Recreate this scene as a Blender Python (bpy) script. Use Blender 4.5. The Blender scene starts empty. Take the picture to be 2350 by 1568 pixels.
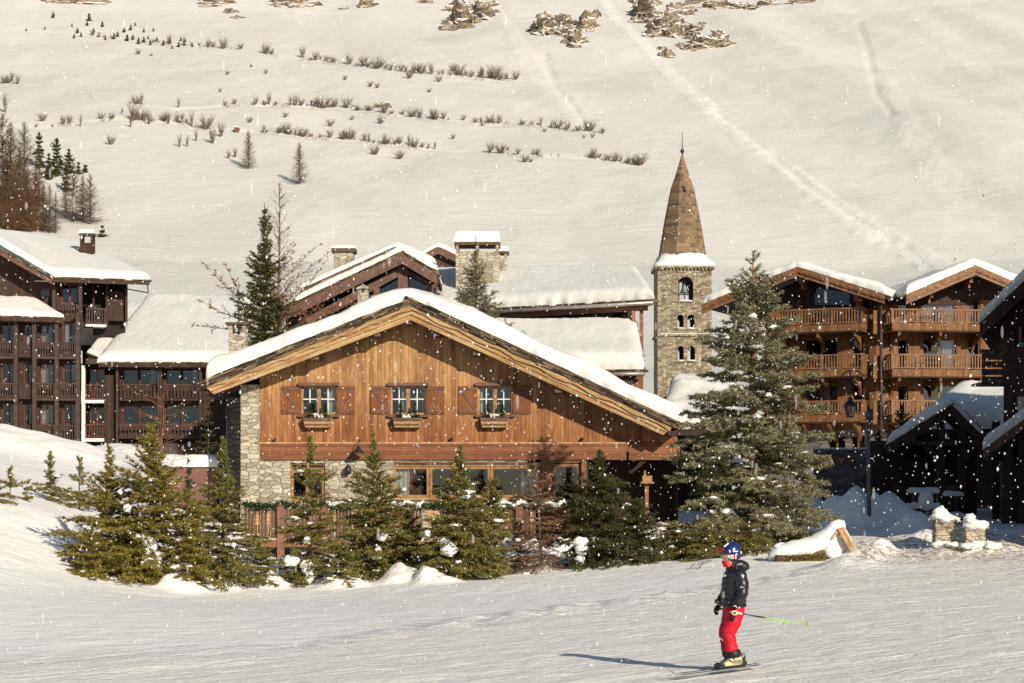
import bpy, bmesh, math, random
import numpy as np
from mathutils import Vector, Matrix, noise as mnoise
R_ = math.radians
scn = bpy.context.scene
col = scn.collection
# ------------------------------------------------------------------ camera, sky, sun, exposure
F = 4600.0; UC = 1175.0; VH = 1150.0; CZ = 2.3     # level telephoto camera with a vertical shift
cam_d = bpy.data.cameras.new("camera"); cam = bpy.data.objects.new("camera", cam_d); col.objects.link(cam)
cam.location = (0, 0, CZ); cam.rotation_euler = (R_(90), 0, 0)
cam_d.sensor_width = 36.0; cam_d.lens = 36.0 * F / 2350.0; cam_d.shift_y = (VH - 784.0) / 2350.0
cam_d.clip_start = 0.5; cam_d.clip_end = 5000
scn.camera = cam
SUN = Vector((0.55, -1.0, 0.465)).normalized()      # towards the sun
elev = math.asin(SUN.z); azim = math.atan2(SUN.x, SUN.y)
w = bpy.data.worlds.new("World"); scn.world = w; w.use_nodes = True
nt = w.node_tree; bg = nt.nodes["Background"]; sky = nt.nodes.new("ShaderNodeTexSky")
sky.sky_type = 'NISHITA'; sky.sun_disc = False; sky.sun_elevation = elev; sky.sun_rotation = azim
sky.altitude = 1800; sky.air_density = 1.0; sky.dust_density = 1.5
nt.links.new(sky.outputs[0], bg.inputs[0]); bg.inputs[1].default_value = 0.075
sl = bpy.data.lights.new("sun", 'SUN'); so = bpy.data.objects.new("sun", sl); col.objects.link(so)
so.rotation_euler = SUN.to_track_quat('Z', 'Y').to_euler(); so.location = (40, -60, 60)
sl.energy = 4.7; sl.angle = R_(0.55); sl.color = (1.0, 0.905, 0.765)
scn.view_settings.view_transform = 'Standard'; scn.view_settings.look = 'None'
scn.view_settings.exposure = 0.19; scn.view_settings.gamma = 1.0
scn.cycles.max_bounces = 6; scn.cycles.transparent_max_bounces = 12

def W(u, v, Y):
    return Vector(((u - UC) * Y / F, Y, CZ + (VH - v) * Y / F))

# ------------------------------------------------------------------ noise on arrays
_rs = np.random.RandomState(7); _perm = _rs.rand(256, 256)
def vn(x, y):
    x = np.asarray(x, float); y = np.asarray(y, float)
    xi = np.floor(x).astype(int); yi = np.floor(y).astype(int); fx = x - xi; fy = y - yi
    fx = fx * fx * (3 - 2 * fx); fy = fy * fy * (3 - 2 * fy)
    a = _perm[xi & 255, yi & 255]; b = _perm[(xi + 1) & 255, yi & 255]
    c = _perm[xi & 255, (yi + 1) & 255]; d = _perm[(xi + 1) & 255, (yi + 1) & 255]
    return (a * (1 - fx) + b * fx) * (1 - fy) + (c * (1 - fx) + d * fx) * fy - 0.5
def fbm(x, y, o=4):
    r = 0; a = 1.0
    for i in range(o):
        r = r + a * vn(x * 2 ** i + 17 * i, y * 2 ** i - 9 * i); a *= 0.5
    return r
def sst(a, b, x):
    t = np.clip((np.asarray(x, float) - a) / (b - a), 0, 1); return t * t * (3 - 2 * t)

# ------------------------------------------------------------------ terrain heights
ctrl = []
def cp(u, v, Y):
    p = W(u, v, Y); ctrl.append((p.x, p.y, p.z))
def cz(x, y, z): ctrl.append((x, y, z))
for x, z in ((-60, 0), (-20, -1.0), (0, -1.0), (20, 0.2), (60, 1)): cz(x, -40, z)
for x, z in ((-25, -.9), (-7, -.5), (-3, -.28), (0, -.12), (3, 0.0), (7, 0.3), (25, 1.2)): cz(x, 26, z)
for x, z in ((-25, -.9), (0, -.35), (25, .8)): cz(x, 8, z)
for u, v in ((0, 1420), (600, 1430), (1175, 1415), (1800, 1385), (2350, 1365)): cp(u, v, 40)
for u, v in ((0, 1275), (150, 1330), (400, 1372), (1000, 1362), (1600, 1322), (2000, 1305), (2350, 1295)): cp(u, v, 54)
for u, v in ((-100, 1120), (0, 1150), (150, 1190), (300, 1290), (700, 1322), (1200, 1308), (1600, 1280), (1950, 1258), (2350, 1252)): cp(u, v, 62)
for u, v in ((-50, 1075), (0, 1095), (200, 1130), (400, 1180), (600, 1270), (900, 1275), (1200, 1262), (1700, 1222), (2350, 1213)): cp(u, v, 75)
for u, v in ((-200, 975), (0, 992), (200, 1030), (380, 1045), (550, 1100), (900, 1110), (1300, 1110), (1900, 1140), (2350, 1150)): cp(u, v, 108)
for u, v in ((-200, 975), (0, 1000), (400, 1045), (900, 1080), (1400, 1080), (1900, 1110), (2350, 1130)): cp(u, v, 130)
cz(-60, 60, 6); cz(60, 60, 2.2); cz(-70, 100, 9); cz(70, 100, 3.5); cz(-70, 170, 10); cz(70, 170, 7); cz(0, 170, 7); cz(-60, 25, -.5); cz(60, 25, 2)
_C = np.array(ctrl)
def _tps(r2): return np.where(r2 > 1e-9, 0.5 * r2 * np.log(np.maximum(r2, 1e-9)), 0)
_n = len(_C); _K = _tps((_C[:, None, 0] - _C[None, :, 0]) ** 2 + (_C[:, None, 1] - _C[None, :, 1]) ** 2) + np.eye(_n) * 2.0
_P = np.c_[np.ones(_n), _C[:, :2]]
_A = np.zeros((_n + 3, _n + 3)); _A[:_n, :_n] = _K; _A[:_n, _n:] = _P; _A[_n:, :_n] = _P.T
_wt = np.linalg.solve(_A, np.r_[_C[:, 2], 0, 0, 0])
def gnd0(x, y):
    x = np.asarray(x, float); y = np.asarray(y, float); r = _wt[_n] + _wt[_n + 1] * x + _wt[_n + 2] * y
    for i in range(_n):
        r = r + _wt[i] * _tps((x - _C[i, 0]) ** 2 + (y - _C[i, 1]) ** 2)
    return r
MY = [100, 160, 250, 300, 370, 450, 600, 700, 900, 1100, 1500]
MZ = [3, 7.5, 19, 31, 48, 77, 130, 172, 268, 380, 560]
def mtn0(x, y):
    x = np.asarray(x, float); y = np.asarray(y, float)
    z = np.interp(y - 12 * vn(x / 90 + 3.3, y / 160), MY, MZ); amp = sst(170, 420, y)
    z = z + amp * (7 * vn(x / 120 + 5, y / 150) + 2.4 * vn(x / 45 + 1.7, y / 60) + .8 * vn(x / 16, y / 26))
    gx = x + y * .2; z = z + amp * sst(10, 80, x) * (5.0 * vn(gx / 30 + 9, y / 300) + 2.0 * vn(gx / 12, y / 160)) + amp * (1.3 * np.abs(vn((x + y * .35) / 30 + 2, y / 190)) * 2)
    z = z + amp * 0.035 * (x - 20) * sst(20, 140, x) * sst(300, 600, y)         # the right-hand flank rises
    return z
ROWS = [[(-40, 62), (60, 70), (180, 77), (300, 92), (430, 104), (520, 110), (650, 128), (790, 146), (930, 164), (1060, 174), (1185, 184)],
        [(-60, 180), (0, 188), (120, 202), (300, 238), (400, 250), (520, 243), (620, 241), (790, 248), (880, 260), (1000, 273), (1130, 283), (1250, 290), (1330, 302), (1400, 304)],
        [(-60, 292), (0, 290), (100, 292), (260, 272), (420, 282), (480, 296), (600, 302), (700, 313), (830, 322), (900, 332), (980, 339), (1080, 348), (1200, 356), (1350, 362), (1480, 378)]]
TRACKS = [([(1370, -10), (1420, 50), (1500, 130), (1640, 262), (1770, 365), (1900, 465), (2000, 530), (2120, 592), (2230, 625)], [2.2, 2.5, 2.5, 3, 3.2, 3.5, 4, 4, 3.5], 1.0),
          ([(1120, -10), (1160, 50), (1195, 110), (1260, 200), (1345, 292)], [1.5, 2, 3.2, 4, 3], 0.6),
          ([(2040, 180), (2085, 300), (2150, 395), (2210, 470)], [1.5, 3, 4, 3], .5),
          ([(2060, 0), (2200, 110), (2350, 230), (2450, 300)], [3, 4, 4, 5], .4)]
_rowd = None; _trkd = None
def mhit0(u, v, f):
    ys = np.linspace(165, 1300, 4000); z = f((u - UC) * ys / F, ys); g = z - (CZ + (VH - v) * ys / F)
    k = np.argmax(g > 0); return ((u - UC) * ys[k] / F, ys[k])
_rowd = [np.array([mhit0(u, v, mtn0) for u, v in r]) for r in ROWS]
_trkd = [(np.array([mhit0(u, v, mtn0) for u, v in p]), ww, a) for p, ww, a in TRACKS]
_crs = [np.array([mhit0(u, v, mtn0) for u, v in p]) for p in ([(1968, 50), (1990, 110), (2003, 170), (2012, 215), (2048, 262)], [(1640, 252), (1760, 345), (1850, 425), (1960, 500), (2080, 565)], [(1250, 120), (1275, 200), (1360, 300)])]
def trackmask(x, y):
    m = np.zeros_like(np.asarray(x, float))
    for P, ww, a in _trkd:
        for i in range(len(P) - 1):
            d = P[i + 1] - P[i]; L2 = (d ** 2).sum(); t = np.clip(((x - P[i, 0]) * d[0] + (y - P[i, 1]) * d[1]) / L2, 0, 1)
            dist = np.hypot(x - P[i, 0] - t * d[0], y - P[i, 1] - t * d[1]); wd = ww[i] * (1 - t) + ww[i + 1] * t
            m = np.maximum(m, a * (1 - sst(.55, 1.35, dist / wd + .45 * vn(x / 3.2, y / 5) + .3 * vn(x / 1.1, y / 1.6))))
    return m
def mtn(x, y, fine=True):
    z = mtn0(x, y)
    for P in _rowd:
        o = np.argsort(P[:, 0]); yr = np.interp(x, P[o, 0], P[o, 1]); s = y - yr
        fade = sst(P[:, 0].min() - 2, P[:, 0].min() + 4, x) * (1 - sst(P[:, 0].max() - 12, P[:, 0].max(), x))
        z = z + fade * (.45 + .5 * vn(x / 14, y / 9)) * (-.7 * np.exp(-((s + 1.2) / 1.8) ** 2) + .25 * np.exp(-((s - 2) / 2.4) ** 2))
    for P in _crs:
        dm = np.full(np.shape(z), 1e3)
        for i in range(len(P) - 1):
            d = P[i + 1] - P[i]; t = np.clip(((x - P[i, 0]) * d[0] + (y - P[i, 1]) * d[1]) / (d ** 2).sum(), 0, 1); dm = np.minimum(dm, np.hypot(x - P[i, 0] - t * d[0], y - P[i, 1] - t * d[1]))
        z = z - .38 * np.exp(-(dm / 1.1) ** 2) * (1 + vn(x / 4, y / 9))
    if fine:
        m = trackmask(x, y); z = z + m * (.10 + .26 * fbm(x / 1.0 + y / 7, y / 2.4, 4) + .5 * vn(x / 6, y / 11))
        m2 = sst(180, 350, y); z = z + m2 * .22 * fbm(x / 5, y / 9, 3)
    return z
MOUNDS = []   # (x, y, radius, height)
def gnd(x, y):
    x = np.asarray(x, float); y = np.asarray(y, float); z = gnd0(x, y)
    a = sst(45, 62, y)
    z = z + (.10 * fbm(x / 3.1, y / 3.7, 3)) * (.3 + a) + .015 * vn(x / .5, y / .9)
    for (mx, my, r, h) in MOUNDS:
        d2 = ((x - mx) ** 2 + (y - my) ** 2) / (r * r)
        z = z + h * np.exp(-(d2 * 1.5) ** 1.5) * (1.15 + (.9 if r < .86 else .3) * vn(x * 2.1 / r + mx, y * 2.1 / r) + .35 * vn(x * 5 / r + mx, y * 5 / r))
    return z
def terr(x, y, fine=False):
    t = sst(135, 175, y); return gnd(x, y) * (1 - t) + mtn(x, y, fine) * t
def hit(u, v, y0=12, y1=1300):
    ys = np.concatenate([np.arange(y0, 170, .05), np.arange(max(170, y0), y1, .4)]) if y0 < 170 else np.arange(y0, y1, .3)
    z = terr((u - UC) * ys / F, ys); g = z - (CZ + (VH - v) * ys / F)
    k = int(np.argmax(g > 0)); y = ys[k]; x = (u - UC) * y / F
    return Vector((x, y, float(z[k])))
def gz(x, y): return float(terr(np.array([x]), np.array([y]))[0])

# ------------------------------------------------------------------ object helpers
def tag(o, label=None, cat=None, group=None, kind=None):
    if label: o['label'] = label
    if cat: o['category'] = cat
    if group: o['group'] = group
    if kind: o['kind'] = kind
    return o
def thing(name, label, cat, loc, rz=0.0, group=None):
    o = bpy.data.objects.new(name, None); col.objects.link(o); o.location = loc; o.rotation_euler = (0, 0, rz)
    o.empty_display_size = .3; tag(o, label, cat, group); return o
def minv(root):
    if root is None: return Matrix.Identity(4)
    m = Matrix.LocRotScale(root.location, root.rotation_euler, None)
    if root.parent: m = minv(root.parent).inverted() @ m
    return m.inverted()
class MB:
    def __init__(s): s.v = []; s.f = []
    def add(s, vs, fs):
        b = len(s.v); s.v += [tuple(p) for p in vs]; s.f += [tuple(b + i for i in f) for f in fs]; return s
    def box8(s, P): # P: 4 bottom ccw, 4 top
        return s.add(P, [(0, 3, 2, 1), (4, 5, 6, 7), (0, 1, 5, 4), (1, 2, 6, 5), (2, 3, 7, 6), (3, 0, 4, 7)])
    def box(s, x0, x1, y0, y1, z0, z1):
        return s.box8([(x0, y0, z0), (x1, y0, z0), (x1, y1, z0), (x0, y1, z0), (x0, y0, z1), (x1, y0, z1), (x1, y1, z1), (x0, y1, z1)])
    def bar(s, p, q, w, h, up=(0, 0, 1)):
        p = Vector(p); q = Vector(q); d = (q - p).normalized(); sd = d.cross(Vector(up))
        if sd.length < 1e-4: sd = d.cross(Vector((1, 0, 0)))
        sd.normalize(); n = sd.cross(d); a = sd * w / 2; b = n * h / 2
        return s.box8([p - a - b, p + a - b, q + a - b, q - a - b, p - a + b, p + a + b, q + a + b, q - a + b])
    def prism(s, poly, ext): # poly list of 3D points, ext vector
        n = len(poly); e = Vector(ext); P = [Vector(p) for p in poly]; b = len(s.v)
        s.v += [tuple(p) for p in P] + [tuple(p + e) for p in P]
        s.f.append(tuple(b + i for i in range(n))[::-1]); s.f.append(tuple(b + n + i for i in range(n)))
        for i in range(n): j = (i + 1) % n; s.f.append((b + i, b + j, b + n + j, b + n + i))
        return s
    def poly(s, pts): return s.add(pts, [tuple(range(len(pts)))])
    def tube(s, pts, rad, n=6, cap=True):
        pts = [Vector(p) for p in pts]; b = len(s.v); m = len(pts)
        if not hasattr(rad, '__len__'): rad = [rad] * m
        for i, p in enumerate(pts):
            d = (pts[min(i + 1, m - 1)] - pts[max(i - 1, 0)]).normalized()
            a = d.cross(Vector((0.13, 0.21, 1))); 
            if a.length < .1: a = d.cross(Vector((1, 0, 0)))
            a.normalize(); c = d.cross(a)
            for k in range(n):
                t = 2 * math.pi * k / n; s.v.append(tuple(p + (a * math.cos(t) + c * math.sin(t)) * rad[i]))
        for i in range(m - 1):
            for k in range(n):
                l = (k + 1) % n; s.f.append((b + i * n + k, b + i * n + l, b + (i + 1) * n + l, b + (i + 1) * n + k))
        if cap: s.f.append(tuple(b + k for k in range(n))[::-1]); s.f.append(tuple(b + (m - 1) * n + k for k in range(n)))
        return s
    def loft(s, rings, cap=True): # list of rings, each a list of points (same count)
        b = len(s.v); n = len(rings[0])
        for r in rings: s.v += [tuple(p) for p in r]
        for i in range(len(rings) - 1):
            for k in range(n):
                l = (k + 1) % n; s.f.append((b + i * n + k, b + i * n + l, b + (i + 1) * n + l, b + (i + 1) * n + k))
        if cap: s.f.append(tuple(b + k for k in range(n))[::-1]); s.f.append(tuple(b + (len(rings) - 1) * n + k for k in range(n)))
        return s
    def lathe(s, prof, c=(0, 0, 0), n=12, sx=1, sy=1):
        c = Vector(c)
        return s.loft([[c + Vector((sx * r * math.cos(2 * math.pi * k / n), sy * r * math.sin(2 * math.pi * k / n), z)) for k in range(n)] for r, z in prof])
    def blob(s, c, r, seed=0, nz=.25, nf=1.2, seg=10, rings=7, flat=0.0):
        c = Vector(c); rr = r if hasattr(r, '__len__') else (r, r, r); b = len(s.v); so_ = Vector((seed * 3.7, seed * 1.3, seed * 7.1))
        P = []
        for i in range(rings + 1):
            ph = math.pi * i / rings
            for k in range(seg if 0 < i < rings else 1):
                th = 2 * math.pi * k / seg + (i % 2) * math.pi / seg
                d = Vector((math.sin(ph) * math.cos(th), math.sin(ph) * math.sin(th), math.cos(ph)))
                m = 1 + nz * mnoise.noise(d * nf + so_) * 2
                q = Vector((d.x * rr[0], d.y * rr[1], d.z * rr[2])) * m
                if flat and q.z < -flat * rr[2]: q.z = -flat * rr[2]
                P.append(c + q)
        s.v += [tuple(p) for p in P]
        def idx(i, k): return b if i == 0 else (b + 1 + (rings - 1) * seg if i == rings else b + 1 + (i - 1) * seg + k % seg)
        for i in range(rings):
            for k in range(seg):
                if i == 0: s.f.append((idx(0, 0), idx(1, k), idx(1, k + 1)))
                elif i == rings - 1: s.f.append((idx(i, k), idx(rings, 0), idx(i, k + 1)))
                elif i % 2: s.f.append((idx(i, k), idx(i + 1, k), idx(i, k + 1))); s.f.append((idx(i + 1, k), idx(i + 1, k + 1), idx(i, k + 1)))
                else: s.f.append((idx(i, k), idx(i + 1, k), idx(i + 1, k + 1))); s.f.append((idx(i, k), idx(i + 1, k + 1), idx(i, k + 1)))
        return s
    def build(s, name, mat, root=None, smooth=False, bevel=0, label=None):
        me = bpy.data.meshes.new(name); im = minv(root)
        me.from_pydata([tuple(im @ Vector(p)) for p in s.v], [], s.f)
        me.materials.append(mat); me.update()
        if smooth: me.polygons.foreach_set('use_smooth', [True] * len(me.polygons))
        o = bpy.data.objects.new(name, me); col.objects.link(o)
        if root: o.parent = root
        if bevel:
            bv = o.modifiers.new('bevel', 'BEVEL'); bv.width = bevel; bv.segments = 2; bv.limit_method = 'ANGLE'
        if label: o['label'] = label
        return o
def np_obj(name, V, Fc, mat, root=None, smooth=False):
    """V (n,3), Fc (m,k) arrays in the root's local space"""
    me = bpy.data.meshes.new(name); V = np.asarray(V, np.float32); Fc = np.asarray(Fc, np.int32); k = Fc.shape[1]
    me.vertices.add(len(V)); me.vertices.foreach_set('co', V.ravel()); me.loops.add(Fc.size); me.loops.foreach_set('vertex_index', Fc.ravel())
    me.polygons.add(len(Fc)); me.polygons.foreach_set('loop_start', np.arange(0, Fc.size, k, dtype=np.int32))
    me.polygons.foreach_set('loop_total', np.full(len(Fc), k, np.int32)); me.update(calc_edges=True); me.validate()
    if smooth: me.polygons.foreach_set('use_smooth', np.ones(len(me.polygons), bool))
    me.materials.append(mat); o = bpy.data.objects.new(name, me); col.objects.link(o)
    if root: o.parent = root
    return o
def copy_tree(o, parent=None):
    c = o.copy(); col.objects.link(c); c.parent = parent
    for ch in list(o.children): copy_tree(ch, c)
    return c
class PL:
    """a vertical wall plane between two picture columns at two depths; n points towards the camera side"""
    def __init__(s, uA, YA, uB, YB):
        a = Vector(((uA - UC) * YA / F, YA)); b = Vector(((uB - UC) * YB / F, YB))
        s.o = a; s.t = (b - a).normalized(); s.n = Vector((s.t.y, -s.t.x)); s.ang = math.atan2(s.t.y, s.t.x); s.L = (b - a).length
    def s_(s, u):
        r = Vector(((u - UC) / F, 1.0)); # point = k r ; (k r - o).n = 0
        k = s.o.dot(s.n) / r.dot(s.n); return (r * k - s.o).dot(s.t), k
    def z_(s, u, v): k = s.s_(u)[1]; return CZ + (VH - v) * k / F
    def pt(s, sv, z, d=0): p = s.o + s.t * sv + s.n * d; return Vector((p.x, p.y, z))
    def P(s, u, v, d=0): return s.pt(s.s_(u)[0], s.z_(u, v), d)
    def box(s, mb, u0, u1, v0, v1, d0, d1, zr=None):
        a = s.s_(u0)[0]; b = s.s_(u1)[0]; um = (u0 + u1) / 2 if zr is None else zr
        zt = s.z_(um, v0); zb = s.z_(um, v1); return s.sbox(mb, a, b, zb, zt, d0, d1)
    def sbox(s, mb, a, b, zb, zt, d0, d1):
        q = lambda x, d, z: s.pt(x, z, d)
        return mb.box8([q(a, d1, zb), q(b, d1, zb), q(b, d0, zb), q(a, d0, zb), q(a, d1, zt), q(b, d1, zt), q(b, d0, zt), q(a, d0, zt)])
    def wall(s, mb, a, b, zb, zt, holes, rev=.25):
        """sheet with rectangular openings (s0,s1,z0,z1) and reveals"""
        xs = sorted({a, b, *[h[0] for h in holes], *[h[1] for h in holes]}); zs = sorted({zb, zt, *[h[2] for h in holes], *[h[3] for h in holes]})
        xs = [x for x in xs if a <= x <= b]; zs = [z for z in zs if zb <= z <= zt]
        for i in range(len(xs) - 1):
            for j in range(len(zs) - 1):
                cx = (xs[i] + xs[i + 1]) / 2; cz_ = (zs[j] + zs[j + 1]) / 2
                if any(h[0] < cx < h[1] and h[2] < cz_ < h[3] for h in holes): continue
                mb.poly([s.pt(xs[i], zs[j]), s.pt(xs[i + 1], zs[j]), s.pt(xs[i + 1], zs[j + 1]), s.pt(xs[i], zs[j + 1])])
        for h in holes:
            c = [(h[0], h[2]), (h[1], h[2]), (h[1], h[3]), (h[0], h[3])]
            for i in range(4):
                p, q = c[i], c[(i + 1) % 4]
                mb.poly([s.pt(p[0], p[1]), s.pt(q[0], q[1]), s.pt(q[0], q[1], -rev), s.pt(p[0], p[1], -rev)])

# ------------------------------------------------------------------ materials
def newmat(name):
    m = bpy.data.materials.new(name); m.use_nodes = True; nt = m.node_tree; return m, nt, nt.nodes["Principled BSDF"]
def N(nt, t, **kw):
    n = nt.nodes.new(t)
    for k, v in kw.items():
        if k.startswith('i_'):
            key = k[2:]; key = int(key) if key.isdigit() else key; n.inputs[key].default_value = v
        else: setattr(n, k, v)
    return n
def coords(nt, scale=(1, 1, 1), rot=(0, 0, 0), kind='Object'):
    tc = N(nt, 'ShaderNodeTexCoord'); mp = N(nt, 'ShaderNodeMapping'); nt.links.new(tc.outputs[kind], mp.inputs[0])
    mp.inputs['Scale'].default_value = scale; mp.inputs['Rotation'].default_value = rot; return mp.outputs[0]
def coordsT(nt, ang, sc):
    tc = N(nt, 'ShaderNodeTexCoord'); mp = N(nt, 'ShaderNodeMapping', vector_type='TEXTURE'); nt.links.new(tc.outputs['Object'], mp.inputs[0])
    mp.inputs['Rotation'].default_value = (0, 0, R_(ang)); mp.inputs['Scale'].default_value = sc; return mp.outputs[0]
def ramp(nt, fac, stops):
    r = N(nt, 'ShaderNodeValToRGB'); nt.links.new(fac, r.inputs[0]); e = r.color_ramp.elements
    while len(e) < len(stops): e.new(.5)
    for i, (p, c) in enumerate(stops): e[i].position = p; e[i].color = (c[0], c[1], c[2], 1) if hasattr(c, '__len__') else (c, c, c, 1)
    return r.outputs[0]
def noise(nt, vec, scale, detail=4, rough=.55, dist=0):
    n = N(nt, 'ShaderNodeTexNoise'); n.inputs['Scale'].default_value = scale; n.inputs['Detail'].default_value = detail
    n.inputs['Roughness'].default_value = rough; n.inputs['Distortion'].default_value = dist
    if vec: nt.links.new(vec, n.inputs['Vector'])
    return n.outputs['Fac']
def mix(nt, fac, a, b, mode='MIX'):
    m = N(nt, 'ShaderNodeMix', data_type='RGBA', blend_type=mode)
    for sock, val in ((m.inputs[0], fac), (m.inputs[6], a), (m.inputs[7], b)):
        if hasattr(val, 'is_output') or isinstance(val, bpy.types.NodeSocket): nt.links.new(val, sock)
        elif hasattr(val, '__len__'): sock.default_value = (val[0], val[1], val[2], 1)
        else: sock.default_value = val
    return m.outputs[2]
def math_(nt, op, a, b=None, c=None):
    m = N(nt, 'ShaderNodeMath', operation=op)
    for i, val in enumerate((a, b, c)):
        if val is None: continue
        if isinstance(val, bpy.types.NodeSocket): nt.links.new(val, m.inputs[i])
        else: m.inputs[i].default_value = val
    return m.outputs[0]
def bump(nt, bs, h, strength=.5, dist=.02):
    b = N(nt, 'ShaderNodeBump'); b.inputs['Strength'].default_value = strength; b.inputs['Distance'].default_value = dist
    nt.links.new(h, b.inputs['Height']); nt.links.new(b.outputs[0], bs.inputs['Normal'])
def attr(nt, name): return N(nt, 'ShaderNodeAttribute', attribute_name=name).outputs['Fac']

def m_plain(name, c, rough=.6, var=.25, scale=6, bumpd=0, spec=.3, metal=0):
    m, nt, b = newmat(name); v = coords(nt); n = noise(nt, v, scale)
    d = [x * (1 - var) for x in c]; l = [min(1, x * (1 + var)) for x in c]
    nt.links.new(ramp(nt, n, [(.3, d), (.7, l)]), b.inputs['Base Color']); b.inputs['Roughness'].default_value = rough
    b.inputs['Specular IOR Level'].default_value = spec; b.inputs['Metallic'].default_value = metal
    if bumpd: bump(nt, b, noise(nt, v, scale * 3), .6, bumpd)
    return m
def m_snow(name, c=(.86, .845, .80), sc=1.0, bd=.02, fine=40):
    m, nt, b = newmat(name); v = coords(nt); n = noise(nt, v, 1.3 * sc, 5)
    nt.links.new(ramp(nt, n, [(.3, [x * .96 for x in c]), (.7, [min(1, x * 1.03) for x in c])]), b.inputs['Base Color'])
    b.inputs['Roughness'].default_value = .75; b.inputs['Specular IOR Level'].default_value = .15
    h = math_(nt, 'ADD', math_(nt, 'MULTIPLY', noise(nt, v, 3 * sc, 3), 1.0), math_(nt, 'MULTIPLY', noise(nt, v, fine, 2), .15))
    bump(nt, b, h, .6, bd * 3); return m
def m_plank(name, cA, cB, width=.18, axis='X', seam=.35, rough=.7, gradient=None, grain=(1, 1), spec=.2, stain=.5):
    """boards; axis = direction across the boards in object space"""
    m, nt, b = newmat(name); tc = N(nt, 'ShaderNodeTexCoord'); sp = N(nt, 'ShaderNodeSeparateXYZ'); nt.links.new(tc.outputs['Object'], sp.inputs[0])
    ax = {'X': 0, 'Y': 1, 'Z': 2}[axis]; x = sp.outputs[ax]
    if axis == 'X': x = math_(nt, 'ADD', x, math_(nt, 'MULTIPLY', sp.outputs[1], 1.0))
    q = math_(nt, 'DIVIDE', x, width); fl = math_(nt, 'FLOOR', q); fr = math_(nt, 'FRACT', q)
    wn = N(nt, 'ShaderNodeTexWhiteNoise', noise_dimensions='1D'); nt.links.new(fl, wn.inputs['W'])
    sc = [4, 4, 4]; sc2 = [60, 60, 60]
    for i in range(3):
        if (axis == 'X' and i == 2) or (axis == 'Z' and i == 0): sc[i] = .7; sc2[i] = 1.5
    cb = N(nt, 'ShaderNodeCombineXYZ'); nt.links.new(wn.outputs['Value'], cb.inputs[0]); nt.links.new(wn.outputs['Value'], cb.inputs[1])
    va = N(nt, 'ShaderNodeVectorMath', operation='MULTIPLY'); nt.links.new(tc.outputs['Object'], va.inputs[0]); va.inputs[1].default_value = sc
    vb = N(nt, 'ShaderNodeVectorMath', operation='MULTIPLY_ADD'); nt.links.new(cb.outputs[0], vb.inputs[0]); vb.inputs[1].default_value = (31, 17, 5); nt.links.new(va.outputs[0], vb.inputs[2])
    g1 = noise(nt, vb.outputs[0], 1.6, 5, .65, .6)
    vc = N(nt, 'ShaderNodeVectorMath', operation='MULTIPLY'); nt.links.new(tc.outputs['Object'], vc.inputs[0]); vc.inputs[1].default_value = sc2
    g2 = noise(nt, vc.outputs[0], 1.0, 3)
    f = math_(nt, 'ADD', math_(nt, 'MULTIPLY', g1, .75), math_(nt, 'MULTIPLY', wn.outputs['Value'], .28))
    f = math_(nt, 'ADD', f, math_(nt, 'MULTIPLY', g2, .42)); 
    c = ramp(nt, f, [(.42, cB), (.92, cA)])
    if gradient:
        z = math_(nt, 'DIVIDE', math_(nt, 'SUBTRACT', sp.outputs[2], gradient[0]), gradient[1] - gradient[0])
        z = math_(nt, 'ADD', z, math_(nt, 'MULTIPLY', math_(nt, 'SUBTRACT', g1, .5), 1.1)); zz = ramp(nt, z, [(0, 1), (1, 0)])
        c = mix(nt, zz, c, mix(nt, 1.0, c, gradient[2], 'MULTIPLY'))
    st = noise(nt, coords(nt, (1, 1, .35)), 1.1, 4, .6); c = mix(nt, math_(nt, 'MULTIPLY', ramp(nt, st, [(.45, 0), (.7, 1)]), stain), c, mix(nt, 1.0, c, (.6, .5, .45), 'MULTIPLY'))
    e = math_(nt, 'MINIMUM', fr, math_(nt, 'SUBTRACT', 1, fr)); sm = ramp(nt, e, [(0, 0), (.06, 1)])
    c = mix(nt, math_(nt, 'MULTIPLY', math_(nt, 'SUBTRACT', 1, sm), seam + .3), c, (0.01, .006, .004)); nt.links.new(c, b.inputs['Base Color'])
    b.inputs['Roughness'].default_value = rough; b.inputs['Specular IOR Level'].default_value = spec
    bump(nt, b, math_(nt, 'ADD', sm, math_(nt, 'MULTIPLY', g2, .3)), .7, .012); return m
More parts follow.
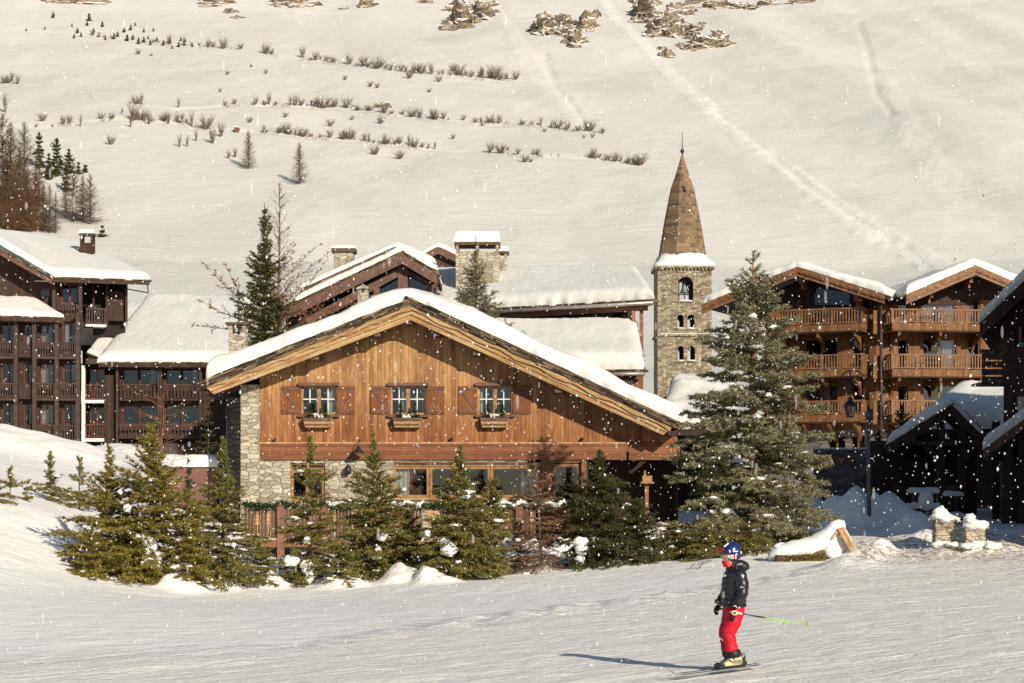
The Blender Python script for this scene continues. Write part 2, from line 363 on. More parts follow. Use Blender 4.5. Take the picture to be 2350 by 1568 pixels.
def m_stone(name, c1, c2, mortar, bw=.45, bh=.16, warp=.12, plane='XZ', rough=.85, msize=.015, rubble=True):
    m, nt, b = newmat(name); tc = N(nt, 'ShaderNodeTexCoord'); sp = N(nt, 'ShaderNodeSeparateXYZ'); nt.links.new(tc.outputs['Object'], sp.inputs[0])
    cb = N(nt, 'ShaderNodeCombineXYZ'); nt.links.new(math_(nt, 'ADD', sp.outputs[0], sp.outputs[1]), cb.inputs[0]); nt.links.new(sp.outputs[2], cb.inputs[1])
    nz = N(nt, 'ShaderNodeTexNoise'); nz.inputs['Scale'].default_value = 1.7; nz.inputs['Detail'].default_value = 3; nt.links.new(tc.outputs['Object'], nz.inputs['Vector'])
    ad = N(nt, 'ShaderNodeVectorMath', operation='MULTIPLY_ADD'); nt.links.new(nz.outputs['Color'], ad.inputs[0]); ad.inputs[1].default_value = (warp * 2.2, warp * 2.0, 0); nt.links.new(cb.outputs[0], ad.inputs[2])
    n1 = noise(nt, tc.outputs['Object'], 2.6, 5, .6); n2 = noise(nt, tc.outputs['Object'], 22, 4, .6)
    if rubble:
        sc = N(nt, 'ShaderNodeVectorMath', operation='MULTIPLY'); nt.links.new(ad.outputs[0], sc.inputs[0]); sc.inputs[1].default_value = (1 / bw, 1 / bh, 1)
        va = N(nt, 'ShaderNodeTexVoronoi', voronoi_dimensions='2D', feature='F1'); vb = N(nt, 'ShaderNodeTexVoronoi', voronoi_dimensions='2D', feature='DISTANCE_TO_EDGE')
        for v_ in (va, vb): nt.links.new(sc.outputs[0], v_.inputs['Vector']); v_.inputs['Scale'].default_value = 1; v_.inputs['Randomness'].default_value = .78
        ss_ = N(nt, 'ShaderNodeSeparateColor'); nt.links.new(va.outputs['Color'], ss_.inputs[0]); rnd = ss_.outputs[0]; fac = ramp(nt, vb.outputs['Distance'], [(.0, 1), (.06, 0)])
    else:
        bk = N(nt, 'ShaderNodeTexBrick'); nt.links.new(ad.outputs[0], bk.inputs['Vector']); bk.inputs['Scale'].default_value = 1
        bk.inputs['Brick Width'].default_value = bw; bk.inputs['Row Height'].default_value = bh; bk.inputs['Mortar Size'].default_value = msize; bk.inputs['Mortar Smooth'].default_value = .4
        bk.inputs['Color1'].default_value = (0, 0, 0, 1); bk.inputs['Color2'].default_value = (1, 1, 1, 1); bk.inputs['Mortar'].default_value = (.5, .5, .5, 1); bk.squash = .7; bk.squash_frequency = 3; bk.offset = .43; rnd = bk.outputs['Color']; fac = bk.outputs['Fac']
    f = math_(nt, 'ADD', math_(nt, 'MULTIPLY', rnd, .55), math_(nt, 'ADD', math_(nt, 'MULTIPLY', n1, .5), math_(nt, 'MULTIPLY', n2, .25)))
    c = ramp(nt, f, [(.25, c2), (.6, [(a + d) / 2 for a, d in zip(c1, c2)]), (.95, c1)]); c = mix(nt, fac, c, mortar)
    nt.links.new(c, b.inputs['Base Color']); b.inputs['Roughness'].default_value = rough; b.inputs['Specular IOR Level'].default_value = .15
    h = math_(nt, 'ADD', math_(nt, 'SUBTRACT', 1, fac), math_(nt, 'ADD', math_(nt, 'MULTIPLY', n1, .8), math_(nt, 'MULTIPLY', n2, .4)))
    bump(nt, b, h, .9, .05); return m
def m_foliage(name, c1, c2, c3, scale=2.0):
    m, nt, b = newmat(name); g = N(nt, 'ShaderNodeNewGeometry'); v = coords(nt)
    f = math_(nt, 'ADD', math_(nt, 'MULTIPLY', g.outputs['Random Per Island'], .6), math_(nt, 'MULTIPLY', noise(nt, v, scale, 3), .55))
    nt.links.new(ramp(nt, f, [(.2, c1), (.55, c2), (.95, c3)]), b.inputs['Base Color']); b.inputs['Roughness'].default_value = .55; b.inputs['Specular IOR Level'].default_value = .25
    tl = N(nt, 'ShaderNodeBsdfTranslucent'); lk = b.inputs['Base Color'].links[0].from_socket; nt.links.new(lk, tl.inputs[0]); mx = N(nt, 'ShaderNodeMixShader'); mx.inputs[0].default_value = .3
    nt.links.new(b.outputs[0], mx.inputs[1]); nt.links.new(tl.outputs[0], mx.inputs[2]); nt.links.new(mx.outputs[0], nt.nodes['Material Output'].inputs[0]); return m
def m_glass(name, tint=(.55, .6, .65), gl=.16):
    m, nt, b = newmat(name); nt.nodes.remove(b); out = nt.nodes['Material Output']
    t = N(nt, 'ShaderNodeBsdfTransparent'); t.inputs[0].default_value = (*tint, 1); g = N(nt, 'ShaderNodeBsdfGlossy'); g.inputs['Roughness'].default_value = .03
    g.inputs[0].default_value = (.8, .88, 1, 1); nz = noise(nt, coords(nt), .9, 2)
    bp = N(nt, 'ShaderNodeBump'); bp.inputs['Strength'].default_value = .15; bp.inputs['Distance'].default_value = .05; nt.links.new(nz, bp.inputs['Height']); nt.links.new(bp.outputs[0], g.inputs['Normal'])
    mx = N(nt, 'ShaderNodeMixShader'); fr = N(nt, 'ShaderNodeFresnel'); fr.inputs[0].default_value = 1.5
    nt.links.new(math_(nt, 'ADD', fr.outputs[0], gl - .04), mx.inputs[0]); nt.links.new(t.outputs[0], mx.inputs[1]); nt.links.new(g.outputs[0], mx.inputs[2])
    nt.links.new(mx.outputs[0], out.inputs[0]); return m

def m_isl(name, c1, c2, c3):
    m, nt, b = newmat(name); g = N(nt, 'ShaderNodeNewGeometry'); f = math_(nt, 'ADD', math_(nt, 'MULTIPLY', g.outputs['Random Per Island'], .75), math_(nt, 'MULTIPLY', noise(nt, coords(nt), 7, 3), .35))
    nt.links.new(ramp(nt, f, [(.2, c1), (.6, c2), (.95, c3)]), b.inputs['Base Color']); b.inputs['Roughness'].default_value = .75; b.inputs['Specular IOR Level'].default_value = .2; return m
M = {}
M['snow'] = m_snow('snow'); M['roofsnow'] = m_snow('roof_snow', (.71, .705, .66), .6, .02, 25); M['clump'] = m_snow('snow_clump', (.80, .79, .74), 3, .01, 60)
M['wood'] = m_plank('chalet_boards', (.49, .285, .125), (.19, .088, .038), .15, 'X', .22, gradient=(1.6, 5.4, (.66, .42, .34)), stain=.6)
M['beam'] = m_plank('red_beam', (.27, .11, .05), (.07, .024, .012), .30, 'Z', .5, .6)
M['barge'] = m_plank('barge_board', (.62, .40, .19), (.34, .18, .07), .17, 'Z', .35)
M['shutter'] = m_plank('shutter', (.25, .095, .035), (.15, .05, .02), .12, 'X', .3)
M['lightwood'] = m_plain('light_wood', (.40, .235, .11), .6, .35, 5); M['honey'] = m_plain('honey_wood', (.30, .155, .06), .6, .35, 4)
M['stone'] = m_stone('cream_stone', (.54, .48, .36), (.20, .165, .11), (.30, .26, .19), .36, .15, .14)
M['towerstone'] = m_stone('tower_stone', (.42, .35, .235), (.10, .075, .045), (.19, .15, .10), .40, .14, .18, msize=.03)
M['spire'] = m_stone('spire_stone', (.29, .19, .105), (.07, .045, .026), (.26, .20, .13), .62, .34, .06, msize=.03, rubble=False)
M['darkstone'] = m_stone('dark_stone', (.20, .18, .16), (.08, .07, .06), (.05, .045, .04), .5, .2, .1)
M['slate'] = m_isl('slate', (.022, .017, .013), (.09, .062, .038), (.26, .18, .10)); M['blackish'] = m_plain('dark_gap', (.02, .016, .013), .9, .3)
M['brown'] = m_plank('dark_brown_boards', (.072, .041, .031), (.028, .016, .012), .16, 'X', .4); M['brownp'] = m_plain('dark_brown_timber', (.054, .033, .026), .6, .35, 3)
M['maroon'] = m_plain('maroon_render', (.17, .082, .062), .8, .12, 2); M['redframe'] = m_plain('red_brown_frame', (.12, .038, .024), .5, .3)
M['white'] = m_plain('white_paint', (.75, .72, .66), .6, .06); M['midbrown'] = m_plain('mid_brown_timber', (.13, .068, .045), .6, .35, 3)
M['rwood'] = m_plank('orange_brown_boards', (.25, .122, .050), (.105, .047, .020), .2, 'X', .35); M['rtimber'] = m_plain('orange_brown_timber', (.20, .096, .042), .6, .4, 3)
M['redpost'] = m_plain('red_brown_post', (.20, .09, .055), .6, .3, 3); M['gutter'] = m_plain('zinc_gutter', (.30, .27, .24), .4, .2, 4, metal=.5)
M['glass'] = m_glass('glass', (.5, .55, .6), .08); M['glassb'] = m_glass('glass_blue', (.42, .45, .52), .075)
M['deckwood'] = m_plank('deck_boards', (.17, .085, .05), (.06, .03, .018), .14, 'X', .4)
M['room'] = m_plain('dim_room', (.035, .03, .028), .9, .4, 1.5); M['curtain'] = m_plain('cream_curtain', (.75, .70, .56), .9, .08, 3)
M['redcurtain'] = m_plain('red_curtain', (.42, .02, .03), .9, .1); M['metal'] = m_plain('black_metal', (.02, .02, .022), .4, .3, spec=.5)
M['polegrey'] = m_plain('blue_grey_pole', (.10, .12, .15), .4, .2); M['bark'] = m_plain('bark', (.12, .07, .045), .9, .5, 12, .02)
M['redbark'] = m_plain('red_bark', (.26, .11, .06), .9, .4, 8, .02); M['twig'] = m_plain('twig', (.14, .085, .06), .9, .3, 4); M['fartwig'] = m_plain('far_twig', (.20, .155, .115), .9, .3, 2)
M['f_olive'] = m_foliage('needles_olive', (.045, .048, .012), (.21, .18, .035), (.52, .40, .09)); M['f_green'] = m_foliage('needles_green', (.038, .044, .014), (.17, .165, .040), (.44, .36, .10))
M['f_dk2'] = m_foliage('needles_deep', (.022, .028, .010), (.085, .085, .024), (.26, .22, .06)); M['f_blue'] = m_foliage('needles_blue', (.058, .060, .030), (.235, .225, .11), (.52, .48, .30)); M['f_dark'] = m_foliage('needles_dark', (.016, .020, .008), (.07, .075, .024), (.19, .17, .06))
M['f_brown'] = m_foliage('needles_brown', (.11, .06, .035), (.28, .16, .08), (.45, .28, .15)); M['f_larch'] = m_foliage('larch_twigs', (.07, .045, .03), (.15, .10, .07), (.24, .16, .11))
M['ivy'] = m_foliage('garland', (.008, .022, .007), (.025, .06, .015), (.05, .11, .03), 5); M['cone'] = m_plain('cones', (.30, .12, .05), .8, .2)
M['bell'] = m_plain('bell_bronze', (.16, .20, .15), .45, .2, 5, metal=.4); M['sign'] = m_plain('sign_board', (.20, .08, .03), .6, .3)
# ------------------------------------------------------------------ snow mounds that belong to the ground
_m = []
for (u, v, r, h) in ((610, 1325, .55, .35), (660, 1318, .5, .5), (705, 1320, .5, .5), (740, 1335, .7, .35), (790, 1320, .6, .3), (820, 1325, .5, .35), (935, 1325, .6, .3), (970, 1322, .5, .35), (1090, 1305, .6, .4),
        (1135, 1300, .7, .55), (1160, 1290, .5, .5), (1190, 1295, .7, .6), (1225, 1290, .4, .55), (1260, 1290, .5, .35), (1300, 1288, .6, .45), (1330, 1280, .5, .5), (1410, 1282, .8, .35), (1470, 1278, .8, .35), (1500, 1275, .9, .5),
        (1560, 1282, .7, .25), (1640, 1280, .8, .2), (1740, 1275, .9, .25), (420, 1348, .8, .3), (480, 1352, .7, .35), (540, 1340, .8, .35), (580, 1330, .6, .35), (330, 1325, .7, .4), (250, 1300, .8, .35), (560, 1280, .8, .4), (380, 1300, .8, .5),
        (1990, 1285, .8, .30), (2020, 1275, .7, .35), (1965, 1300, .9, .25), (2100, 1256, 1.4, .22), (2250, 1262, 1.6, .2), (2150, 1258, .9, .2),
        (1890, 1215, 1.0, .6), (1950, 1218, 1.3, .75), (2000, 1215, 1.2, .65), (2060, 1210, 1.3, .9), (2110, 1225, 1.0, .6), (1860, 1200, 1.2, .7), (2230, 1235, 1.0, .3),
        (310, 1044, 3.0, .4), (30, 1040, 5, .8), (620, 1265, .8, .35), (1400, 1240, .9, .4), (1530, 1235, 1.0, .5), (1840, 1178, 1.5, .8)):
    p = hit(u, v, 40, 130); _m.append((p.x, p.y + r * .6, r, h))
_r = random.Random(21)
for u in range(410, 1500, 17):
    bl = float(np.interp(u, [400, 700, 1000, 1300, 1500], [1352, 1338, 1330, 1294, 1284])); p = hit(u + _r.uniform(-6, 6), bl + _r.uniform(-20, 10), 45, 80); rr_ = _r.uniform(.35, .85); _m.append((p.x, p.y, rr_, _r.uniform(.14, .34)))
MOUNDS.extend(_m)
# ------------------------------------------------------------------ snow on roofs
def snow_sheet(P, thick, name='snow_cover', root=None, nu=40, nv=16, wu=.3, wv=.3, bulge=.08, seed=0, amp=.08, rag=.06, mat=None):
    """P(s,t) -> Vector on the roof surface, s,t in 0..1; builds a thick rounded blanket of snow on it"""
    V = []; Fc = []
    A = P(0, .5); B = P(1, .5); C_ = P(.5, 0); D = P(.5, 1); Ls = (B - A).length; Lt = (D - C_).length
    def axis(n, L, wd):
        k = 5; out = []
        for i in range(k): a = i / (k) * math.pi / 2; out.append((wd / L * (1 - math.cos(a)) - bulge / L * math.sin(2 * a), math.sin(a)))
        for i in range(n + 1): f = i / n; out.append((wd / L + f * (1 - 2 * wd / L), 1.0))
        for i in range(k - 1, -1, -1): a = i / k * math.pi / 2; out.append((1 - wd / L * (1 - math.cos(a)) + bulge / L * math.sin(2 * a), math.sin(a)))
        return out
    us = axis(nu, Ls, wu); vs = axis(nv, Lt, wv)
    for i, (s, hs) in enumerate(us):
        for j, (t, ht) in enumerate(vs):
            p = P(s, t); n1 = mnoise.noise(Vector((p.x * .35 + seed, p.y * .35, p.z * .35))); n2 = mnoise.noise(Vector((p.x * 1.3, p.y * 1.3 + seed, 0)))
            h = min(hs, ht); z = thick * h * (1 + .5 * n1 * amp / .08) + (amp * n2 + .03 * mnoise.noise(p * 4)) * h
            e = rag * mnoise.noise(p * 2.2 + Vector((seed, 0, 0))) * (1 - h) * 2
            q = p + Vector((0, 0, max(z, .01 * h))); 
            if ht < 1: q += (P(s, 0) - P(s, 1)).normalized() * (e if t < .5 else -e)
            if hs < 1: q += (P(0, t) - P(1, t)).normalized() * (e if s < .5 else -e)
            V.append(q)
    nj = len(vs)
    for i in range(len(us) - 1):
        for j in range(nj - 1): Fc.append((i * nj + j, (i + 1) * nj + j, (i + 1) * nj + j + 1, i * nj + j + 1))
    mb = MB(); mb.v = [tuple(p) for p in V]; mb.f = Fc
    # underside
    b = len(mb.v); ns, nt_ = 8, 3
    return mb.build(name, mat or M['roofsnow'], root, smooth=True)
def quadP(p00, p10, p11, p01):
    return lambda s, t: (p00 * (1 - s) + p10 * s) * (1 - t) + (p01 * (1 - s) + p11 * s) * t
def profP(front, ext, smooth=0.0):
    """front: polyline of points (eave-ridge-eave); ext: Vector to the back"""
    L = [0]
    for a, b in zip(front, front[1:]): L.append(L[-1] + (b - a).length)
    def at(x):
        x = max(-.02 * L[-1], min(1.02 * L[-1], x))
        for i in range(len(L) - 1):
            if x <= L[i + 1] or i == len(L) - 2: return front[i].lerp(front[i + 1], (x - L[i]) / (L[i + 1] - L[i])) if 0 <= x <= L[-1] else front[i] + (front[i + 1] - front[i]) * ((x - L[i]) / (L[i + 1] - L[i]))
    def P(s, t):
        x = s * L[-1]
        if smooth: p = (at(x - smooth) + at(x) * 2 + at(x + smooth)) / 4 + (Vector((0, 0, 0)))
        else: p = at(x)
        return p + ext * t
    return P
def slates(mb, front, ext_n, n=70, depth=.5, seed=1, th=.045, w=.42, drop=0.0, layers=2, outw=0.0):
    """rows of stone slates peeping out under the snow along a roof edge polyline"""
    rng = random.Random(seed); tot = sum((b - a).length for a, b in zip(front, front[1:]))
    for a, b in zip(front, front[1:]):
        L = (b - a).length; k = max(1, int(n * L / tot)); d = (b - a).normalized()
        for ly in range(layers):
            for i in range(k):
                f = (i + rng.random() * .6) / k; p = a.lerp(b, f) - Vector((0, 0, drop + ly * th * 1.25)) + ext_n * (rng.uniform(-.03, .09) - .03 * ly + outw)
                ww = w * rng.uniform(.6, 1.3) ; tilt = rng.uniform(-.05, .07); dd = Vector((d.x, d.y, d.z + tilt)).normalized()
                up = Vector((0, 0, 1)); q = p - ext_n * depth
                mb.bar(p - dd * 0 + dd * 0, q, ww, th * rng.uniform(.6, 1.2), up=dd.cross(ext_n) if abs(dd.cross(ext_n).z) > .1 else up)
    return mb
def window(pl, root, s0, s1, z0, z1, d=-.12, bars=(1, 1), fw=.07, fmat='lightwood', curtain=None, mull=None, muntin=None, glass='glass', room=True, label=None):
    fm = MB(); pl.sbox(fm, s0, s1, z1 - fw, z1, d + .03, d - .03); pl.sbox(fm, s0, s1, z0, z0 + fw, d + .03, d - .03)
    pl.sbox(fm, s0, s0 + fw, z0 + fw, z1 - fw, d + .03, d - .03); pl.sbox(fm, s1 - fw, s1, z0 + fw, z1 - fw, d + .03, d - .03)
    nx, nz = bars
    for i in range(1, nx): x = s0 + (s1 - s0) * i / nx; pl.sbox(fm, x - fw * .6, x + fw * .6, z0 + fw, z1 - fw, d + .032, d - .03)
    for i in range(1, nz): z = z0 + (z1 - z0) * i / nz; pl.sbox(fm, s0 + fw, s1 - fw, z - fw * .3, z + fw * .3, d + .025, d - .02)
    o = fm.build('window', M[fmat], root, label=label)
    p = MB(); p.poly([pl.pt(s0 + fw * .5, z0 + fw * .5, d), pl.pt(s1 - fw * .5, z0 + fw * .5, d), pl.pt(s1 - fw * .5, z1 - fw * .5, d), pl.pt(s0 + fw * .5, z1 - fw * .5, d)]); p.build('pane', M[glass], o)
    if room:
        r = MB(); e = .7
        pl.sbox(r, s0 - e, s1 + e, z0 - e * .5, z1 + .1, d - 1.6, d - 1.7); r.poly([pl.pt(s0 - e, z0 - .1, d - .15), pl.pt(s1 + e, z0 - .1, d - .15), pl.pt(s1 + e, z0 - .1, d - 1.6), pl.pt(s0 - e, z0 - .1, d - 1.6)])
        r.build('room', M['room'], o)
    if curtain:
        for (f0, f1, cm) in curtain:
            c = MB(); n = max(4, int((f1 - f0) * (s1 - s0) / .05)); L_ = []
            for i in range(n + 1): L_.append((s0 + (s1 - s0) * (f0 + (f1 - f0) * i / n), d - .16 + .035 * math.sin(i * 1.9)))
            for i in range(n): c.poly([pl.pt(L_[i][0], z0, L_[i][1]), pl.pt(L_[i + 1][0], z0, L_[i + 1][1]), pl.pt(L_[i + 1][0], z1 - .03, L_[i + 1][1]), pl.pt(L_[i][0], z1 - .03, L_[i][1])])
            c.build('curtain', M[cm], o)
    return o
def railing(pl, root, s0, s1, zb, zt, d, mat, name='balcony_railing', sp=.16, bw=.07, post=None, rw=.08, fascia=None, fmat=None):
    mb = MB(); pl.sbox(mb, s0, s1, zt - rw, zt, d + .05, d - .05); pl.sbox(mb, s0, s1, zb + .05, zb + .05 + rw * .8, d + .035, d - .035)
    n = max(2, int((s1 - s0) / sp))
    for i in range(n):
        x = s0 + (i + .5) * (s1 - s0) / n; pl.sbox(mb, x - bw / 2, x + bw / 2, zb + .05 + rw * .8, zt - rw, d + .015, d - .02)
    if post:
        k = int(round((s1 - s0) / post)); 
        for i in range(k + 1): x = s0 + (s1 - s0) * i / k; pl.sbox(mb, x - .05, x + .05, zb, zt + .02, d + .06, d - .06)
    return mb.build(name, M[mat], root)

# ------------------------------------------------------------------ CHURCH TOWER
Yt = 160.0
tw = PL(1509, Yt, 1633, Yt); base = tw.pt(tw.L / 2, 5.0); TW = thing('church_tower', 'square stone bell tower with a pointed octagonal stone spire and snow skirt', 'church tower', base, 0)
zb, zt = 5.0, tw.z_(1570, 614); S = tw.L
body = MB(); body.box8([tw.pt(0, zb, 0), tw.pt(S, zb, 0), tw.pt(S, zb, -S), tw.pt(0, zb, -S), tw.pt(0, zt, 0), tw.pt(S, zt, 0), tw.pt(S, zt, -S), tw.pt(0, zt, -S)])
inner = MB(); t_ = .55; inner.box8([tw.pt(t_, zb + 1, -t_), tw.pt(S - t_, zb + 1, -t_), tw.pt(S - t_, zb + 1, -S + t_), tw.pt(t_, zb + 1, -S + t_), tw.pt(t_, zt - .5, -t_), tw.pt(S - t_, zt - .5, -t_), tw.pt(S - t_, zt - .5, -S + t_), tw.pt(t_, zt - .5, -S + t_)])
def arch_poly(pl, s0, s1, z0, z1, d):
    r = (s1 - s0) / 2; c = (s0 + s1) / 2; P = [pl.pt(s0, z0, d), pl.pt(s1, z0, d)]
    for i in range(9): a = math.pi * i / 8; P.append(pl.pt(c + r * math.cos(a), z1 - r + r * math.sin(a), d))
    return P
arches = [(1555.5, 1591, 635, 691), (1554.5, 1569, 722, 754), (1577.5, 1594.5, 722, 754), (1555, 1569, 794, 828), (1577.5, 1595, 794, 828)]
def boolean(o, cutters):
    for c in cutters:
        md = o.modifiers.new('b', 'BOOLEAN'); md.operation = 'DIFFERENCE'; md.solver = 'EXACT'; md.object = c
    bpy.context.view_layer.update(); dg = bpy.context.evaluated_depsgraph_get(); me = bpy.data.meshes.new_from_object(o.evaluated_get(dg)); o.modifiers.clear(); o.data = me
    for c in cutters: bpy.data.objects.remove(c, do_unlink=True)
wall = body.build('wall', M['towerstone'], TW)
cut = [inner.build('c', M['towerstone'], TW)]; trim = MB(); AR = []
for (u0, u1, v0, v1) in arches:
    s0, s1, z1, z0 = tw.s_(u0)[0], tw.s_(u1)[0], tw.z_(u0, v0), tw.z_(u0, v1); AR.append((s0, s1, z0, z1))
    c = MB(); c.prism(arch_poly(tw, s0, s1, z0, z1, .5), tw.pt(0, 0, -S - 1) - tw.pt(0, 0, .5)); cut.append(c.build('c', M['towerstone'], TW))
for c in cut:
    bmx = bmesh.new(); bmx.from_mesh(c.data); bmesh.ops.recalc_face_normals(bmx, faces=bmx.faces); bmx.to_mesh(c.data); bmx.free()
boolean(wall, cut)
for (s0, s1, z0, z1) in AR:   # voussoirs
    trim = MB()
    r = (s1 - s0) / 2; c_ = (s0 + s1) / 2; n = 9
    for i in range(n):
        a = math.pi * (i + .06) / n; b_ = math.pi * (i + .94) / n; o_ = r + .22
        pts = [tw.pt(c_ + q * math.cos(x), z1 - r + q * math.sin(x), -.1) for q, x in ((r, a), (o_, a), (o_, b_), (r, b_))]
        trim.prism(pts, tw.pt(0, 0, .03) - tw.pt(0, 0, -.1))
    tw.sbox(trim, s0 - .15, s1 + .15, z0 - .12, z0 - .01, .10, -.3); trim.build('arch_trim', M['towerstone'], TW)
sl_ = MB()
for (s0, s1, z0, z1) in AR: sl_.blob(tw.pt((s0 + s1) / 2, z0 + .02, -.05), ((s1 - s0) / 2 + .05, .16, .07), seed=int(z0), nz=.15)
sl_.build('sill_snow', M['clump'], TW, smooth=True)
st = MB(); zc_ = tw.z_(1570, 769)
for (a, b, c, d) in ((-.12, S + .12, .12, 0.02), ): tw.sbox(st, a, b, zc_ - .08, zc_ + .08, .14, .003)
tw.sbox(st, -.14, -.003, zc_ - .08, zc_ + .08, .14, -S); tw.sbox(st, -.22, S + .22, zt - .05, zt + .10, .24, -S - .24)
for i in range(17): x = -.15 + (S + .3) * i / 16; tw.sbox(st, x - .06, x + .06, zt - .2, zt - .053, .2, .002)
st.build('string_course', M['towerstone'], TW)
b = MB(); tw.sbox(b, 0.2, S - .2, zc_ + .08, zc_ + .12, .13, .02); b.build('ledge_snow', M['clump'], TW)
# bell frame and bell
s0, s1, z0, z1 = AR[0]; cx = (s0 + s1) / 2
bl = MB(); bl.lathe([(.0, .95), (.14, .93), (.19, .8), (.21, .5), (.27, .25), (.36, .05), (.38, 0), (.3, 0), (.0, .1)], tw.pt(cx, z0 + .75, -1.0), 18); bell = bl.build('bell', M['bell'], TW, smooth=True)
bf = MB(); tw.sbox(bf, s0 - .1, s1 + .1, z0 + 1.68, z0 + 1.82, -.9, -1.1); tw.sbox(bf, s0 + .1, s0 + .2, z0, z0 + 1.7, -.8, -.9); tw.sbox(bf, s1 - .25, s1 - .1, z0, z0 + 1.1, -.8, -.9); tw.sbox(bf, s0, s1, z0 + .55, z0 + .66, -.7, -.8); tw.sbox(bf, cx - .04, cx + .04, z0 + .2, z0 + .8, -.95, -1.03)
bf.build('bell_frame', M['brownp'], TW)
# spire
cX = tw.pt(S / 2, 0, -S / 2); spb = tw.z_(1563, 592); k_ = 1 / tw.s_(1562)[1] * F; 
def oct_ring(r, z, a0=22.5): return [Vector((cX.x + r * math.cos(R_(a0 + 45 * k)), cX.y + r * math.sin(R_(a0 + 45 * k)), z)) for k in range(8)]
sp = MB(); k2 = F / cX.y
prof = [(592, 52.5), (540, 45), (480, 34.5), (434, 25.5), (395, 13), (366, 4.5), (354, 1.0)]
sp.loft([oct_ring(w_ / k2 / math.cos(R_(22.5)), CZ + (VH - v_) / k2, 22.5 + 4) for v_, w_ in prof]); spo = sp.build('spire', M['spire'], TW)
fi = MB(); zt2 = CZ + (VH - 350) / k2; fi.lathe([(.0, -.35), (.06, -.33), (.06, -.05), (.15, .0), (.17, .12), (.12, .22), (.05, .27), (.03, .8), (.02, 1.7), (.0, 1.75)], (cX.x, cX.y, zt2), 8)
fi.build('finial', M['metal'], TW, smooth=True)
ld = MB(); zz = CZ + (VH - 440) / k2; ld.box(cX.x - .02, cX.x + .22, cX.y - .98, cX.y - .55, zz - .26, zz + .22); ld.build('vent_opening', M['blackish'], TW)
sk = MB(); rings = []
for f, zr in ((0, .08), (.0, .26), (.12, .42), (.35, .62), (.6, .9), (.85, 1.2), (1.0, 1.26)):
    ring = []
    for k in range(40):
        a = 2 * math.pi * k / 40; m_ = max(abs(math.cos(a)), abs(math.sin(a))); ro = (S / 2 + .24) / m_; ri = 52.5 / k2 * .98; r = ro * (1 - f) + ri * f
        nn = mnoise.noise(Vector((a * 3, zr * 2, 5))); ring.append(Vector((cX.x + (r + .05 * nn) * math.cos(a), cX.y + (r + .05 * nn) * math.sin(a), zt + zr + .2 * nn * (1 if f > .5 else .4))))
    rings.append(ring)
sk.loft(rings); sk.build('snow_skirt', M['roofsnow'], TW, smooth=True)

# ------------------------------------------------------------------ MAIN CHALET
Yw, Ye = 77.0, 75.6
cw = PL(500, Yw, 1600, Yw); ce = PL(500, Ye, 1600, Ye); zg = gz(cw.P(900, 1100).x, Yw) - 1.0
CH = thing('wooden_chalet', 'golden timber chalet with stone ground floor, three shuttered windows and snowy gable roof', 'chalet', W(1000, 1150, Yw), 0)
def cwP(u, v, d=0): return cw.P(u, v, d)
S_ = lambda u: cw.s_(u)[0]; Z_ = lambda v: cw.z_(1000, v)
wins = [(692, 771), (897, 976), (1098, 1174)]; wv0, wv1 = 887, 951
wl = MB(); holes = [(S_(a), S_(b), Z_(wv1), Z_(wv0)) for a, b in wins]
cw.wall(wl, S_(595), S_(1225), Z_(1016), Z_(875), holes, .3)
def rb(u): return 722 + (943 - u) * .372 if u < 943 else 722 + (u - 943) * .456       # roof underside
wl.poly([cwP(595, 875), cwP(1225, 875), cwP(1225, rb(1225)), cwP(943, rb(943)), cwP(595, min(875, rb(595)))])
wl.poly([cwP(1225, 1016), cwP(1555, 1016), cwP(1555, 1004), cwP(1225, rb(1225))])
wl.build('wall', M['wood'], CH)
# ledge, beam
b = MB(); cw.box(b, 595, 1440, 1015, 1019, .12, -.05); b.build('ledge', M['lightwood'], CH, bevel=.006)
bm_ = MB(); cw.box(bm_, 595, 1442, 1019, 1037.5, .10, -.06); cw.box(bm_, 595, 1438, 1038, 1056, .085, -.06); bm_.build('beam', M['beam'], CH, bevel=.012)
b = MB(); cw.box(b, 1443, 1560, 1017, 1056, .02, -.1); b.build('beam', M['beam'], CH)
# stone parts
s_ = MB(); cw.sbox(s_, S_(554), S_(597), zg, Z_(884), .22, -2.6); s_.build('stone_pier', M['stone'], CH)
s_ = MB(); hs = [(S_(666), S_(746), Z_(1152), Z_(1063)), (S_(902), S_(1242), Z_(1144), Z_(1060)), (S_(1268), S_(1332), Z_(1165), Z_(1062))]
cw.wall(s_, S_(597), S_(1212), zg, Z_(1056), hs[:2], .35); s_.build('stone_wall', M['stone'], CH)
s_ = MB(); cw.wall(s_, S_(1242), S_(1345), zg, Z_(1056), hs[2:], .3); s_.build('timber_wall', M['rwood'], CH)
s_ = MB(); cw.sbox(s_, S_(1345), S_(1555), zg, Z_(1056), -2.9, -3.1); cw.sbox(s_, S_(1345), S_(1350), zg, Z_(1056), 0, -2.9); s_.build('porch_wall', M['brown'], CH)
s_ = MB(); cw.sbox(s_, S_(500), S_(554), zg, Z_(905), -2.5, -2.8); s_.build('side_wall', M['darkstone'], CH)
# side body so that the house is solid from other angles
s_ = MB(); yb = 91.0
for u in (556, 1556):
    p = cwP(u, 1016); zt_ = Z_(rb(595) + 8) if u < 900 else Z_(1004)
    s_.poly([Vector((p.x, Yw - .05 if u > 900 else Yw + 2.5, zg)), Vector((p.x, yb, zg)), Vector((p.x, yb, zt_)), Vector((p.x, Yw - .05 if u > 900 else Yw + 2.5, zt_))])
p0, p1 = cwP(556, 900), cwP(1556, 1004); s_.poly([Vector((p0.x, yb, zg)), Vector((p1.x, yb, zg)), Vector((p1.x, yb, Z_(1004))), Vector((cwP(943, 722).x, yb, Z_(722))), Vector((p0.x, yb, Z_(872)))])
s_.build('back_wall', M['brown'], CH)
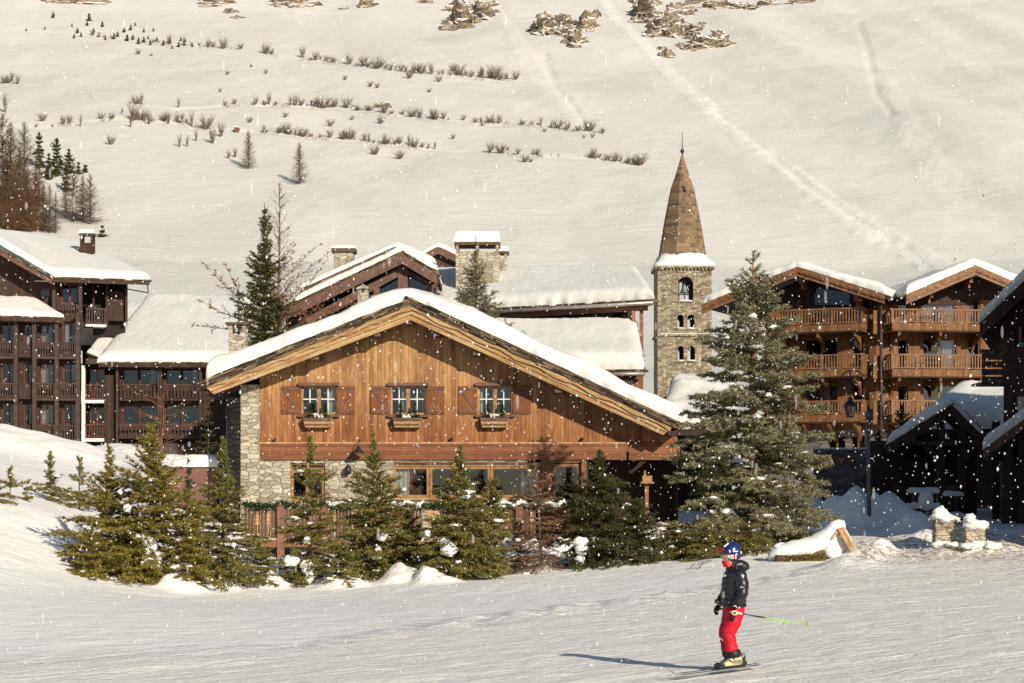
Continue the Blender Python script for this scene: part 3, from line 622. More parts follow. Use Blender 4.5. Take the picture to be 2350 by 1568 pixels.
# ground floor windows
def cwin(u0, u1, v0, v1, **k): return window(cw, CH, S_(u0), S_(u1), Z_(v1), Z_(v0), **k)
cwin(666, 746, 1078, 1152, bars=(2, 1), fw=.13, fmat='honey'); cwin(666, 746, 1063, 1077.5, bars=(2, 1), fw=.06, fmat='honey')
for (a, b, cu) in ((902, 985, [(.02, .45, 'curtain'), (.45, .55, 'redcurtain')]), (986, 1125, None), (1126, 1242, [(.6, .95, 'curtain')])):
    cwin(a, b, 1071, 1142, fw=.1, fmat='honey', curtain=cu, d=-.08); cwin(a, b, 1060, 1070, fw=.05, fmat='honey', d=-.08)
b = MB(); cw.box(b, 898, 1246, 1142.5, 1148, .10, -.04); b.build('window_sill', M['lightwood'], CH, bevel=.006)
for u0_, u1_ in ((1243, 1266), (1334, 1345)): b = MB(); cw.box(b, u0_, u1_, 1057, 1160, .12, -.1); b.build('door_post', M['rtimber'], CH, bevel=.01)
cwin(1268, 1332, 1064, 1165, bars=(1, 1), fw=.12, fmat='rtimber')
# figurine inside the window (reddish sculpture on the sill)
FG = thing('figurine', 'reddish brown carved animal figurine behind the ground floor window of the golden chalet', 'figurine', cwP(952, 1141, -.26))
b = MB(); c0 = cwP(955, 1127, -.26); b.blob(c0, (.2, .1, .13), 3, .15); b.blob(c0 + Vector((.14, 0, .14)), (.1, .08, .1), 5, .1); b.blob(c0 + Vector((.23, 0, .12)), (.06, .05, .05), 8, .1)
for dx in (-.14, -.04, .08, .16): b.tube([c0 + Vector((dx, -.02, 0)), c0 + Vector((dx * 1.2, -.02, -.25))], [.05, .035], 7)
b.build('body', M['redpost'], FG, smooth=True)
# upper windows with shutters, headers, boxes
rng = random.Random(4); WB = []
for i, (a, b_) in enumerate(wins):
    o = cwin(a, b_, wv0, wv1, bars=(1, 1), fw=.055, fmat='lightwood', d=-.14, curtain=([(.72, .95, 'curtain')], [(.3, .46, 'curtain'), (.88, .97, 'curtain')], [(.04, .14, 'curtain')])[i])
    mid = (a + b_) / 2; f = MB(); cw.box(f, mid - 4.5, mid + 4.5, wv0 + 2, wv1 - 2, -.08, -.2); f.build('mullion', M['honey'], o)
    f = MB()
    for (x0, x1) in ((a + 3, mid - 5), (mid + 5, b_ - 3)):
        xm = (x0 + x1) / 2; vm = 916; cw.box(f, xm - 1.1, xm + 1.1, wv0 + 3, wv1 - 3, -.11, -.15); cw.box(f, x0, x1, vm - 1.1, vm + 1.1, -.112, -.15)
    f.build('muntin', M['white'], o)
    h = MB(); cw.box(h, a - 8, b_ + 8, 879, 886.5, .16, 0.005); h.build('lintel', M['midbrown'], CH, bevel=.01)
    h = MB(); cw.box(h, a - 8, b_ + 8, 951.5, 958, .16, 0.005); h.build('sill', M['midbrown'], CH, bevel=.01)
    for sgn in (-1, 1):
        x0, x1 = (a - 46, a - 3) if sgn < 0 else (b_ + 3, b_ + 44)
        sh = MB(); cw.box(sh, x0, x1, 886.5, 950.5, .06, .012); so_ = sh.build('shutter', M['shutter'], CH, bevel=.006)
        br = MB(); cw.box(br, x0 + 1, x1 - 1, 889, 895, .085, .061); cw.box(br, x0 + 1, x1 - 1, 941, 947, .085, .061)
        p, q = (cwP(x0 + 5, 896, .073), cwP(x1 - 5, 940, .073)) if sgn < 0 else (cwP(x1 - 5, 896, .073), cwP(x0 + 5, 940, .073))
        br.bar(p, q, .022, .09, up=(0, 0, 1)) if False else br.bar(p, q, .022, .08, up=(1, 0, 1) if sgn < 0 else (-1, 0, 1))
        br.build('brace', M['midbrown'], so_)
    # window box
    x0, x1 = mid - 34.5, mid + 33
    bx = MB(); A = [cwP(x0, 960, .42), cwP(x1, 960, .42), cwP(x1 - 5, 982, .34), cwP(x0 + 5, 982, .34)]
    bx.prism([A[3], A[2], A[1], A[0]], Vector((0, .3, 0))); bo = bx.build('window_box', M['lightwood'], CH, bevel=.008)
    t = MB(); 
    for k in range(9):
        xa = x0 + 6 + k * (x1 - x0 - 12) / 9; xb = xa + (x1 - x0 - 12) / 9; t.prism([cwP(xa, 974, .395), cwP(xb, 974, .395), cwP((xa + xb) / 2, 978.5, .385)], Vector((0, -.02, 0)))
    cw.box(t, x0 + 2, x1 - 2, 960, 966.5, .445, .425); t.build('scalloped_trim', M['midbrown'], bo)
    t = MB()
    for k in range(14): t.blob(cwP(mid + rng.uniform(-12, 12), 956 + rng.uniform(-4, 4), .27 + rng.uniform(-.08, .08)), .05, k, .3, 2, 6, 4)
    t.build('flowers', M['clump'], bo)
    for du in (-17, 17):
        V0 = cwP(mid + du, 960, .34); segs = []; rq = random.Random(i * 9 + du)
        for q in range(130):
            z_ = rq.random() ** .8 * .52; a_ = rq.random() * 6.28; rr0 = .19 * (1 - z_ / .56); segs.append((0, 0, z_ * .95, rr0 * math.cos(a_), rr0 * math.sin(a_), z_ + .05))
        WB.append((bo, V0, segs))
# soffit purlin ends, lamps
for u, v in ((943, 745), (1095, 815), (1005, 772), (870, 772), (730, 825), (1280, 900)): b = MB(); cw.box(b, u - 8, u + 8, v - 5, v + 5, 1.2, 0.01); b.build('purlin', M['midbrown'], CH)
for u, v in ((632, 1010), (1195 * .427 + 526 + 0, 1008), (1336, 1008)):
    b = MB(); p = cwP(u, v, .15); b.blob(p, (.07, .09, .07), 2, .05); b.tube([p, p + Vector((0, .15, -.06))], .02, 6); b.build('spotlight', M['metal'], CH, smooth=True)
# gooseneck wall lamp
p = cwP(826, 1012, 0); b = MB(); b.tube([p + Vector((0, 0, -.1)), p + Vector((0, -.25, .05)), p + Vector((0, -.5, -.02)), p + Vector((-.02, -.55, -.2))], .018, 6); b.lathe([(.03, .18), (.07, .14), (.1, .05), (.24, -.08), (.25, -.1), (.22, -.1), (.0, -.03)], p + Vector((-.02, -.55, -.38)), 14)
b.build('wall_lamp', M['metal'], CH, smooth=True)
p = cwP(792 + 8, 1066, 0); b = MB(); b.tube([p, p + Vector((0, -.2, 0)), p + Vector((0, -.25, -.1))], .02, 6); b.lathe([(.02, .0), (.09, -.02), (.15, -.16), (.12, -.3), (.04, -.34)], p + Vector((0, -.27, -.05)), 10); b.build('wall_lantern', M['metal'], CH, smooth=True)
# roof: barge boards, deck, slates, snow
yd = Vector((0, 15.6, 0))
RT = [ce.P(470, 880), ce.P(943, 690), ce.P(1546, 972)]          # roof top line at the front edge
RB = [ce.P(490, 905), ce.P(943, 735), ce.P(1522, 999)]
rf = MB(); off = Vector((0, .12, 0))
for a, b_ in ((0, 1), (1, 2)):
    rf.prism([RT[a] + off + Vector((0, 0, -.16)), RT[b_] + off + Vector((0, 0, -.16)), RT[b_] + off + Vector((0, 0, -.50)), RT[a] + off + Vector((0, 0, -.44 if a == 0 else -.50))], yd)
roof = rf.build('roof', M['brown'], CH)
bb = MB()
def barge(q0, q1, f0, f1, y, th):  # band between fractions of the board height
    T = lambda k: RT[k] + Vector((0, 0, -.12)); P4 = [T(q0).lerp(RB[q0], f0), T(q1).lerp(RB[q1], f0), T(q1).lerp(RB[q1], f1), T(q0).lerp(RB[q0], f1)]
    bb.prism([p + Vector((0, y, 0)) for p in P4], Vector((0, th, 0)))
for q in ((0, 1), (1, 2)):
    barge(*q, 0, .36, -.03, .10); barge(*q, .37, .66, .0, .10); barge(*q, .67, 1.0, .05, .14)
bo = bb.build('barge_board', M['lightwood'], roof, bevel=.015)
# recolour with a board texture along the slope
def m_barge():
    m, nt, b = newmat('weathered_barge'); tc = N(nt, 'ShaderNodeTexCoord'); sp = N(nt, 'ShaderNodeSeparateXYZ'); nt.links.new(tc.outputs['Object'], sp.inputs[0])
    # distance across the slope: z + slope*|x - x0|
    x0 = ce.P(943, 700).x - CH.location.x; ax = math_(nt, 'SUBTRACT', sp.outputs[0], x0); lft = math_(nt, 'MULTIPLY', math_(nt, 'MINIMUM', ax, 0), -.372); rgt = math_(nt, 'MULTIPLY', math_(nt, 'MAXIMUM', ax, 0), .456)
    acr = math_(nt, 'ADD', sp.outputs[2], math_(nt, 'ADD', lft, rgt)); cb = N(nt, 'ShaderNodeCombineXYZ')
    nt.links.new(math_(nt, 'MULTIPLY', ax, .9), cb.inputs[0]); nt.links.new(math_(nt, 'MULTIPLY', acr, 9), cb.inputs[2]); nt.links.new(sp.outputs[1], cb.inputs[1])
    n1 = noise(nt, cb.outputs[0], 1.1, 6, .65, .5); n2 = noise(nt, cb.outputs[0], 5, 4, .6)
    c = ramp(nt, math_(nt, 'ADD', math_(nt, 'MULTIPLY', n1, .8), math_(nt, 'MULTIPLY', n2, .2)), [(.28, (.12, .055, .022)), (.42, (.30, .165, .07)), (.58, (.46, .305, .155)), (.8, (.56, .42, .26))])
    nt.links.new(c, b.inputs['Base Color']); b.inputs['Roughness'].default_value = .75; b.inputs['Specular IOR Level'].default_value = .15
    bump(nt, b, n1, .8, .05); return m
bo.data.materials[0] = m_barge()
lw = MB(); rngw = random.Random(5)      # wavy waney edge board on the upper band
for q0, q1 in ((0, 1), (1, 2)):
    a = (RT[q0] + Vector((0, 0, -.12))).lerp(RB[q0], .33); b_ = (RT[q1] + Vector((0, 0, -.12))).lerp(RB[q1], .33); n = 60; up = Vector((0, 0, 1)); pa = []; pb = []
    for i in range(n + 1):
        p = a.lerp(b_, i / n) + Vector((0, -.075, 0)); pa.append(p + up * .30); pb.append(p + up * (.05 * math.sin(i * .7) + .04 * mnoise.noise(Vector((i * .8, q0, 0))) - .03))
    for i in range(n): lw.prism([pb[i], pb[i + 1], pa[i + 1], pa[i]], Vector((0, .042, 0)))
lwo = lw.build('waney_board', bo.data.materials[0], roof)
sm = MB(); slates(sm, [RT[0] + Vector((-.05, 0, .02)), RT[1] + Vector((0, 0, .02)), RT[2] + Vector((.1, 0, .02))], Vector((0, -1, 0)), 120, .8, 3, .055, .62, -.03, 4, .17); sm.build('slates', M['slate'], roof)
sm = MB(); sm.prism([RT[0] + Vector((0, .05, -.02)), RT[1] + Vector((0, .05, -.02)), RT[1] + Vector((0, .05, -.14)), RT[0] + Vector((0, .05, -.14))], yd); sm.prism([RT[1] + Vector((0, .05, -.02)), RT[2] + Vector((0, .05, -.02)), RT[2] + Vector((0, .05, -.14)), RT[1] + Vector((0, .05, -.14))], yd); sm.build('roof_deck', M['blackish'], roof)
sf = [RT[0] + Vector((-.12, 0, .02)), RT[1] + Vector((0, 0, .02)), RT[2] + Vector((.55, 0, -.2))]
snow_sheet(profP([p + Vector((0, -.10, .10)) for p in sf], yd, .8), .62, root=roof, nu=130, nv=22, wu=.5, wv=.42, bulge=.03, seed=2, amp=.075, rag=.14)
# rain pipe
b = MB(); b.tube([cwP(507, 912, -1.8), cwP(507, 1140, -1.8)], .05, 8); b.build('drainpipe', M['polegrey'], CH, smooth=True)
# chimneys of the chalet
def chimney(root, c, wx, wy, h, hole=.35, cap=.12, mat='stone', capw=.12, snow=.0, gable=False, legs=4):
    """c = centre of base; open arcade under a slab"""
    x, y, z = c; b = MB(); b.box(x - wx, x + wx, y - wy, y + wy, z, z + h)
    for sx in (-1, 1):
        for sy in (-1, 1): b.box(*(sorted((x + sx * wx, x + sx * (wx - .16)))), *(sorted((y + sy * wy, y + sy * (wy - .14)))), z + h, z + h + hole)
    if legs > 4: b.box(x - .08, x + .08, y - wy, y - wy + .14, z + h, z + h + hole)
    ch = b.build('chimney', M[mat], root)
    t = MB()
    if gable: t.prism([(x - wx - capw, y - wy - capw, z + h + hole), (x + wx + capw, y - wy - capw, z + h + hole), (x, y - wy - capw, z + h + hole + wx * .9)], (0, 2 * (wy + capw), 0))
    else: t.box(x - wx - capw, x + wx + capw, y - wy - capw, y + wy + capw, z + h + hole, z + h + hole + cap)
    t.build('chimney_cap', M['slate'] if not gable else M[mat], ch)
    if snow:
        p = Vector((x - wx - capw, y - wy - capw, z + h + hole + cap)); q = lambda a, b_: p + Vector((a * 2 * (wx + capw), b_ * 2 * (wy + capw), 0))
        snow_sheet(q, snow, 'chimney_snow', ch, 8, 6, .22, .22, .03, seed=9, amp=.02, rag=.03)
    return ch
p = W(547, 812, 84); chimney(CH, (p.x, p.y, W(547, 850, 84).z), .36, .36, W(0, 770, 84).z - W(0, 850, 84).z, .42, .1, 'stone')
p = W(834, 700, 84); chimney(CH, (p.x, p.y, p.z - .6), .22, .25, .6 + (700 - 672) * 84 / F, .14, .05, 'stone', .1, gable=True)

# deck railing in front of the chalet
def deck():
    yr = 72.5; pr = PL(560, yr, 1500, yr); zr = lambda v: pr.z_(900, v); s = lambda u: pr.s_(u)[0]; zgd = zr(1262)
    D = thing('deck', 'wooden terrace deck with a cut-out board railing in front of the golden chalet', 'deck', pr.pt(s(1000), zgd))
    b = MB(); pr.sbox(b, s(556), s(1345), zr(1252), zr(1243), .05, -4.2); b.build('floor', M['rwood'], D)
    b = MB(); pr.sbox(b, s(556), s(1345), zr(1256), zr(1240), .1, .055); b.build('fascia', M['rtimber'], D)
    for u in (645, 745, 1192, 1345):
        b = MB(); pr.sbox(b, s(u - 8), s(u + 8), zgd - .8, zr(1158), .16, -.1); b.build('post', M['redpost'], D, bevel=.012)
    for (a, c) in ((560, 636), (654, 737), (754, 968), (990, 1184), (1200, 1230)):
        b = MB(); n = int((c - a) / 7.5); r = random.Random(a)
        for i in range(n):
            x = a + (c - a) * (i + .5) / n; h = zr(1168) + r.uniform(-.03, .03); hw = (c - a) / n / 59.7 * .5 * .8; x_ = s(x); pr.sbox(b, x_ - hw, x_ + hw, zr(1232), h, .0 + r.uniform(-.01, .01), -.03)
        pr.sbox(b, s(a), s(c), zr(1166), zr(1160), .06, -.08); pr.sbox(b, s(a), s(c), zr(1236), zr(1230), .04, -.06); b.build('railing_panel', M['deckwood'], D)
    # pale fir-tree cut-outs
    for u in (591, 616, 726 + 42, 810, 1065, 1110, 982, 1165 , 1220):
        b = MB(); x = s(u); zt_, zb_ = zr(1170), zr(1226); pts = []; n = 4; Hh = (zt_ - zb_) * .62
        for k in range(n): pts += [(.05 + .02 * k, zt_ - Hh * (k + .85) / n), (.02, zt_ - Hh * (k + .85) / n - .01)]
        poly = [(0, zt_)] + pts + [(.012, zb_), (-.012, zb_)] + [(-a_, z) for a_, z in pts[::-1]]
        b.prism([pr.pt(x + a_, z, .035) for a_, z in poly][::-1], Vector((0, .02, 0))); b.build('fir_tree_motif', M['lightwood'], D)
    for (a, c) in ((1098 - 12, 1098 + 40), (980, 1010)):
        b = MB(); pr.sbox(b, s(a), s(c), zr(1190), zr(1172), .3, .08); b.build('planter_box', M['lightwood'], D, bevel=.01)
    # garland resting along the rail
    G = MB(); r = random.Random(8); x = 556; Vv = []; Ff = []
    for i in range(5200):
        u = r.uniform(556, 1345); sag = 5 * abs(math.sin((u - 556) / 92 * math.pi)); c = pr.P(u, 1157 + sag + r.gauss(0, 4.4), .06 + r.gauss(0, .09))
        d = Vector((r.gauss(0, 1), r.gauss(0, 1), r.gauss(0, 1))).normalized(); e = d.cross(Vector((r.gauss(0, 1), r.gauss(0, 1), 1))).normalized(); G.add([c - e * .03, c + e * .03, c + d * .11], [(0, 1, 2)])
    g = G.build('garland', M['ivy']); tag(g, 'dark green fir garland draped along the deck railing of the golden chalet', 'garland')
    SN = thing('railing_snow', 'loose ridge of snow lying on the garland along the deck railing', 'snow', pr.pt(s(900), zr(1150))); G = MB()
    for (a, c) in ((756, 860), (905, 975), (1130, 1215), (1228, 1300), (690, 706)):
        k = int((c - a) / 6)
        for i in range(k): u = a + (c - a) * i / k; G.blob(pr.P(u, 1156 + 4 * math.sin(i), .06), (.12, .14, .06 + .05 * r.random()), i, .4, 1.5, 8, 5)
    G.build('snow_ridge', M['clump'], SN, smooth=True)
deck()

# ------------------------------------------------------------------ LODGE BEHIND THE CHALET
Yl = 104.0
LG = thing('timber_lodge', 'big timber lodge behind the golden chalet with glazed gable and wide stone chimney', 'lodge', W(1200, 1100, Yl))
la = lambda u, v, Y=Yl: W(u, v, Y)
# lower long roof and upper long roof (planes facing the camera)
def slope(root, q, thick, mat='brown', th=.25, eave='slate', seed=0, n=50, nu=40, nv=16, rag=.08, amp=.06, wv=.4, name='roof', gut=None, wu=.4, bulge=.1):
    """q: 4 points p00,p10 (eave left,right) p11,p01 (top)"""
    b = MB(); b.prism([p + Vector((0, 0, -.03)) for p in q], Vector((0, 0, -th))); r = b.build(name, M[mat], root)
    ev = (q[1] - q[0]); en = Vector((ev.y, -ev.x, 0)).normalized(); s = MB(); slates(s, [q[0], q[1]], en, n, .5, seed + 5, .05, .45, -.02, 2); s.build('slates', M[eave], r)
    s = MB(); sd = (q[1] - q[0]).normalized(); slates(s, [q[1], q[2]], sd, max(6, n // 3), .4, seed + 7, .05, .4, -.02, 2); slates(s, [q[0], q[3]], -sd, max(6, n // 3), .4, seed + 8, .05, .4, -.02, 2); s.build('slates', M[eave], r)
    snow_sheet(quadP(*q), thick, 'snow_cover', r, nu, nv, wu, wv, bulge, seed, amp, rag); return r
# upper roof: eave (1000,722,?)..(1496,688)
q = [W(1000, 716, 105.8), W(1497, 689, 100), W(1462, 634, 108), W(985, 636, 113)]
up = slope(LG, q, .65, seed=11, n=90, nu=90, wu=.5, bulge=.1, amp=.02)
g = MB(); g.tube([W(1000, 724, 105.7), W(1500, 695, 99.7)], .11, 8); g.build('gutter', M['gutter'], up, smooth=True)
b = MB(); b.bar(W(1010, 732, 106), W(1486, 706, 100.3), .12, .30); b.build('fascia_beam', M['redpost'], LG)
wl_ = PL(1000, 107, 1440, 102.2); b = MB(); wl_.box(b, 1000, 1437, 712, 900, 0, -.2); b.build('wall', M['brown'], LG)
b = MB(); wl_.box(b, 1040, 1140, 716, 760, .03, .003); wl_.box(b, 1200, 1260, 716, 760, .03, .003); wl_.box(b, 1360, 1408, 716, 760, .03, .003); b.build('wall_panel', M['darkstone'], LG)
b = MB(); wr = W(1437, 900, 102.2); b.poly([W(1437, 900, 102.2), W(1437, 712, 102.2), W(1450, 712, 111), W(1450, 900, 111)]); b.build('side_wall', M['brown'], LG)
for u in (1454, 1472):
    b = MB(); p = W(u, 700, 100.6); p2 = W(u, 1000, 100.6); b.bar(p2, p, .18, .18, up=(0, 1, 0)); b.build('post', M['redpost'], LG)
q = [W(1120, 852, 96.5), W(1478, 850, 95), W(1462, 758, 101), W(1100, 758, 103)]
lo = slope(LG, q, .75, seed=17, n=60, nu=60, wu=.6, bulge=.1, name='lower_roof', amp=.02)
g = MB(); g.tube([W(1350, 860, 95.3), W(1480, 858, 94.7)], .10, 8); g.build('gutter', M['gutter'], lo, smooth=True)
b = MB(); pw = PL(1100, 97.6, 1474, 96.2); pw.box(b, 1100, 1474, 862, 1100, 0, -.2); b.build('lower_wall', M['redpost'], LG)
b = MB(); pw.box(b, 1380, 1452, 874, 890, .02, .003); b.build('wall_panel', M['white'], LG)
# glazed gable
Yg = 100.0; gp = PL(650, Yg, 1010, Yg)
RG = [gp.P(640, 712), gp.P(923, 577), gp.P(1004, 625)]
b = MB(); b.poly([gp.P(648, 900, -1.5), gp.P(1000, 900, -1.5), gp.P(1000, 632, -1.5), gp.P(923, 590, -1.5), gp.P(648, 718, -1.5)]); b.build('gable_wall', M['brownp'], LG)
b = MB()
for q0, q1 in ((0, 1), (1, 2)): b.prism([RG[q0], RG[q1], RG[q1] + Vector((0, 0, -.62)), RG[q0] + Vector((0, 0, -.62))], Vector((0, .18, 0)))
b.build('barge_board', M['midbrown'], LG)
b = MB()
for q0, q1 in ((0, 1), (1, 2)): b.prism([RG[q0] + Vector((0, .2, 0)), RG[q1] + Vector((0, .2, 0)), RG[q1] + Vector((0, .2, -.3)), RG[q0] + Vector((0, .2, -.3))], Vector((0, 6.5, 0)))
gr = b.build('gable_roof', M['brown'], LG)
s = MB(); slates(s, RG, Vector((0, -1, 0)), 90, .5, 21, .05, .45, 0, 2); s.build('slates', M['slate'], gr)
snow_sheet(profP([p + Vector((0, 0, .03)) for p in RG], Vector((0, 6.5, 0)), .3), .34, 'snow_cover', gr, 70, 10, .3, .3, .05, 22, .04, .06)
# glazing under the gable: timbers + glass
gm = MB(); dg = -.9
def gbar(u0, v0, u1, v1, w_=.28): gm.bar(gp.P(u0, v0, dg), gp.P(u1, v1, dg), w_, w_, up=(0, 1, 0))
gbar(758, 706, 915, 619, .4); gbar(930, 619, 1000, 655, .2); gbar(923, 600, 923, 680, .5); gbar(862, 650, 862, 700, .3); gbar(985, 645, 985, 690, .3); gbar(700, 735, 780, 692, .35); gbar(818, 640, 826, 690, .3)
gm.build('gable_timber', M['midbrown'], LG)
gl = MB(); gl.poly([gp.P(690, 760, -1.2), gp.P(1000, 760, -1.2), gp.P(1000, 640, -1.2), gp.P(923, 598, -1.2), gp.P(740, 690, -1.2)]); go = gl.build('glazing', M['glassb'], LG)
# second gable behind (higher barge line)
Y2 = 106.5; g2 = PL(650, Y2, 1010, Y2); R2 = [g2.P(690, 664), g2.P(913, 564), g2.P(1000, 606)]
b = MB(); b.prism([R2[0], R2[1], R2[1] + Vector((0, 0, -.45)), R2[0] + Vector((0, 0, -.45))], Vector((0, .2, 0))); b.prism([R2[1], R2[2], R2[2] + Vector((0, 0, -.45)), R2[1] + Vector((0, 0, -.45))], Vector((0, .2, 0))); b.build('barge_board', M['slate'], LG)
snow_sheet(profP([p + Vector((0, 0, .02)) for p in R2], Vector((0, 6, 0)), .3), .3, 'snow_cover', LG, 50, 8, .3, .3, .05, 31, .04, .05)
b = MB(); b.poly([g2.P(690, 800, -.5), g2.P(1000, 800, -.5), g2.P(1000, 610, -.5), g2.P(913, 570, -.5), g2.P(690, 670, -.5)]); b.build('gable_wall', M['brown'], LG)
Y3 = 112; g3 = PL(960, Y3, 1060, Y3); R3 = [g3.P(968, 586), g3.P(1005, 566), g3.P(1052, 588)]
b = MB(); b.prism([R3[0], R3[1], R3[1] + Vector((0, 0, -.4)), R3[0] + Vector((0, 0, -.4))], Vector((0, .2, 0))); b.prism([R3[1], R3[2], R3[2] + Vector((0, 0, -.4)), R3[1] + Vector((0, 0, -.4))], Vector((0, .2, 0)))
b.build('barge_board', M['midbrown'], LG); b = MB(); b.poly([g3.P(968, 640, -.4), g3.P(1052, 640, -.4), g3.P(1052, 588, -.4), g3.P(1005, 566, -.4), g3.P(968, 586, -.4)]); b.build('gable_wall', M['brownp'], LG)
snow_sheet(profP([p + Vector((0, 0, .02)) for p in R3], Vector((0, 4, 0)), .2), .28, 'snow_cover', LG, 24, 8, .25, .25, .05, 33, .03, .04)
# chimneys
k = 108 / F; p = W(1096, 626, 108); ch = chimney(LG, (p.x, p.y, p.z - 1.5), 49 * k, .8, 1.5 + 44 * k, .36, .16, 'stone', .08, .62, legs=5)
k = 110 / F; p = W(1153, 626, 110); chimney(LG, (p.x, p.y, p.z - 1), 11 * k, .45, 1 + 30 * k, .28, .12, 'stone', .1, .35)
k = 104 / F; p = W(790, 612, 108); chimney(LG, (p.x, p.y, p.z - 2.5), 23 * k, .5, 2.5 + 31 * k, 0.02, .2, 'stone', .12, .2)
# ------------------------------------------------------------------ RIGHT CHALET (orange brown, three balcony storeys)
Yr = 118.0
RC = thing('balcony_chalet', 'orange brown timber apartment chalet with two gables and three storeys of carved balconies', 'apartment chalet', W(2010, 1150, Yr))
pR = PL(2012, Yr, 2310, Yr + 1.0); pLft = PL(1640, Yr + 4.2, 2012, Yr)
zgr = gz(W(2000, 1100, Yr).x, Yr) - .5
def block(pl, u0, u1, vtop, bays, floors, side):
    z0 = zgr; b = MB(); holes = []; specs = []
    a, c = pl.s_(u0)[0], pl.s_(u1)[0]
    for (b0, b1, kind) in bays:
        for k, (vt, vb) in enumerate(floors):
            s0, s1 = pl.s_(b0)[0], pl.s_(b1)[0]; um = (u0 + u1) / 2; zt_, zb_ = pl.z_(um, vt), pl.z_(um, vb); holes.append((s0, s1, zb_, zt_)); specs.append((s0, s1, zb_, zt_, kind, k))
    zt = pl.z_((u0 + u1) / 2, vtop); zs = pl.z_((u0 + u1) / 2, 985)
    pl.wall(b, a, c, zs, zt, holes, .3); b.build('wall', M['rwood'], RC)
    b = MB(); pl.wall(b, a, c, z0, zs, [(pl.s_(x)[0], pl.s_(y)[0], pl.z_(x, 1120), pl.z_(x, 1000)) for x, y in ([(1900, 1940), (1952, 1985)] if side == 'L' else [(2040, 2110), (2150, 2230)])], .4); b.build('stone_base', M['darkstone'], RC)
    for x, y in ([(1900, 1940), (1952, 1985)] if side == 'L' else [(2040, 2110), (2150, 2230)]): window(pl, RC, pl.s_(x)[0], pl.s_(y)[0], pl.z_(x, 1120), pl.z_(x, 1000), -.2, (2, 1), .08, 'rtimber', glass='glassb')
    for (s0, s1, zb_, zt_, kind, k) in specs:
        cu = None
        if kind == 'C': cu = [(.02, .36, 'curtain'), (.56, .95, 'curtain')] if k == 0 else ([(.62, .92, 'curtain')] if k == 1 else [(.8, .97, 'curtain')])
        if kind == 'D' and k == 0: cu = [(.1, .8, 'curtain')]
        if kind == 'E': cu = [(.45, .75, 'curtain')] if k != 1 else None
        window(pl, RC, s0, s1, zb_, zt_, -.15, (2 if s1 - s0 > 1.3 else 1, 1), .08, 'rtimber', cu, glass='glassb')
floors = [(676, 742), (778, 846), (884, 950)]
block(pR, 2012, 2250, 700, [(2060, 2084, 'A'), (2118, 2195, 'C'), (2222, 2247, 'D')], [(686, 742), (778, 846), (884, 950)], 'R')
block(pLft, 1760, 2012, 712, [(1846, 1922, 'E'), (1955, 1982, 'A')], [(692, 742), (778, 846), (884, 950)], 'L')
# gable triangles
b = MB(); b.poly([pR.P(2012, 700), pR.P(2300, 700), pR.P(2300, 664), pR.P(2208, 626), pR.P(2053, 686), pR.P(2012, 696)]); b.poly([pLft.P(1700, 712), pLft.P(2012, 700), pLft.P(2040, 690), pLft.P(1856, 632), pLft.P(1733, 690)]); b.build('gable', M['brown'], RC)
for (a_, c_) in ((1870, 1950), (1972, 2000)):
    b = MB(); b.poly([pLft.P(a_, 700, .02), pLft.P(c_, 700, .02), pLft.P(c_, 672, .02), pLft.P(a_, 660, .02)]); b.build('window', M['glassb'], RC)
# right wing
pw = PL(2250, Yr + .4, 2420, Yr + 1.2); b = MB(); a, c = pw.s_(2250)[0], pw.s_(2420)[0]
pw.wall(b, a, c, zgr, pw.z_(2300, 690), [(pw.s_(2289)[0], pw.s_(2297)[0], pw.z_(2290, 800), pw.z_(2290, 775))], .2); b.build('wall', M['rwood'], RC)
b = MB(); pw.box(b, 2250, 2420, 748, 752, .06, .003); pw.box(b, 2287, 2299, 771, 804, -.1, -.12); b.build('trim', M['rtimber'], RC)
b = MB(); p = pLft.P(1790, 700); b.poly([Vector((p.x, p.y, zgr)), Vector((p.x, p.y, p.z)), Vector((p.x + .5, Yr + 14, p.z)), Vector((p.x + .5, Yr + 14, zgr))]); b.build('side_wall', M['rwood'], RC)
# roofs: two gables meeting in a valley
def gable_roof(pl, pts, d, depth, root, bh=.55, seed=0, sn=.5, bmat='rtimber'):
    R = [pl.P(u, v, d) for u, v in pts]; dv = Vector((-pl.n.x, -pl.n.y, 0)) * depth; n3 = Vector((pl.n.x, pl.n.y, 0)); b = MB()
    for a, c in zip(R, R[1:]): b.prism([a, c, c - Vector((0, 0, .22)), a - Vector((0, 0, .22))], dv)
    r = b.build('roof', M['brown'], root); b = MB()
    for a, c in zip(R, R[1:]):
        b.prism([p + n3 * .02 for p in (a, c, c - Vector((0, 0, bh * .62)), a - Vector((0, 0, bh * .62)))], n3 * .12); b.prism([p for p in (a - Vector((0, 0, bh * .62)), c - Vector((0, 0, bh * .62)), c - Vector((0, 0, bh)), a - Vector((0, 0, bh)))], n3 * .07)
    b.build('barge_board', M[bmat], r)
    b = MB()
    for a, c in zip(R, R[1:]):
        n = int((c - a).length / .45)
        for i in range(n): 
            p, q = a.lerp(c, i / n), a.lerp(c, (i + 1) / n); m_ = p.lerp(q, .5); b.prism([x + n3 * .145 - Vector((0, 0, o_)) for x, o_ in ((p, .22), (q, .22), (m_, .34))], n3 * .03)
    b.build('scalloped_trim', M[bmat], r)
    s = MB(); slates(s, R, n3, int(sum((c - a).length for a, c in zip(R, R[1:])) / .22), .5, seed + 3, .05, .4, 0, 2); s.build('slates', M['slate'], r)
    snow_sheet(profP([p + Vector((0, 0, .02)) for p in R], dv, .35), sn, 'snow_cover', r, 70, 14, .35, .3, .06, seed, .05, .07); return r
gable_roof(pR, [(2051, 686), (2208, 620), (2312, 664)], 2.2, 13, RC, seed=41)
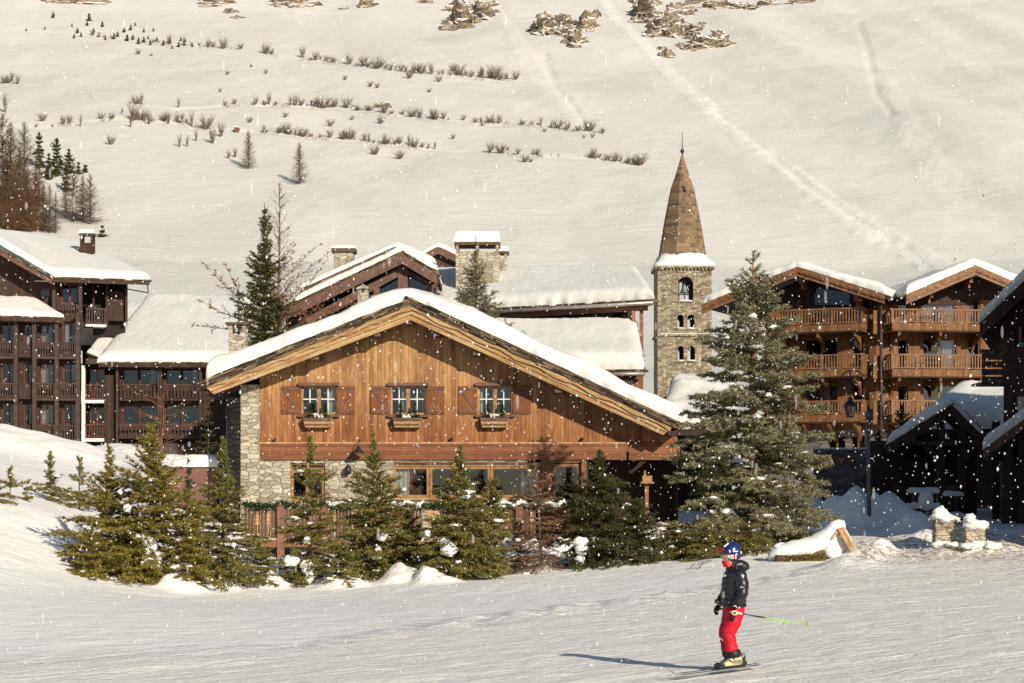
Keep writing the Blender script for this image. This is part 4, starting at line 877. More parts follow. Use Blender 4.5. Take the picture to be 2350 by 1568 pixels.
gable_roof(pLft, [(1640, 706), (1700, 682), (1856, 622), (2052, 684)], 2.2, 13, RC, seed=42)
for pl, u, v, dd in ((pR, 2206, 634, 2.1), (pR, 2118, 668, 1.9), (pLft, 1857, 636, 2.1), (pLft, 1980, 676, 1.9)):
    b = MB()
    for k in range(3): pl.box(b, u - 5 + k, u + 5 - k * 1.5, v + k * 11, v + k * 11 + 10.5, dd - k * .35, .2)
    b.build('bracket', M['rtimber'], RC)
# balconies
def balcony(pl, u0, u1, vt, vb, d, root, sideposts=3.0, post=1.45, soff=True):
    s0, s1 = pl.s_(u0)[0], pl.s_(u1)[0]; um = (u0 + u1) / 2; zt_, zb_ = pl.z_(um, vt), pl.z_(um, vb)
    b = MB(); pl.sbox(b, s0, s1, zb_ - .05, zb_ + .12, d, .0); bal = b.build('balcony', M['rtimber'], root)
    b = MB(); pl.sbox(b, s0, s1, zb_ + .0, zb_ + .40, d + .08, d + .003); pl.sbox(b, s0, s0 + .08, zb_, zb_ + .4, d, 0); pl.sbox(b, s1 - .08, s1, zb_, zb_ + .4, d, 0); b.build('fascia', M['rwood'], bal)
    railing(pl, bal, s0, s1, zb_ + .40, zt_, d, 'rtimber', sp=.17, bw=.075, post=post)
    for s in (s0, s1):  # side rails
        b = MB(); pl.sbox(b, s - .04, s + .04, zt_ - .08, zt_, d, .0)
        n = int(d / .17)
        for i in range(n): dd = (i + .5) * d / n; pl.sbox(b, s - .02, s + .02, zb_ + .12, zt_ - .08, dd + .04, dd - .04)
        b.build('side_railing', M['rtimber'], bal)
    for s in (s0 + .5, s1 - .5, (s0 + s1) / 2):
        b = MB(); b.prism([pl.pt(s - .08, zb_ - .05, d - .1), pl.pt(s - .08, zb_ - .3, d - .15), pl.pt(s - .08, zb_ - .75, .25), pl.pt(s - .08, zb_ - 1.1, .02), pl.pt(s - .08, zb_ - .05, .02)], pl.pt(s + .08, 0, 0) - pl.pt(s - .08, 0, 0)); b.build('corbel', M['rwood'], bal)
    b = MB(); r_ = random.Random(int(u0 + vt)); x0 = s0 + (s1 - s0) * .3; 
    pl.sbox(b, x0, x0 + 1.3, zb_ + .8, zb_ + .86, d * .6, d * .25)
    for k in range(3): xx = x0 - .6 + k * .95; pl.sbox(b, xx, xx + .42, zb_ + .5, zb_ + .55, d * .62, d * .3); pl.sbox(b, xx, xx + .05, zb_ + .12, zb_ + 1.0, d * .3, d * .27); pl.sbox(b, xx + .37, xx + .42, zb_ + .12, zb_ + 1.0, d * .3, d * .27)
    b.build('terrace_seats', M['midbrown'], bal)
    return bal
for vt, vb in ((716, 764), (818, 868), (922, 971)):
    balcony(pR, 2026, 2250, vt, vb, 1.7, RC); 
for vt, vb, u0 in ((714, 766, 1790), (818, 868, 1810), (922, 970, 1840)):
    balcony(pLft, u0, 1994, vt, vb, 1.5, RC, post=2.0)
for vt, vb in ((735, 742), (838, 845), (941, 948)):  # small angled returns beside the pipe
    b = MB(); pR.box(b, 2012.5, 2026, vt - 19, vb - 16, .9, .8); pR.box(b, 2012.5, 2026, vt + 18, vb + 27, .95, .7); pR.box(b, 1996, 2011.5, vt - 20, vb + 27, .7, .6); b.build('balcony_return', M['rwood'], RC)
b = MB(); b.tube([pR.P(2011, 690, .9), pR.P(2012, 1150, .9)], .09, 8); b.build('drainpipe', M['brownp'], RC, smooth=True)
for u in (1836, 2265 - 20): b = MB(); (pLft if u < 2000 else pR).box(b, u - 4, u + 4, 690, 1000, .3, .1); b.build('post', M['rwood'], RC)
# ------------------------------------------------------------------ DARK CHALET (far right) and PORCH
Yd = 82.0
DC = thing('dark_chalet', 'dark timber chalet cut by the right edge, with snowy roof corner and slatted balcony', 'chalet', W(2340, 1240, Yd))
pD = PL(2303, Yd, 2600, Yd - 4); zd = gz(W(2330, 1200, Yd).x, Yd) - .6
b = MB(); zt_ = pD.z_(2303, 600); a, c = pD.s_(2303)[0], pD.s_(2600)[0]
hD = [(pD.s_(2328)[0], pD.s_(2390)[0], pD.z_(2340, 800), pD.z_(2340, 745)), (pD.s_(2325)[0], pD.s_(2390)[0], pD.z_(2340, 1000), pD.z_(2340, 905))]
zt_ = pD.z_(2303, 742); pD.wall(b, a, c, zd, zt_, hD, .25); wp = pD.P(2303, 700); b.poly([pD.P(2303, 742), pD.pt(c, zt_), pD.pt(c, pD.z_(2303, 500)), pD.P(2303, 712)]); zt_ = pD.z_(2303, 712); b.poly([Vector((wp.x, wp.y, zd)), Vector((wp.x, wp.y, zt_)), Vector((wp.x + 4, wp.y + 12, zt_)), Vector((wp.x + 4, wp.y + 12, zd))]); b.build('wall', M['brown'], DC)
for h in hD: window(pD, DC, h[0], h[1], h[2], h[3], -.15, (2, 1), .1, 'brownp', glass='glass')
q = [W(2248, 742, 79.5), W(2380, 600, 79.5), W(2400, 600, 96), W(2262, 735, 96)]
q = [q[0], W(2480, 520, 79.5), W(2480, 540, 96), q[3]]
b = MB(); b.prism([q[0], q[1], q[1] + Vector((0, 0, -.45)), q[0] + Vector((0, 0, -.45))], Vector((4.4, 15, 0))); rD = b.build('roof', M['brown'], DC)
b = MB(); b.prism([q[0] + Vector((0, -.12, -.05)), q[1] + Vector((0, -.12, -.05)), q[1] + Vector((0, -.12, -.75)), q[0] + Vector((0, -.12, -.55))], Vector((0, .1, 0))); b.build('barge_board', M['brown'], rD)
snow_sheet(lambda s, t: q[0].lerp(q[1], s) + Vector((4.4 * t, 15 * t, 0)), .5, 'snow_cover', rD, 40, 10, .35, .3, .1, 51, .04, .05)
b = MB(); 
for k in range(4): v = 812 + k * 17.5; pb_ = PL(2253, 80.2, 2330, 80.2); pb_.box(b, 2253, 2330, v, v + 14, .05, -.05)
pb_.box(b, 2256, 2259, 808, 880, .1, -.1); pb_.box(b, 2300, 2303, 808, 880, .1, -.1); pb_.box(b, 2253, 2330, 876, 882, 0, -1.8); b.build('balcony', M['brownp'], DC)
b = MB(); 
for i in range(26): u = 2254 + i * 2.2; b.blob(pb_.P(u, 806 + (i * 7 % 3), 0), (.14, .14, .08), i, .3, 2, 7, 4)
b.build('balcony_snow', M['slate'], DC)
b = MB()
for u in (2309, 2345): p = W(u, 1000, Yd - 1.5); b.box(p.x - .2, p.x + .2, Yd - 1.7, Yd - 1.3, zd, W(0, 990, Yd).z)
b.build('post', M['brownp'], DC)
q2 = [W(2256, 1032, 76.5), W(2420, 910, 76.5)]
b = MB(); b.prism([q2[0], q2[1], q2[1] + Vector((0, 0, -.35)), q2[0] + Vector((0, 0, -.35))], Vector((1.5, 6, 0))); r2 = b.build('lower_roof', M['midbrown'], DC)
snow_sheet(lambda s, t: q2[0].lerp(q2[1], s) + Vector((1.5 * t, 6 * t, 0)), .42, 'snow_cover', r2, 30, 8, .3, .25, .08, 55, .04, .05)
b = MB(); pl2 = PL(2330, 82.4 - .6, 2420, 81); pl2.box(b, 2318, 2420, 1060, 1110, .0, -.1); b.build('wall_panel', M['stone'], DC)
# open porch / covered shelter
SH = thing('shelter', 'open gabled timber shelter in the shade with snow on its roof, beside the dark chalet', 'shelter', W(2180, 1180, 84))
pS = PL(2040, 84, 2330, 84); zs = gz(W(2180, 1180, 84).x, 84) - .3
RS = [pS.P(2042, 1018), pS.P(2182, 930), pS.P(2258, 1006)]
b = MB(); 
for a, c in ((0, 1), (1, 2)): b.prism([RS[a], RS[c], RS[c] + Vector((0, 0, -.3)), RS[a] + Vector((0, 0, -.3))], Vector((1.2, 7, 0)))
rS = b.build('roof', M['brown'], SH); b = MB()
for a, c in ((0, 1), (1, 2)): b.prism([p + Vector((0, -.15, 0)) for p in (RS[a], RS[c], RS[c] + Vector((0, 0, -.42)), RS[a] + Vector((0, 0, -.42)))], Vector((0, .13, 0)))
b.build('barge_board', M['brown'], rS); s = MB(); slates(s, RS, Vector((0, -1, 0)), 44, .5, 61, .06, .4, 0, 2); s.build('slates', M['slate'], rS)
back = [RS[0] + Vector((0, 7, .4)), RS[1] + Vector((0, 7, .5)), RS[2] + Vector((0, 7, .3))]
snow_sheet(profP([p + Vector((0, 0, .02)) for p in RS], Vector((1.2, 7, 0)), .3), .42, 'snow_cover', rS, 50, 12, .3, .35, .08, 62, .08, .1)
b = MB()
for u in (2163, 2211, 2290): p = pS.P(u, 1000); b.box(p.x - .14, p.x + .14, p.y + .2, p.y + .48, zs, p.z + .6)
b.build('post', M['brown'], SH); b = MB(); pS.box(b, 2045, 2260, 1012, 1022, .0, -.3); b.bar(pS.P(2163, 1060, -.3), pS.P(2120, 1015, -.3), .2, .2); b.bar(pS.P(2211, 1060, -.3), pS.P(2250, 1012, -.3), .2, .2); b.build('tie_beam', M['brown'], SH)
b = MB(); pS.box(b, 2060, 2330, 1000, 1250, -6.9, -7.1); b.build('back_wall', M['brown'], SH)
# snowy roof behind the shelter (blue shade)
BR = thing('snowy_outbuilding', 'low outbuilding behind the gabled shelter with a deep rounded snow roof in blue shade', 'outbuilding', W(2250, 1100, 96))
b = MB(); pB = PL(2090, 97, 2400, 97); pB.box(b, 2100, 2400, 985, 1200, 0, -4); b.build('wall', M['brown'], BR)
q = [W(2085, 985, 95), W(2420, 985, 95), W(2420, 915, 101), W(2190, 915, 101)]
b = MB(); b.prism([p for p in q], Vector((0, 0, -.25))); rr = b.build('roof', M['brown'], BR); snow_sheet(quadP(*q), .9, 'snow_cover', rr, 50, 16, 1.2, .6, .12, 71, .05, .06)
# shaded snowy roof right of the tower base
BQ = thing('snowy_low_roof', 'low building at the foot of the bell tower with a snow roof half in shade', 'outbuilding', W(1590, 1000, 92))
q = [W(1500, 985, 92), W(1690, 985, 92), W(1690, 905, 99), W(1545, 892, 99)]
b = MB(); b.prism(q, Vector((0, 0, -.3))); rr = b.build('roof', M['brown'], BQ); snow_sheet(quadP(*q), .6, 'snow_cover', rr, 40, 14, .6, .5, .1, 75, .12, .08)
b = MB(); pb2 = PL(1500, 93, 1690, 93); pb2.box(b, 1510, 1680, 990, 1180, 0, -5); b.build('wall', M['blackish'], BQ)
b = MB(); q = [W(1534, 905, 104), W(1640, 900, 104), W(1640, 872, 107), W(1550, 870, 107)]; b.prism([q[0], q[1], q[1] + Vector((0, 0, -.9)), q[0] + Vector((0, 0, -.9))], Vector((0, 3, 0))); rr = b.build('back_roof', M['slate'], BQ); snow_sheet(quadP(*q), .5, 'snow_cover', rr, 24, 8, .5, .4, .1, 77, .15, .12)
b = MB(); pb3 = PL(1534, 105, 1640, 105); pb3.box(b, 1540, 1640, 920, 1180, 0, -2); b.build('back_wall', M['darkstone'], BQ)
# ------------------------------------------------------------------ LEFT APARTMENTS
Ya = 124.0
LA = thing('brown_apartments', 'dark brown apartment building at the left edge with balconies and two snowy roofs', 'apartment building', W(60, 1020, Ya))
pA = PL(-60, Ya - .5, 186, Ya); zA = pA.z_(100, 1060); F_ = [(737, 786), (833, 880), (926, 975)]
def winlist(pl, root, bays, floors, fmat='redframe', cur=None, **k):
    for i, (a, c) in enumerate(bays):
        for j, (vt, vb) in enumerate(floors):
            cu = cur(i, j) if cur else None
            window(pl, root, pl.s_(a)[0], pl.s_(c)[0], pl.z_(0, vb), pl.z_(0, vt), -.2, (2, 1), .08, fmat, cu, glass='glassb', **k)
bays = [(-48, -8), (2, 38), (53, 74), (92, 124), (144, 178)]
b = MB(); hs = [(pA.s_(a)[0], pA.s_(c)[0], pA.z_(0, vb), pA.z_(0, vt)) for a, c in bays for vt, vb in F_]
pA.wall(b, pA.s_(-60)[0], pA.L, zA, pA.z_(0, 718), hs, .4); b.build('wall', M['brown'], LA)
winlist(pA, LA, bays, F_, cur=lambda i, j: [(.0, .9, 'curtain')] if i == 3 else ([(.1, .45, 'curtain')] if (i == 4 and j == 0) else None))
b = MB(); pA.wall(b, pA.s_(-60)[0], pA.s_(188)[0], zA, pA.z_(0, 620), [(1e9, 1e9, 0, 0)][:0], .1); b = MB()
for u in (42, 84, 135, 183): pA.box(b, u - 4.5, u + 4.5, 722, 1040, .95, .55)
b.build('timber_post', M['brownp'], LA)
for (a, c) in ((-60, 38), (88, 131), (139, 179)):
    for vt, vb in ((787, 822), (881, 917), (976, 1016)):
        s0, s1 = pA.s_(a)[0], pA.s_(c)[0]; bl_ = MB(); pA.sbox(bl_, s0, s1, pA.z_(0, vb) - .1, pA.z_(0, vb) + .08, .9, 0); o = bl_.build('balcony', M['brownp'], LA); railing(pA, o, s0, s1, pA.z_(0, vb) + .08, pA.z_(0, vt), .86, 'brownp', sp=.15, bw=.07)
for vt, vb in ((787, 822), (881, 917), (976, 1016)): b = MB(); pA.box(b, 47, 80, vt, vb, .6, .4); b.build('balcony_panel', M['brown'], LA)
# lower roof (left, in front)
q = [W(-120, 722, Ya - 2.5), W(146, 730, Ya - 1.2), W(0, 652, Ya + 5), W(-160, 590, Ya + 8)]
slope(LA, q, .38, seed=81, n=40, nu=40, name='lower_roof', wu=.5)
# upper block
pU = PL(-80, Ya + .6, 190, Ya + 1.2); b = MB(); z6 = pU.z_(0, 722)
hU = [(pU.s_(140)[0], pU.s_(180)[0], pU.z_(0, 696), pU.z_(0, 650)), (pU.s_(89)[0], pU.s_(116)[0], pU.z_(0, 682), pU.z_(0, 662))]
pU.wall(b, pU.s_(124)[0], pU.s_(186)[0], z6, pU.z_(0, 640), hU[:1], .3)
pU.wall(b, pU.s_(80)[0], pU.s_(124)[0], z6, pU.z_(0, 645), hU[1:], .3); b.poly([pU.P(-80, 722), pU.P(80, 722), pU.P(80, 622), pU.P(-80, 540)]); b.poly([pU.P(80, 645), pU.P(124, 645), pU.P(124, 640), pU.P(80, 620)]); b.build('wall', M['brown'], LA)
for h in hU: window(pU, LA, *h, -.15, (2 if h is hU[0] else 1, 1), .1, 'redframe', glass='glassb')
b = MB(); s0, s1 = pU.s_(140)[0], pU.s_(183)[0]; pU.sbox(b, s0, s1, pU.z_(0, 738), pU.z_(0, 734), .8, 0); o = b.build('balcony', M['brownp'], LA); railing(pU, o, s0, s1, pU.z_(0, 734), pU.z_(0, 700), .75, 'brownp', sp=.15)
b = MB()
for u in (128, 188): pU.box(b, u - 4, u + 4, 640, 745, .85, .5)
b.build('timber_post', M['brownp'], LA)
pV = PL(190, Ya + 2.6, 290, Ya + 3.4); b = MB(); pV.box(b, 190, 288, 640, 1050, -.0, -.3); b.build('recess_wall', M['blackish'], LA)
b = MB(); pV.box(b, 245, 284, 672, 738, .6, .2); pV.box(b, 284, 289, 645, 740, 1.0, .2); pV.box(b, 239, 245, 645, 752, 1.0, .2); pV.box(b, 210, 214, 650, 750, .8, .5); b.build('timber_panel', M['brown'], LA)
b = MB(); s0, s1 = pV.s_(193)[0], pV.s_(240)[0]; pV.sbox(b, s0, s1, pV.z_(215, 753), pV.z_(215, 748), 1.1, 0); o = b.build('balcony', M['white'], LA); railing(pV, o, s0, s1, pV.z_(215, 748), pV.z_(215, 711), 1.05, 'brownp', sp=.15)
q = [W(118, 637, Ya - .8), W(343, 644, Ya + 1.5), W(186, 566, Ya + 12), W(-75, 532, Ya + 8)]
ur = slope(LA, q, .5, seed=85, n=60, nu=60, nv=20, name='upper_roof', wu=.5, amp=.02)
b = MB(); a_, c_ = W(120, 640, Ya - .9), W(-75, 530, Ya - .9); b.bar(a_, c_, .18, .5, up=(0, 1, 0)); 
b = MB(); b.prism([a_, c_, c_ + Vector((0, 0, -.35)), a_ + Vector((0, 0, -.35))], Vector((0, .2, 0))); b.build('barge_board', M['midbrown'], LA)
q = [W(118, 634, Ya - .9), W(-75, 524, Ya - .9), W(-75, 520, Ya + 9), W(-20, 524, Ya + 9)]
snow_sheet(lambda s, t: W(124, 634, Ya - .9).lerp(W(-75, 518, Ya - .9), s) + Vector((-1.0 * t, 7 * t, 1.15 * t)), .4, 'snow_cover', LA, 30, 12, .3, .3, .05, 87, .04, .06)
s = MB(); slates(s, [c_, a_], Vector((0, -1, 0)), 50, .4, 90, .05, .4, -.02, 2); s.build('slates', M['slate'], LA)
b = MB(); b.bar(W(283, 662, Ya + 3), W(340, 672, Ya + 2), .07, .07); b.bar(W(338, 648, Ya + 2), W(340, 672, Ya + 2), .07, .07); b.build('gutter', M['brownp'], LA)
k = 130 / F; p = W(201, 585, 130); chimney(LA, (p.x, p.y, p.z - 1), 15 * k, .35, 1 + 26 * k, .5, .12, 'brown', .06, .3)
# ------------------------------------------------------------------ MIDDLE LEFT WING
MW = thing('brown_wing', 'dark brown apartment wing with big smooth snow roof, left of the golden chalet', 'apartment building', W(340, 1040, 124))
pM = PL(190, 124, 520, 124.0); sM = lambda u: pM.s_(u)[0]; zM = lambda v: pM.z_(300, v)
b = MB(); bays = [(281, 317), (319, 362), (378, 415), (417, 458)]; Fm = [(844, 884), (930, 975)]
hs = [(sM(a), sM(c), zM(vb), zM(vt)) for a, c in bays for vt, vb in Fm]; pM.wall(b, sM(270), sM(520), zM(1080), zM(834), hs, .3); b.build('wall', M['brown'], MW)
for i, (a, c) in enumerate(bays):
    for j, (vt, vb) in enumerate(Fm): window(pM, MW, sM(a), sM(c), zM(vb), zM(vt), -.15, (1, 1), .07, 'redframe', [(.55, .85, 'curtain')] if (i % 2 and j == 0) else None, glass='glassb')
b = MB(); pM.box(b, 275, 520, 1018, 1075, .4, .003); b.build('base_wall', M['brownp'], MW)
for (a, c) in ((279, 364), (376, 460)):
    for vt, vb in ((885, 918), (976, 1004)):
        b = MB(); pM.box(b, a, c, vb, vb + 3, .8, .0); o = b.build('balcony', M['brownp'], MW); railing(pM, o, sM(a), sM(c), zM(vb), zM(vt), .75, 'brown' if vt < 900 else 'brownp', sp=.22, bw=.15 if vt < 900 else .07)
b = MB()
for u in (275, 370, 374, 465): pM.box(b, u - 2.5, u + 2.5, 836, 1030, .9, .5)
b.build('timber_post', M['brownp'], MW)
b = MB(); pM.box(b, 243, 266, 862, 1050, .5, .1); b.build('timber_panel', M['brown'], MW)
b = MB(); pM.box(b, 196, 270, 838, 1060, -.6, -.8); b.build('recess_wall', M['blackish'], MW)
b = MB(); pM.box(b, 192, 199, 840, 1035, .6, .3); pM.box(b, 199, 243, 919, 926, .6, -.5); pM.box(b, 199, 243, 1007, 1014, .6, -.5); b.build('white_frame', M['white'], MW)
for vt, vb in ((884, 919), (974, 1007)): railing(pM, MW, sM(199), sM(243), zM(vb), zM(vt), .45, 'redframe', 'balcony_railing', sp=.16, bw=.05)
for vt, vb in ((846, 884), (934, 974)): window(pM, MW, sM(203), sM(238), zM(vb + 30), zM(vt), -.4, (2, 1), .07, 'redframe', glass='glassb', room=False)
q = [W(226, 832, 122.6), W(545, 833, 122.6), W(575, 696, 138), W(335, 692, 138)]
slope(MW, q, .62, seed=95, n=60, nu=80, nv=34, wu=.7, bulge=.1, amp=.02, wv=.6)
q = [W(202, 812, 124), W(232, 824, 123.4), W(330, 700, 137), W(296, 700, 137)]
slope(MW, q, .25, seed=97, n=10, nu=14, nv=26, wu=.2, name='side_roof')
b = MB(); pM.box(b, 205, 260, 826, 838, 1.0, -.3); b.build('eave_beam', M['brownp'], MW)
for u in (261, 388, 397): b = MB(); pM.box(b, u - 3.5, u + 3.5, 838, 847, 1.1, .3); b.build('eave_bracket', M['lightwood'], MW)
# retaining wall
RWl = thing('retaining_wall', 'maroon rendered retaining wall capped with snow left of the golden chalet', 'wall', W(440, 1150, 80)); pW = PL(380, 80, 500, 80)
b = MB(); pW.box(b, 372, 498, 1072, 1200, 0, -.6); b.build('wall', M['maroon'], RWl)
snow_sheet(lambda s, t: pW.P(368, 1072, .1).lerp(pW.P(500, 1072, .1), s) + Vector((0, 3.0 * t, 0)), .5, 'snow_cap', RWl, 30, 8, .2, .2, .05, 99, .03, .05)

# ------------------------------------------------------------------ unseen chalet added beyond the right edge to shade the little square
TC = thing('added_shade_chalet', 'unseen tall timber chalet added outside the frame at right to shade the little square', 'chalet', Vector((30, 66, 1)))
b = MB(); b.poly([(18.6, 57, -1), (44, 54, -1), (44, 54, 15), (31, 55.5, 21), (18.6, 57, 16)]); b.poly([(18.6, 57, -1), (18.6, 57, 16), (22.8, 72, 16), (22.8, 72, -1)]); b.poly([(44, 54, -1), (44, 54, 15), (47, 70, 15), (47, 70, -1)]); b.poly([(22.8, 72, -1), (22.8, 72, 16), (34, 71, 21), (47, 70, 15), (47, 70, -1)]); b.build('wall', M['rwood'], TC)
R0 = [Vector((17.9, 56.2, 15.6)), Vector((31, 54.6, 21.4)), Vector((45, 53, 15))]; b = MB()
for a_, c_ in ((0, 1), (1, 2)): b.prism([R0[a_], R0[c_], R0[c_] - Vector((0, 0, .4)), R0[a_] - Vector((0, 0, .4))], Vector((4.2, 16, 0)))
rt = b.build('roof', M['brown'], TC); snow_sheet(profP(R0, Vector((4.2, 16, 0)), .4), .5, 'snow_cover', rt, 40, 12, .4, .4, .08, 5)
pTC = PL((18.6) * F / 57 + UC, 57, 44 * F / 54 + UC, 54)
for zf in (3, 6, 9, 12):
    for sf_ in (3, 9, 15, 21): window(pTC, TC, sf_, sf_ + 2, zf, zf + 1.5, .05, (2, 1), .1, 'rtimber', glass='glassb', room=False)
# ------------------------------------------------------------------ small things on the right
def lamp_post():
    b0 = hit(1996, 1182, 60, 90); Yp = b0.y; s = Yp / F; X = lambda u: (u - UC) * s; Z = lambda v: CZ + (VH - v) * s
    L = thing('street_lamp', 'tall grey street lamp with a crook arm and hanging black lantern', 'street lamp', b0)
    b = MB(); b.tube([(X(1995), Yp, b0.z - .5), (X(1992), Yp, Z(955))], [.085, .075], 10); b.tube([(X(1992), Yp, Z(958)), (X(1992), Yp, Z(945))], [.13, .11], 10); b.build('post', M['polegrey'], L, smooth=True)
    pts = [(1991, 950), (1989, 905)] ; c = (1957, 882); r = 32
    for i in range(13): a = R_(-5 + i * 17); pts.append((c[0] + r * math.cos(a), c[1] - r * math.sin(a)))
    b = MB(); b.tube([(X(u), Yp, Z(v)) for u, v in pts], .024, 6)
    P = [(c[0] - 6 + 13 * math.cos(R_(90 - i * 33)), 880 - 13 * math.sin(R_(90 - i * 33))) for i in range(11)]; b.tube([(X(u), Yp, Z(v)) for u, v in P], .016, 6); b.tube([(X(1951), Yp, Z(851)), (X(1951), Yp, Z(912))], .025, 6)
    b.build('crook_arm', M['metal'], L, smooth=True)
    b = MB(); cc = (X(1951), Yp, Z(930)); b.lathe([(.02, .30), (.07, .27), (.09, .18), (.20, .08), (.26, .0), (.26, -.04), (0, -.04)], cc, 14)
    for k in range(6): a = R_(60 * k + 30); b.bar(Vector(cc) + Vector((.23 * math.cos(a), .23 * math.sin(a), -.04)), Vector(cc) + Vector((.13 * math.cos(a), .13 * math.sin(a), -.42)), .02, .02)
    b.lathe([(.14, -.46), (.15, -.42), (.02, -.42)], cc, 12); b.build('lantern', M['metal'], L)
    b = MB(); b.lathe([(.20, -.05), (.115, -.41)], cc, 6); b.build('lantern_glass', M['glass'], L)
lamp_post()
def text_obj(txt, size, loc, rot, mat, parent, name='lettering', ext=.003, align='CENTER'):
    cu = bpy.data.curves.new(name, 'FONT'); cu.body = txt; cu.size = size; cu.extrude = ext; cu.align_x = align; t = bpy.data.objects.new(name, cu); col.objects.link(t)
    dg = bpy.context.evaluated_depsgraph_get(); me = bpy.data.meshes.new_from_object(t.evaluated_get(dg)); bpy.data.objects.remove(t, do_unlink=True)
    o = bpy.data.objects.new(name, me); col.objects.link(o); me.materials.clear(); me.materials.append(mat)
    m = Matrix.Translation(loc) @ rot.to_matrix().to_4x4() if hasattr(rot, 'to_matrix') else Matrix.LocRotScale(Vector(loc), bpy_euler(rot), None)
    me.transform(minv(parent) @ m); o.parent = parent; return o
from mathutils import Euler
def bpy_euler(r): return Euler(r)
pG = PL(1880, 100, 1970, 100); SG = thing('sign_board', 'brown wooden sign board with a pale forked emblem on the shaded stone wall', 'sign', pG.P(1925, 1070))
b = MB(); pG.box(b, 1888, 1961, 1050, 1066, .06, 0); sgo = b.build('board', M['sign'], SG, bevel=.01); b = MB()
c = pG.P(1930, 1058, .07); 
for s_g in (-1, 1): b.tube([c + Vector((0, 0, -.13)), c + Vector((0, 0, -.02)), c + Vector((s_g * .05, 0, .05)), c + Vector((s_g * .07, 0, .15))], .012, 5); b.tube([c + Vector((s_g * .045, 0, .04)), c + Vector((s_g * .10, 0, .09))], .01, 5)
b.build('emblem', M['curtain'], SG); text_obj('T T', .16, pG.P(1906, 1061, .065), (R_(90), 0, 0), M['curtain'], SG)
SW = thing('stone_parapet', 'dry stone parapet with a snowy top holding the brown sign board', 'wall', pG.P(1925, 1100)); b = MB(); pG.box(b, 1870, 2020, 1031, 1200, -.003, -.6); b.build('wall', M['darkstone'], SW)
b = MB(); 
for i in range(26): b.blob(pG.P(1872 + i * 5.8, 1030, -.1), (.16, .2, .06), i, .2, 1, 8, 5)
b.build('snow_cap', M['clump'], SW, smooth=True)
# snow-covered fence / picnic furniture in the shade
def snow_bench(u0, u1, v, Yb, label, seed, hgt=.55, back=False):
    p0, p1 = W(u0, v, Yb), W(u1, v, Yb); g = gz((p0.x + p1.x) / 2, Yb); B = thing('bench', label, 'bench', Vector(((p0.x + p1.x) / 2, Yb, g)))
    b = MB(); b.box(p0.x, p1.x, Yb - .25, Yb + .25, p0.z - .1, p0.z - .03); b.build('seat', M['brownp'], B)
    for x in (p0.x + .25, p1.x - .25): b = MB(); b.box(x - .06, x + .06, Yb - .2, Yb + .2, g - .1, p0.z - .103); b.build('leg', M['brownp'], B)
    if back: b = MB(); b.box(p0.x, p1.x, Yb + .28, Yb + .34, p0.z + .15, p0.z + .42); b.build('backrest', M['brownp'], B)
    snow_sheet(lambda s, t: Vector((p0.x + (p1.x - p0.x) * s, Yb - .27 + .54 * t, p0.z - .03)), .2, 'snow_cover', B, 14, 5, .12, .12, .03, seed, .04, .03); return B
snow_bench(2084, 2153, 1130, 82, 'bench seat under deep snow at the left of the dark shelter posts', 1)
snow_bench(2166, 2208, 1137, 84, 'bench with backrest and snow between the two shelter posts', 2, back=True)
snow_bench(2148, 2210, 1185, 80, 'low bench with smooth snow in front of the shelter posts', 3)
def snow_fence(Yb=78.5):
    p0, p1 = W(1905, 1168, Yb), W(2150, 1168, Yb); g = gz(p0.x, Yb); B = thing('low_fence', 'low dark timber rail fence carrying round snow lumps behind the street lamp', 'fence', Vector(((p0.x + p1.x) / 2, Yb, g)))
    b = MB(); b.box(p0.x, p1.x, Yb - .08, Yb + .08, p0.z - .1, p0.z + .05); b.box(p0.x, p1.x, Yb - .04, Yb + .04, p0.z - .35, p0.z - .25); b.build('rail', M['brownp'], B); b = MB()
    for i in range(9): x = p0.x + (p1.x - p0.x) * i / 8; b.box(x - .07, x + .07, Yb - .07, Yb + .07, g - .3, p0.z + .08)
    b.build('post', M['brownp'], B); b = MB(); r = random.Random(3)
    for i in range(34): x = p0.x + (p1.x - p0.x) * i / 33; b.blob((x, Yb, p0.z + .1), (.16, .2, .10 + .04 * r.random()), i, .3, 1.2, 8, 5)
    for u, rr in ((1918, .22), (1938, .30), (1950, .2), (1975, .24), (2010, .26), (2035, .25), (2120, .2)): b.blob(W(u, 1158, Yb), (rr, rr, rr * 1.15), u, .25, 1.2, 12, 8)
    b.blob(W(2125, 1150, Yb), (.32, .3, .42), 77, .2, 1, 12, 8); b.build('snow_lump', M['clump'], B, smooth=True)
snow_fence()
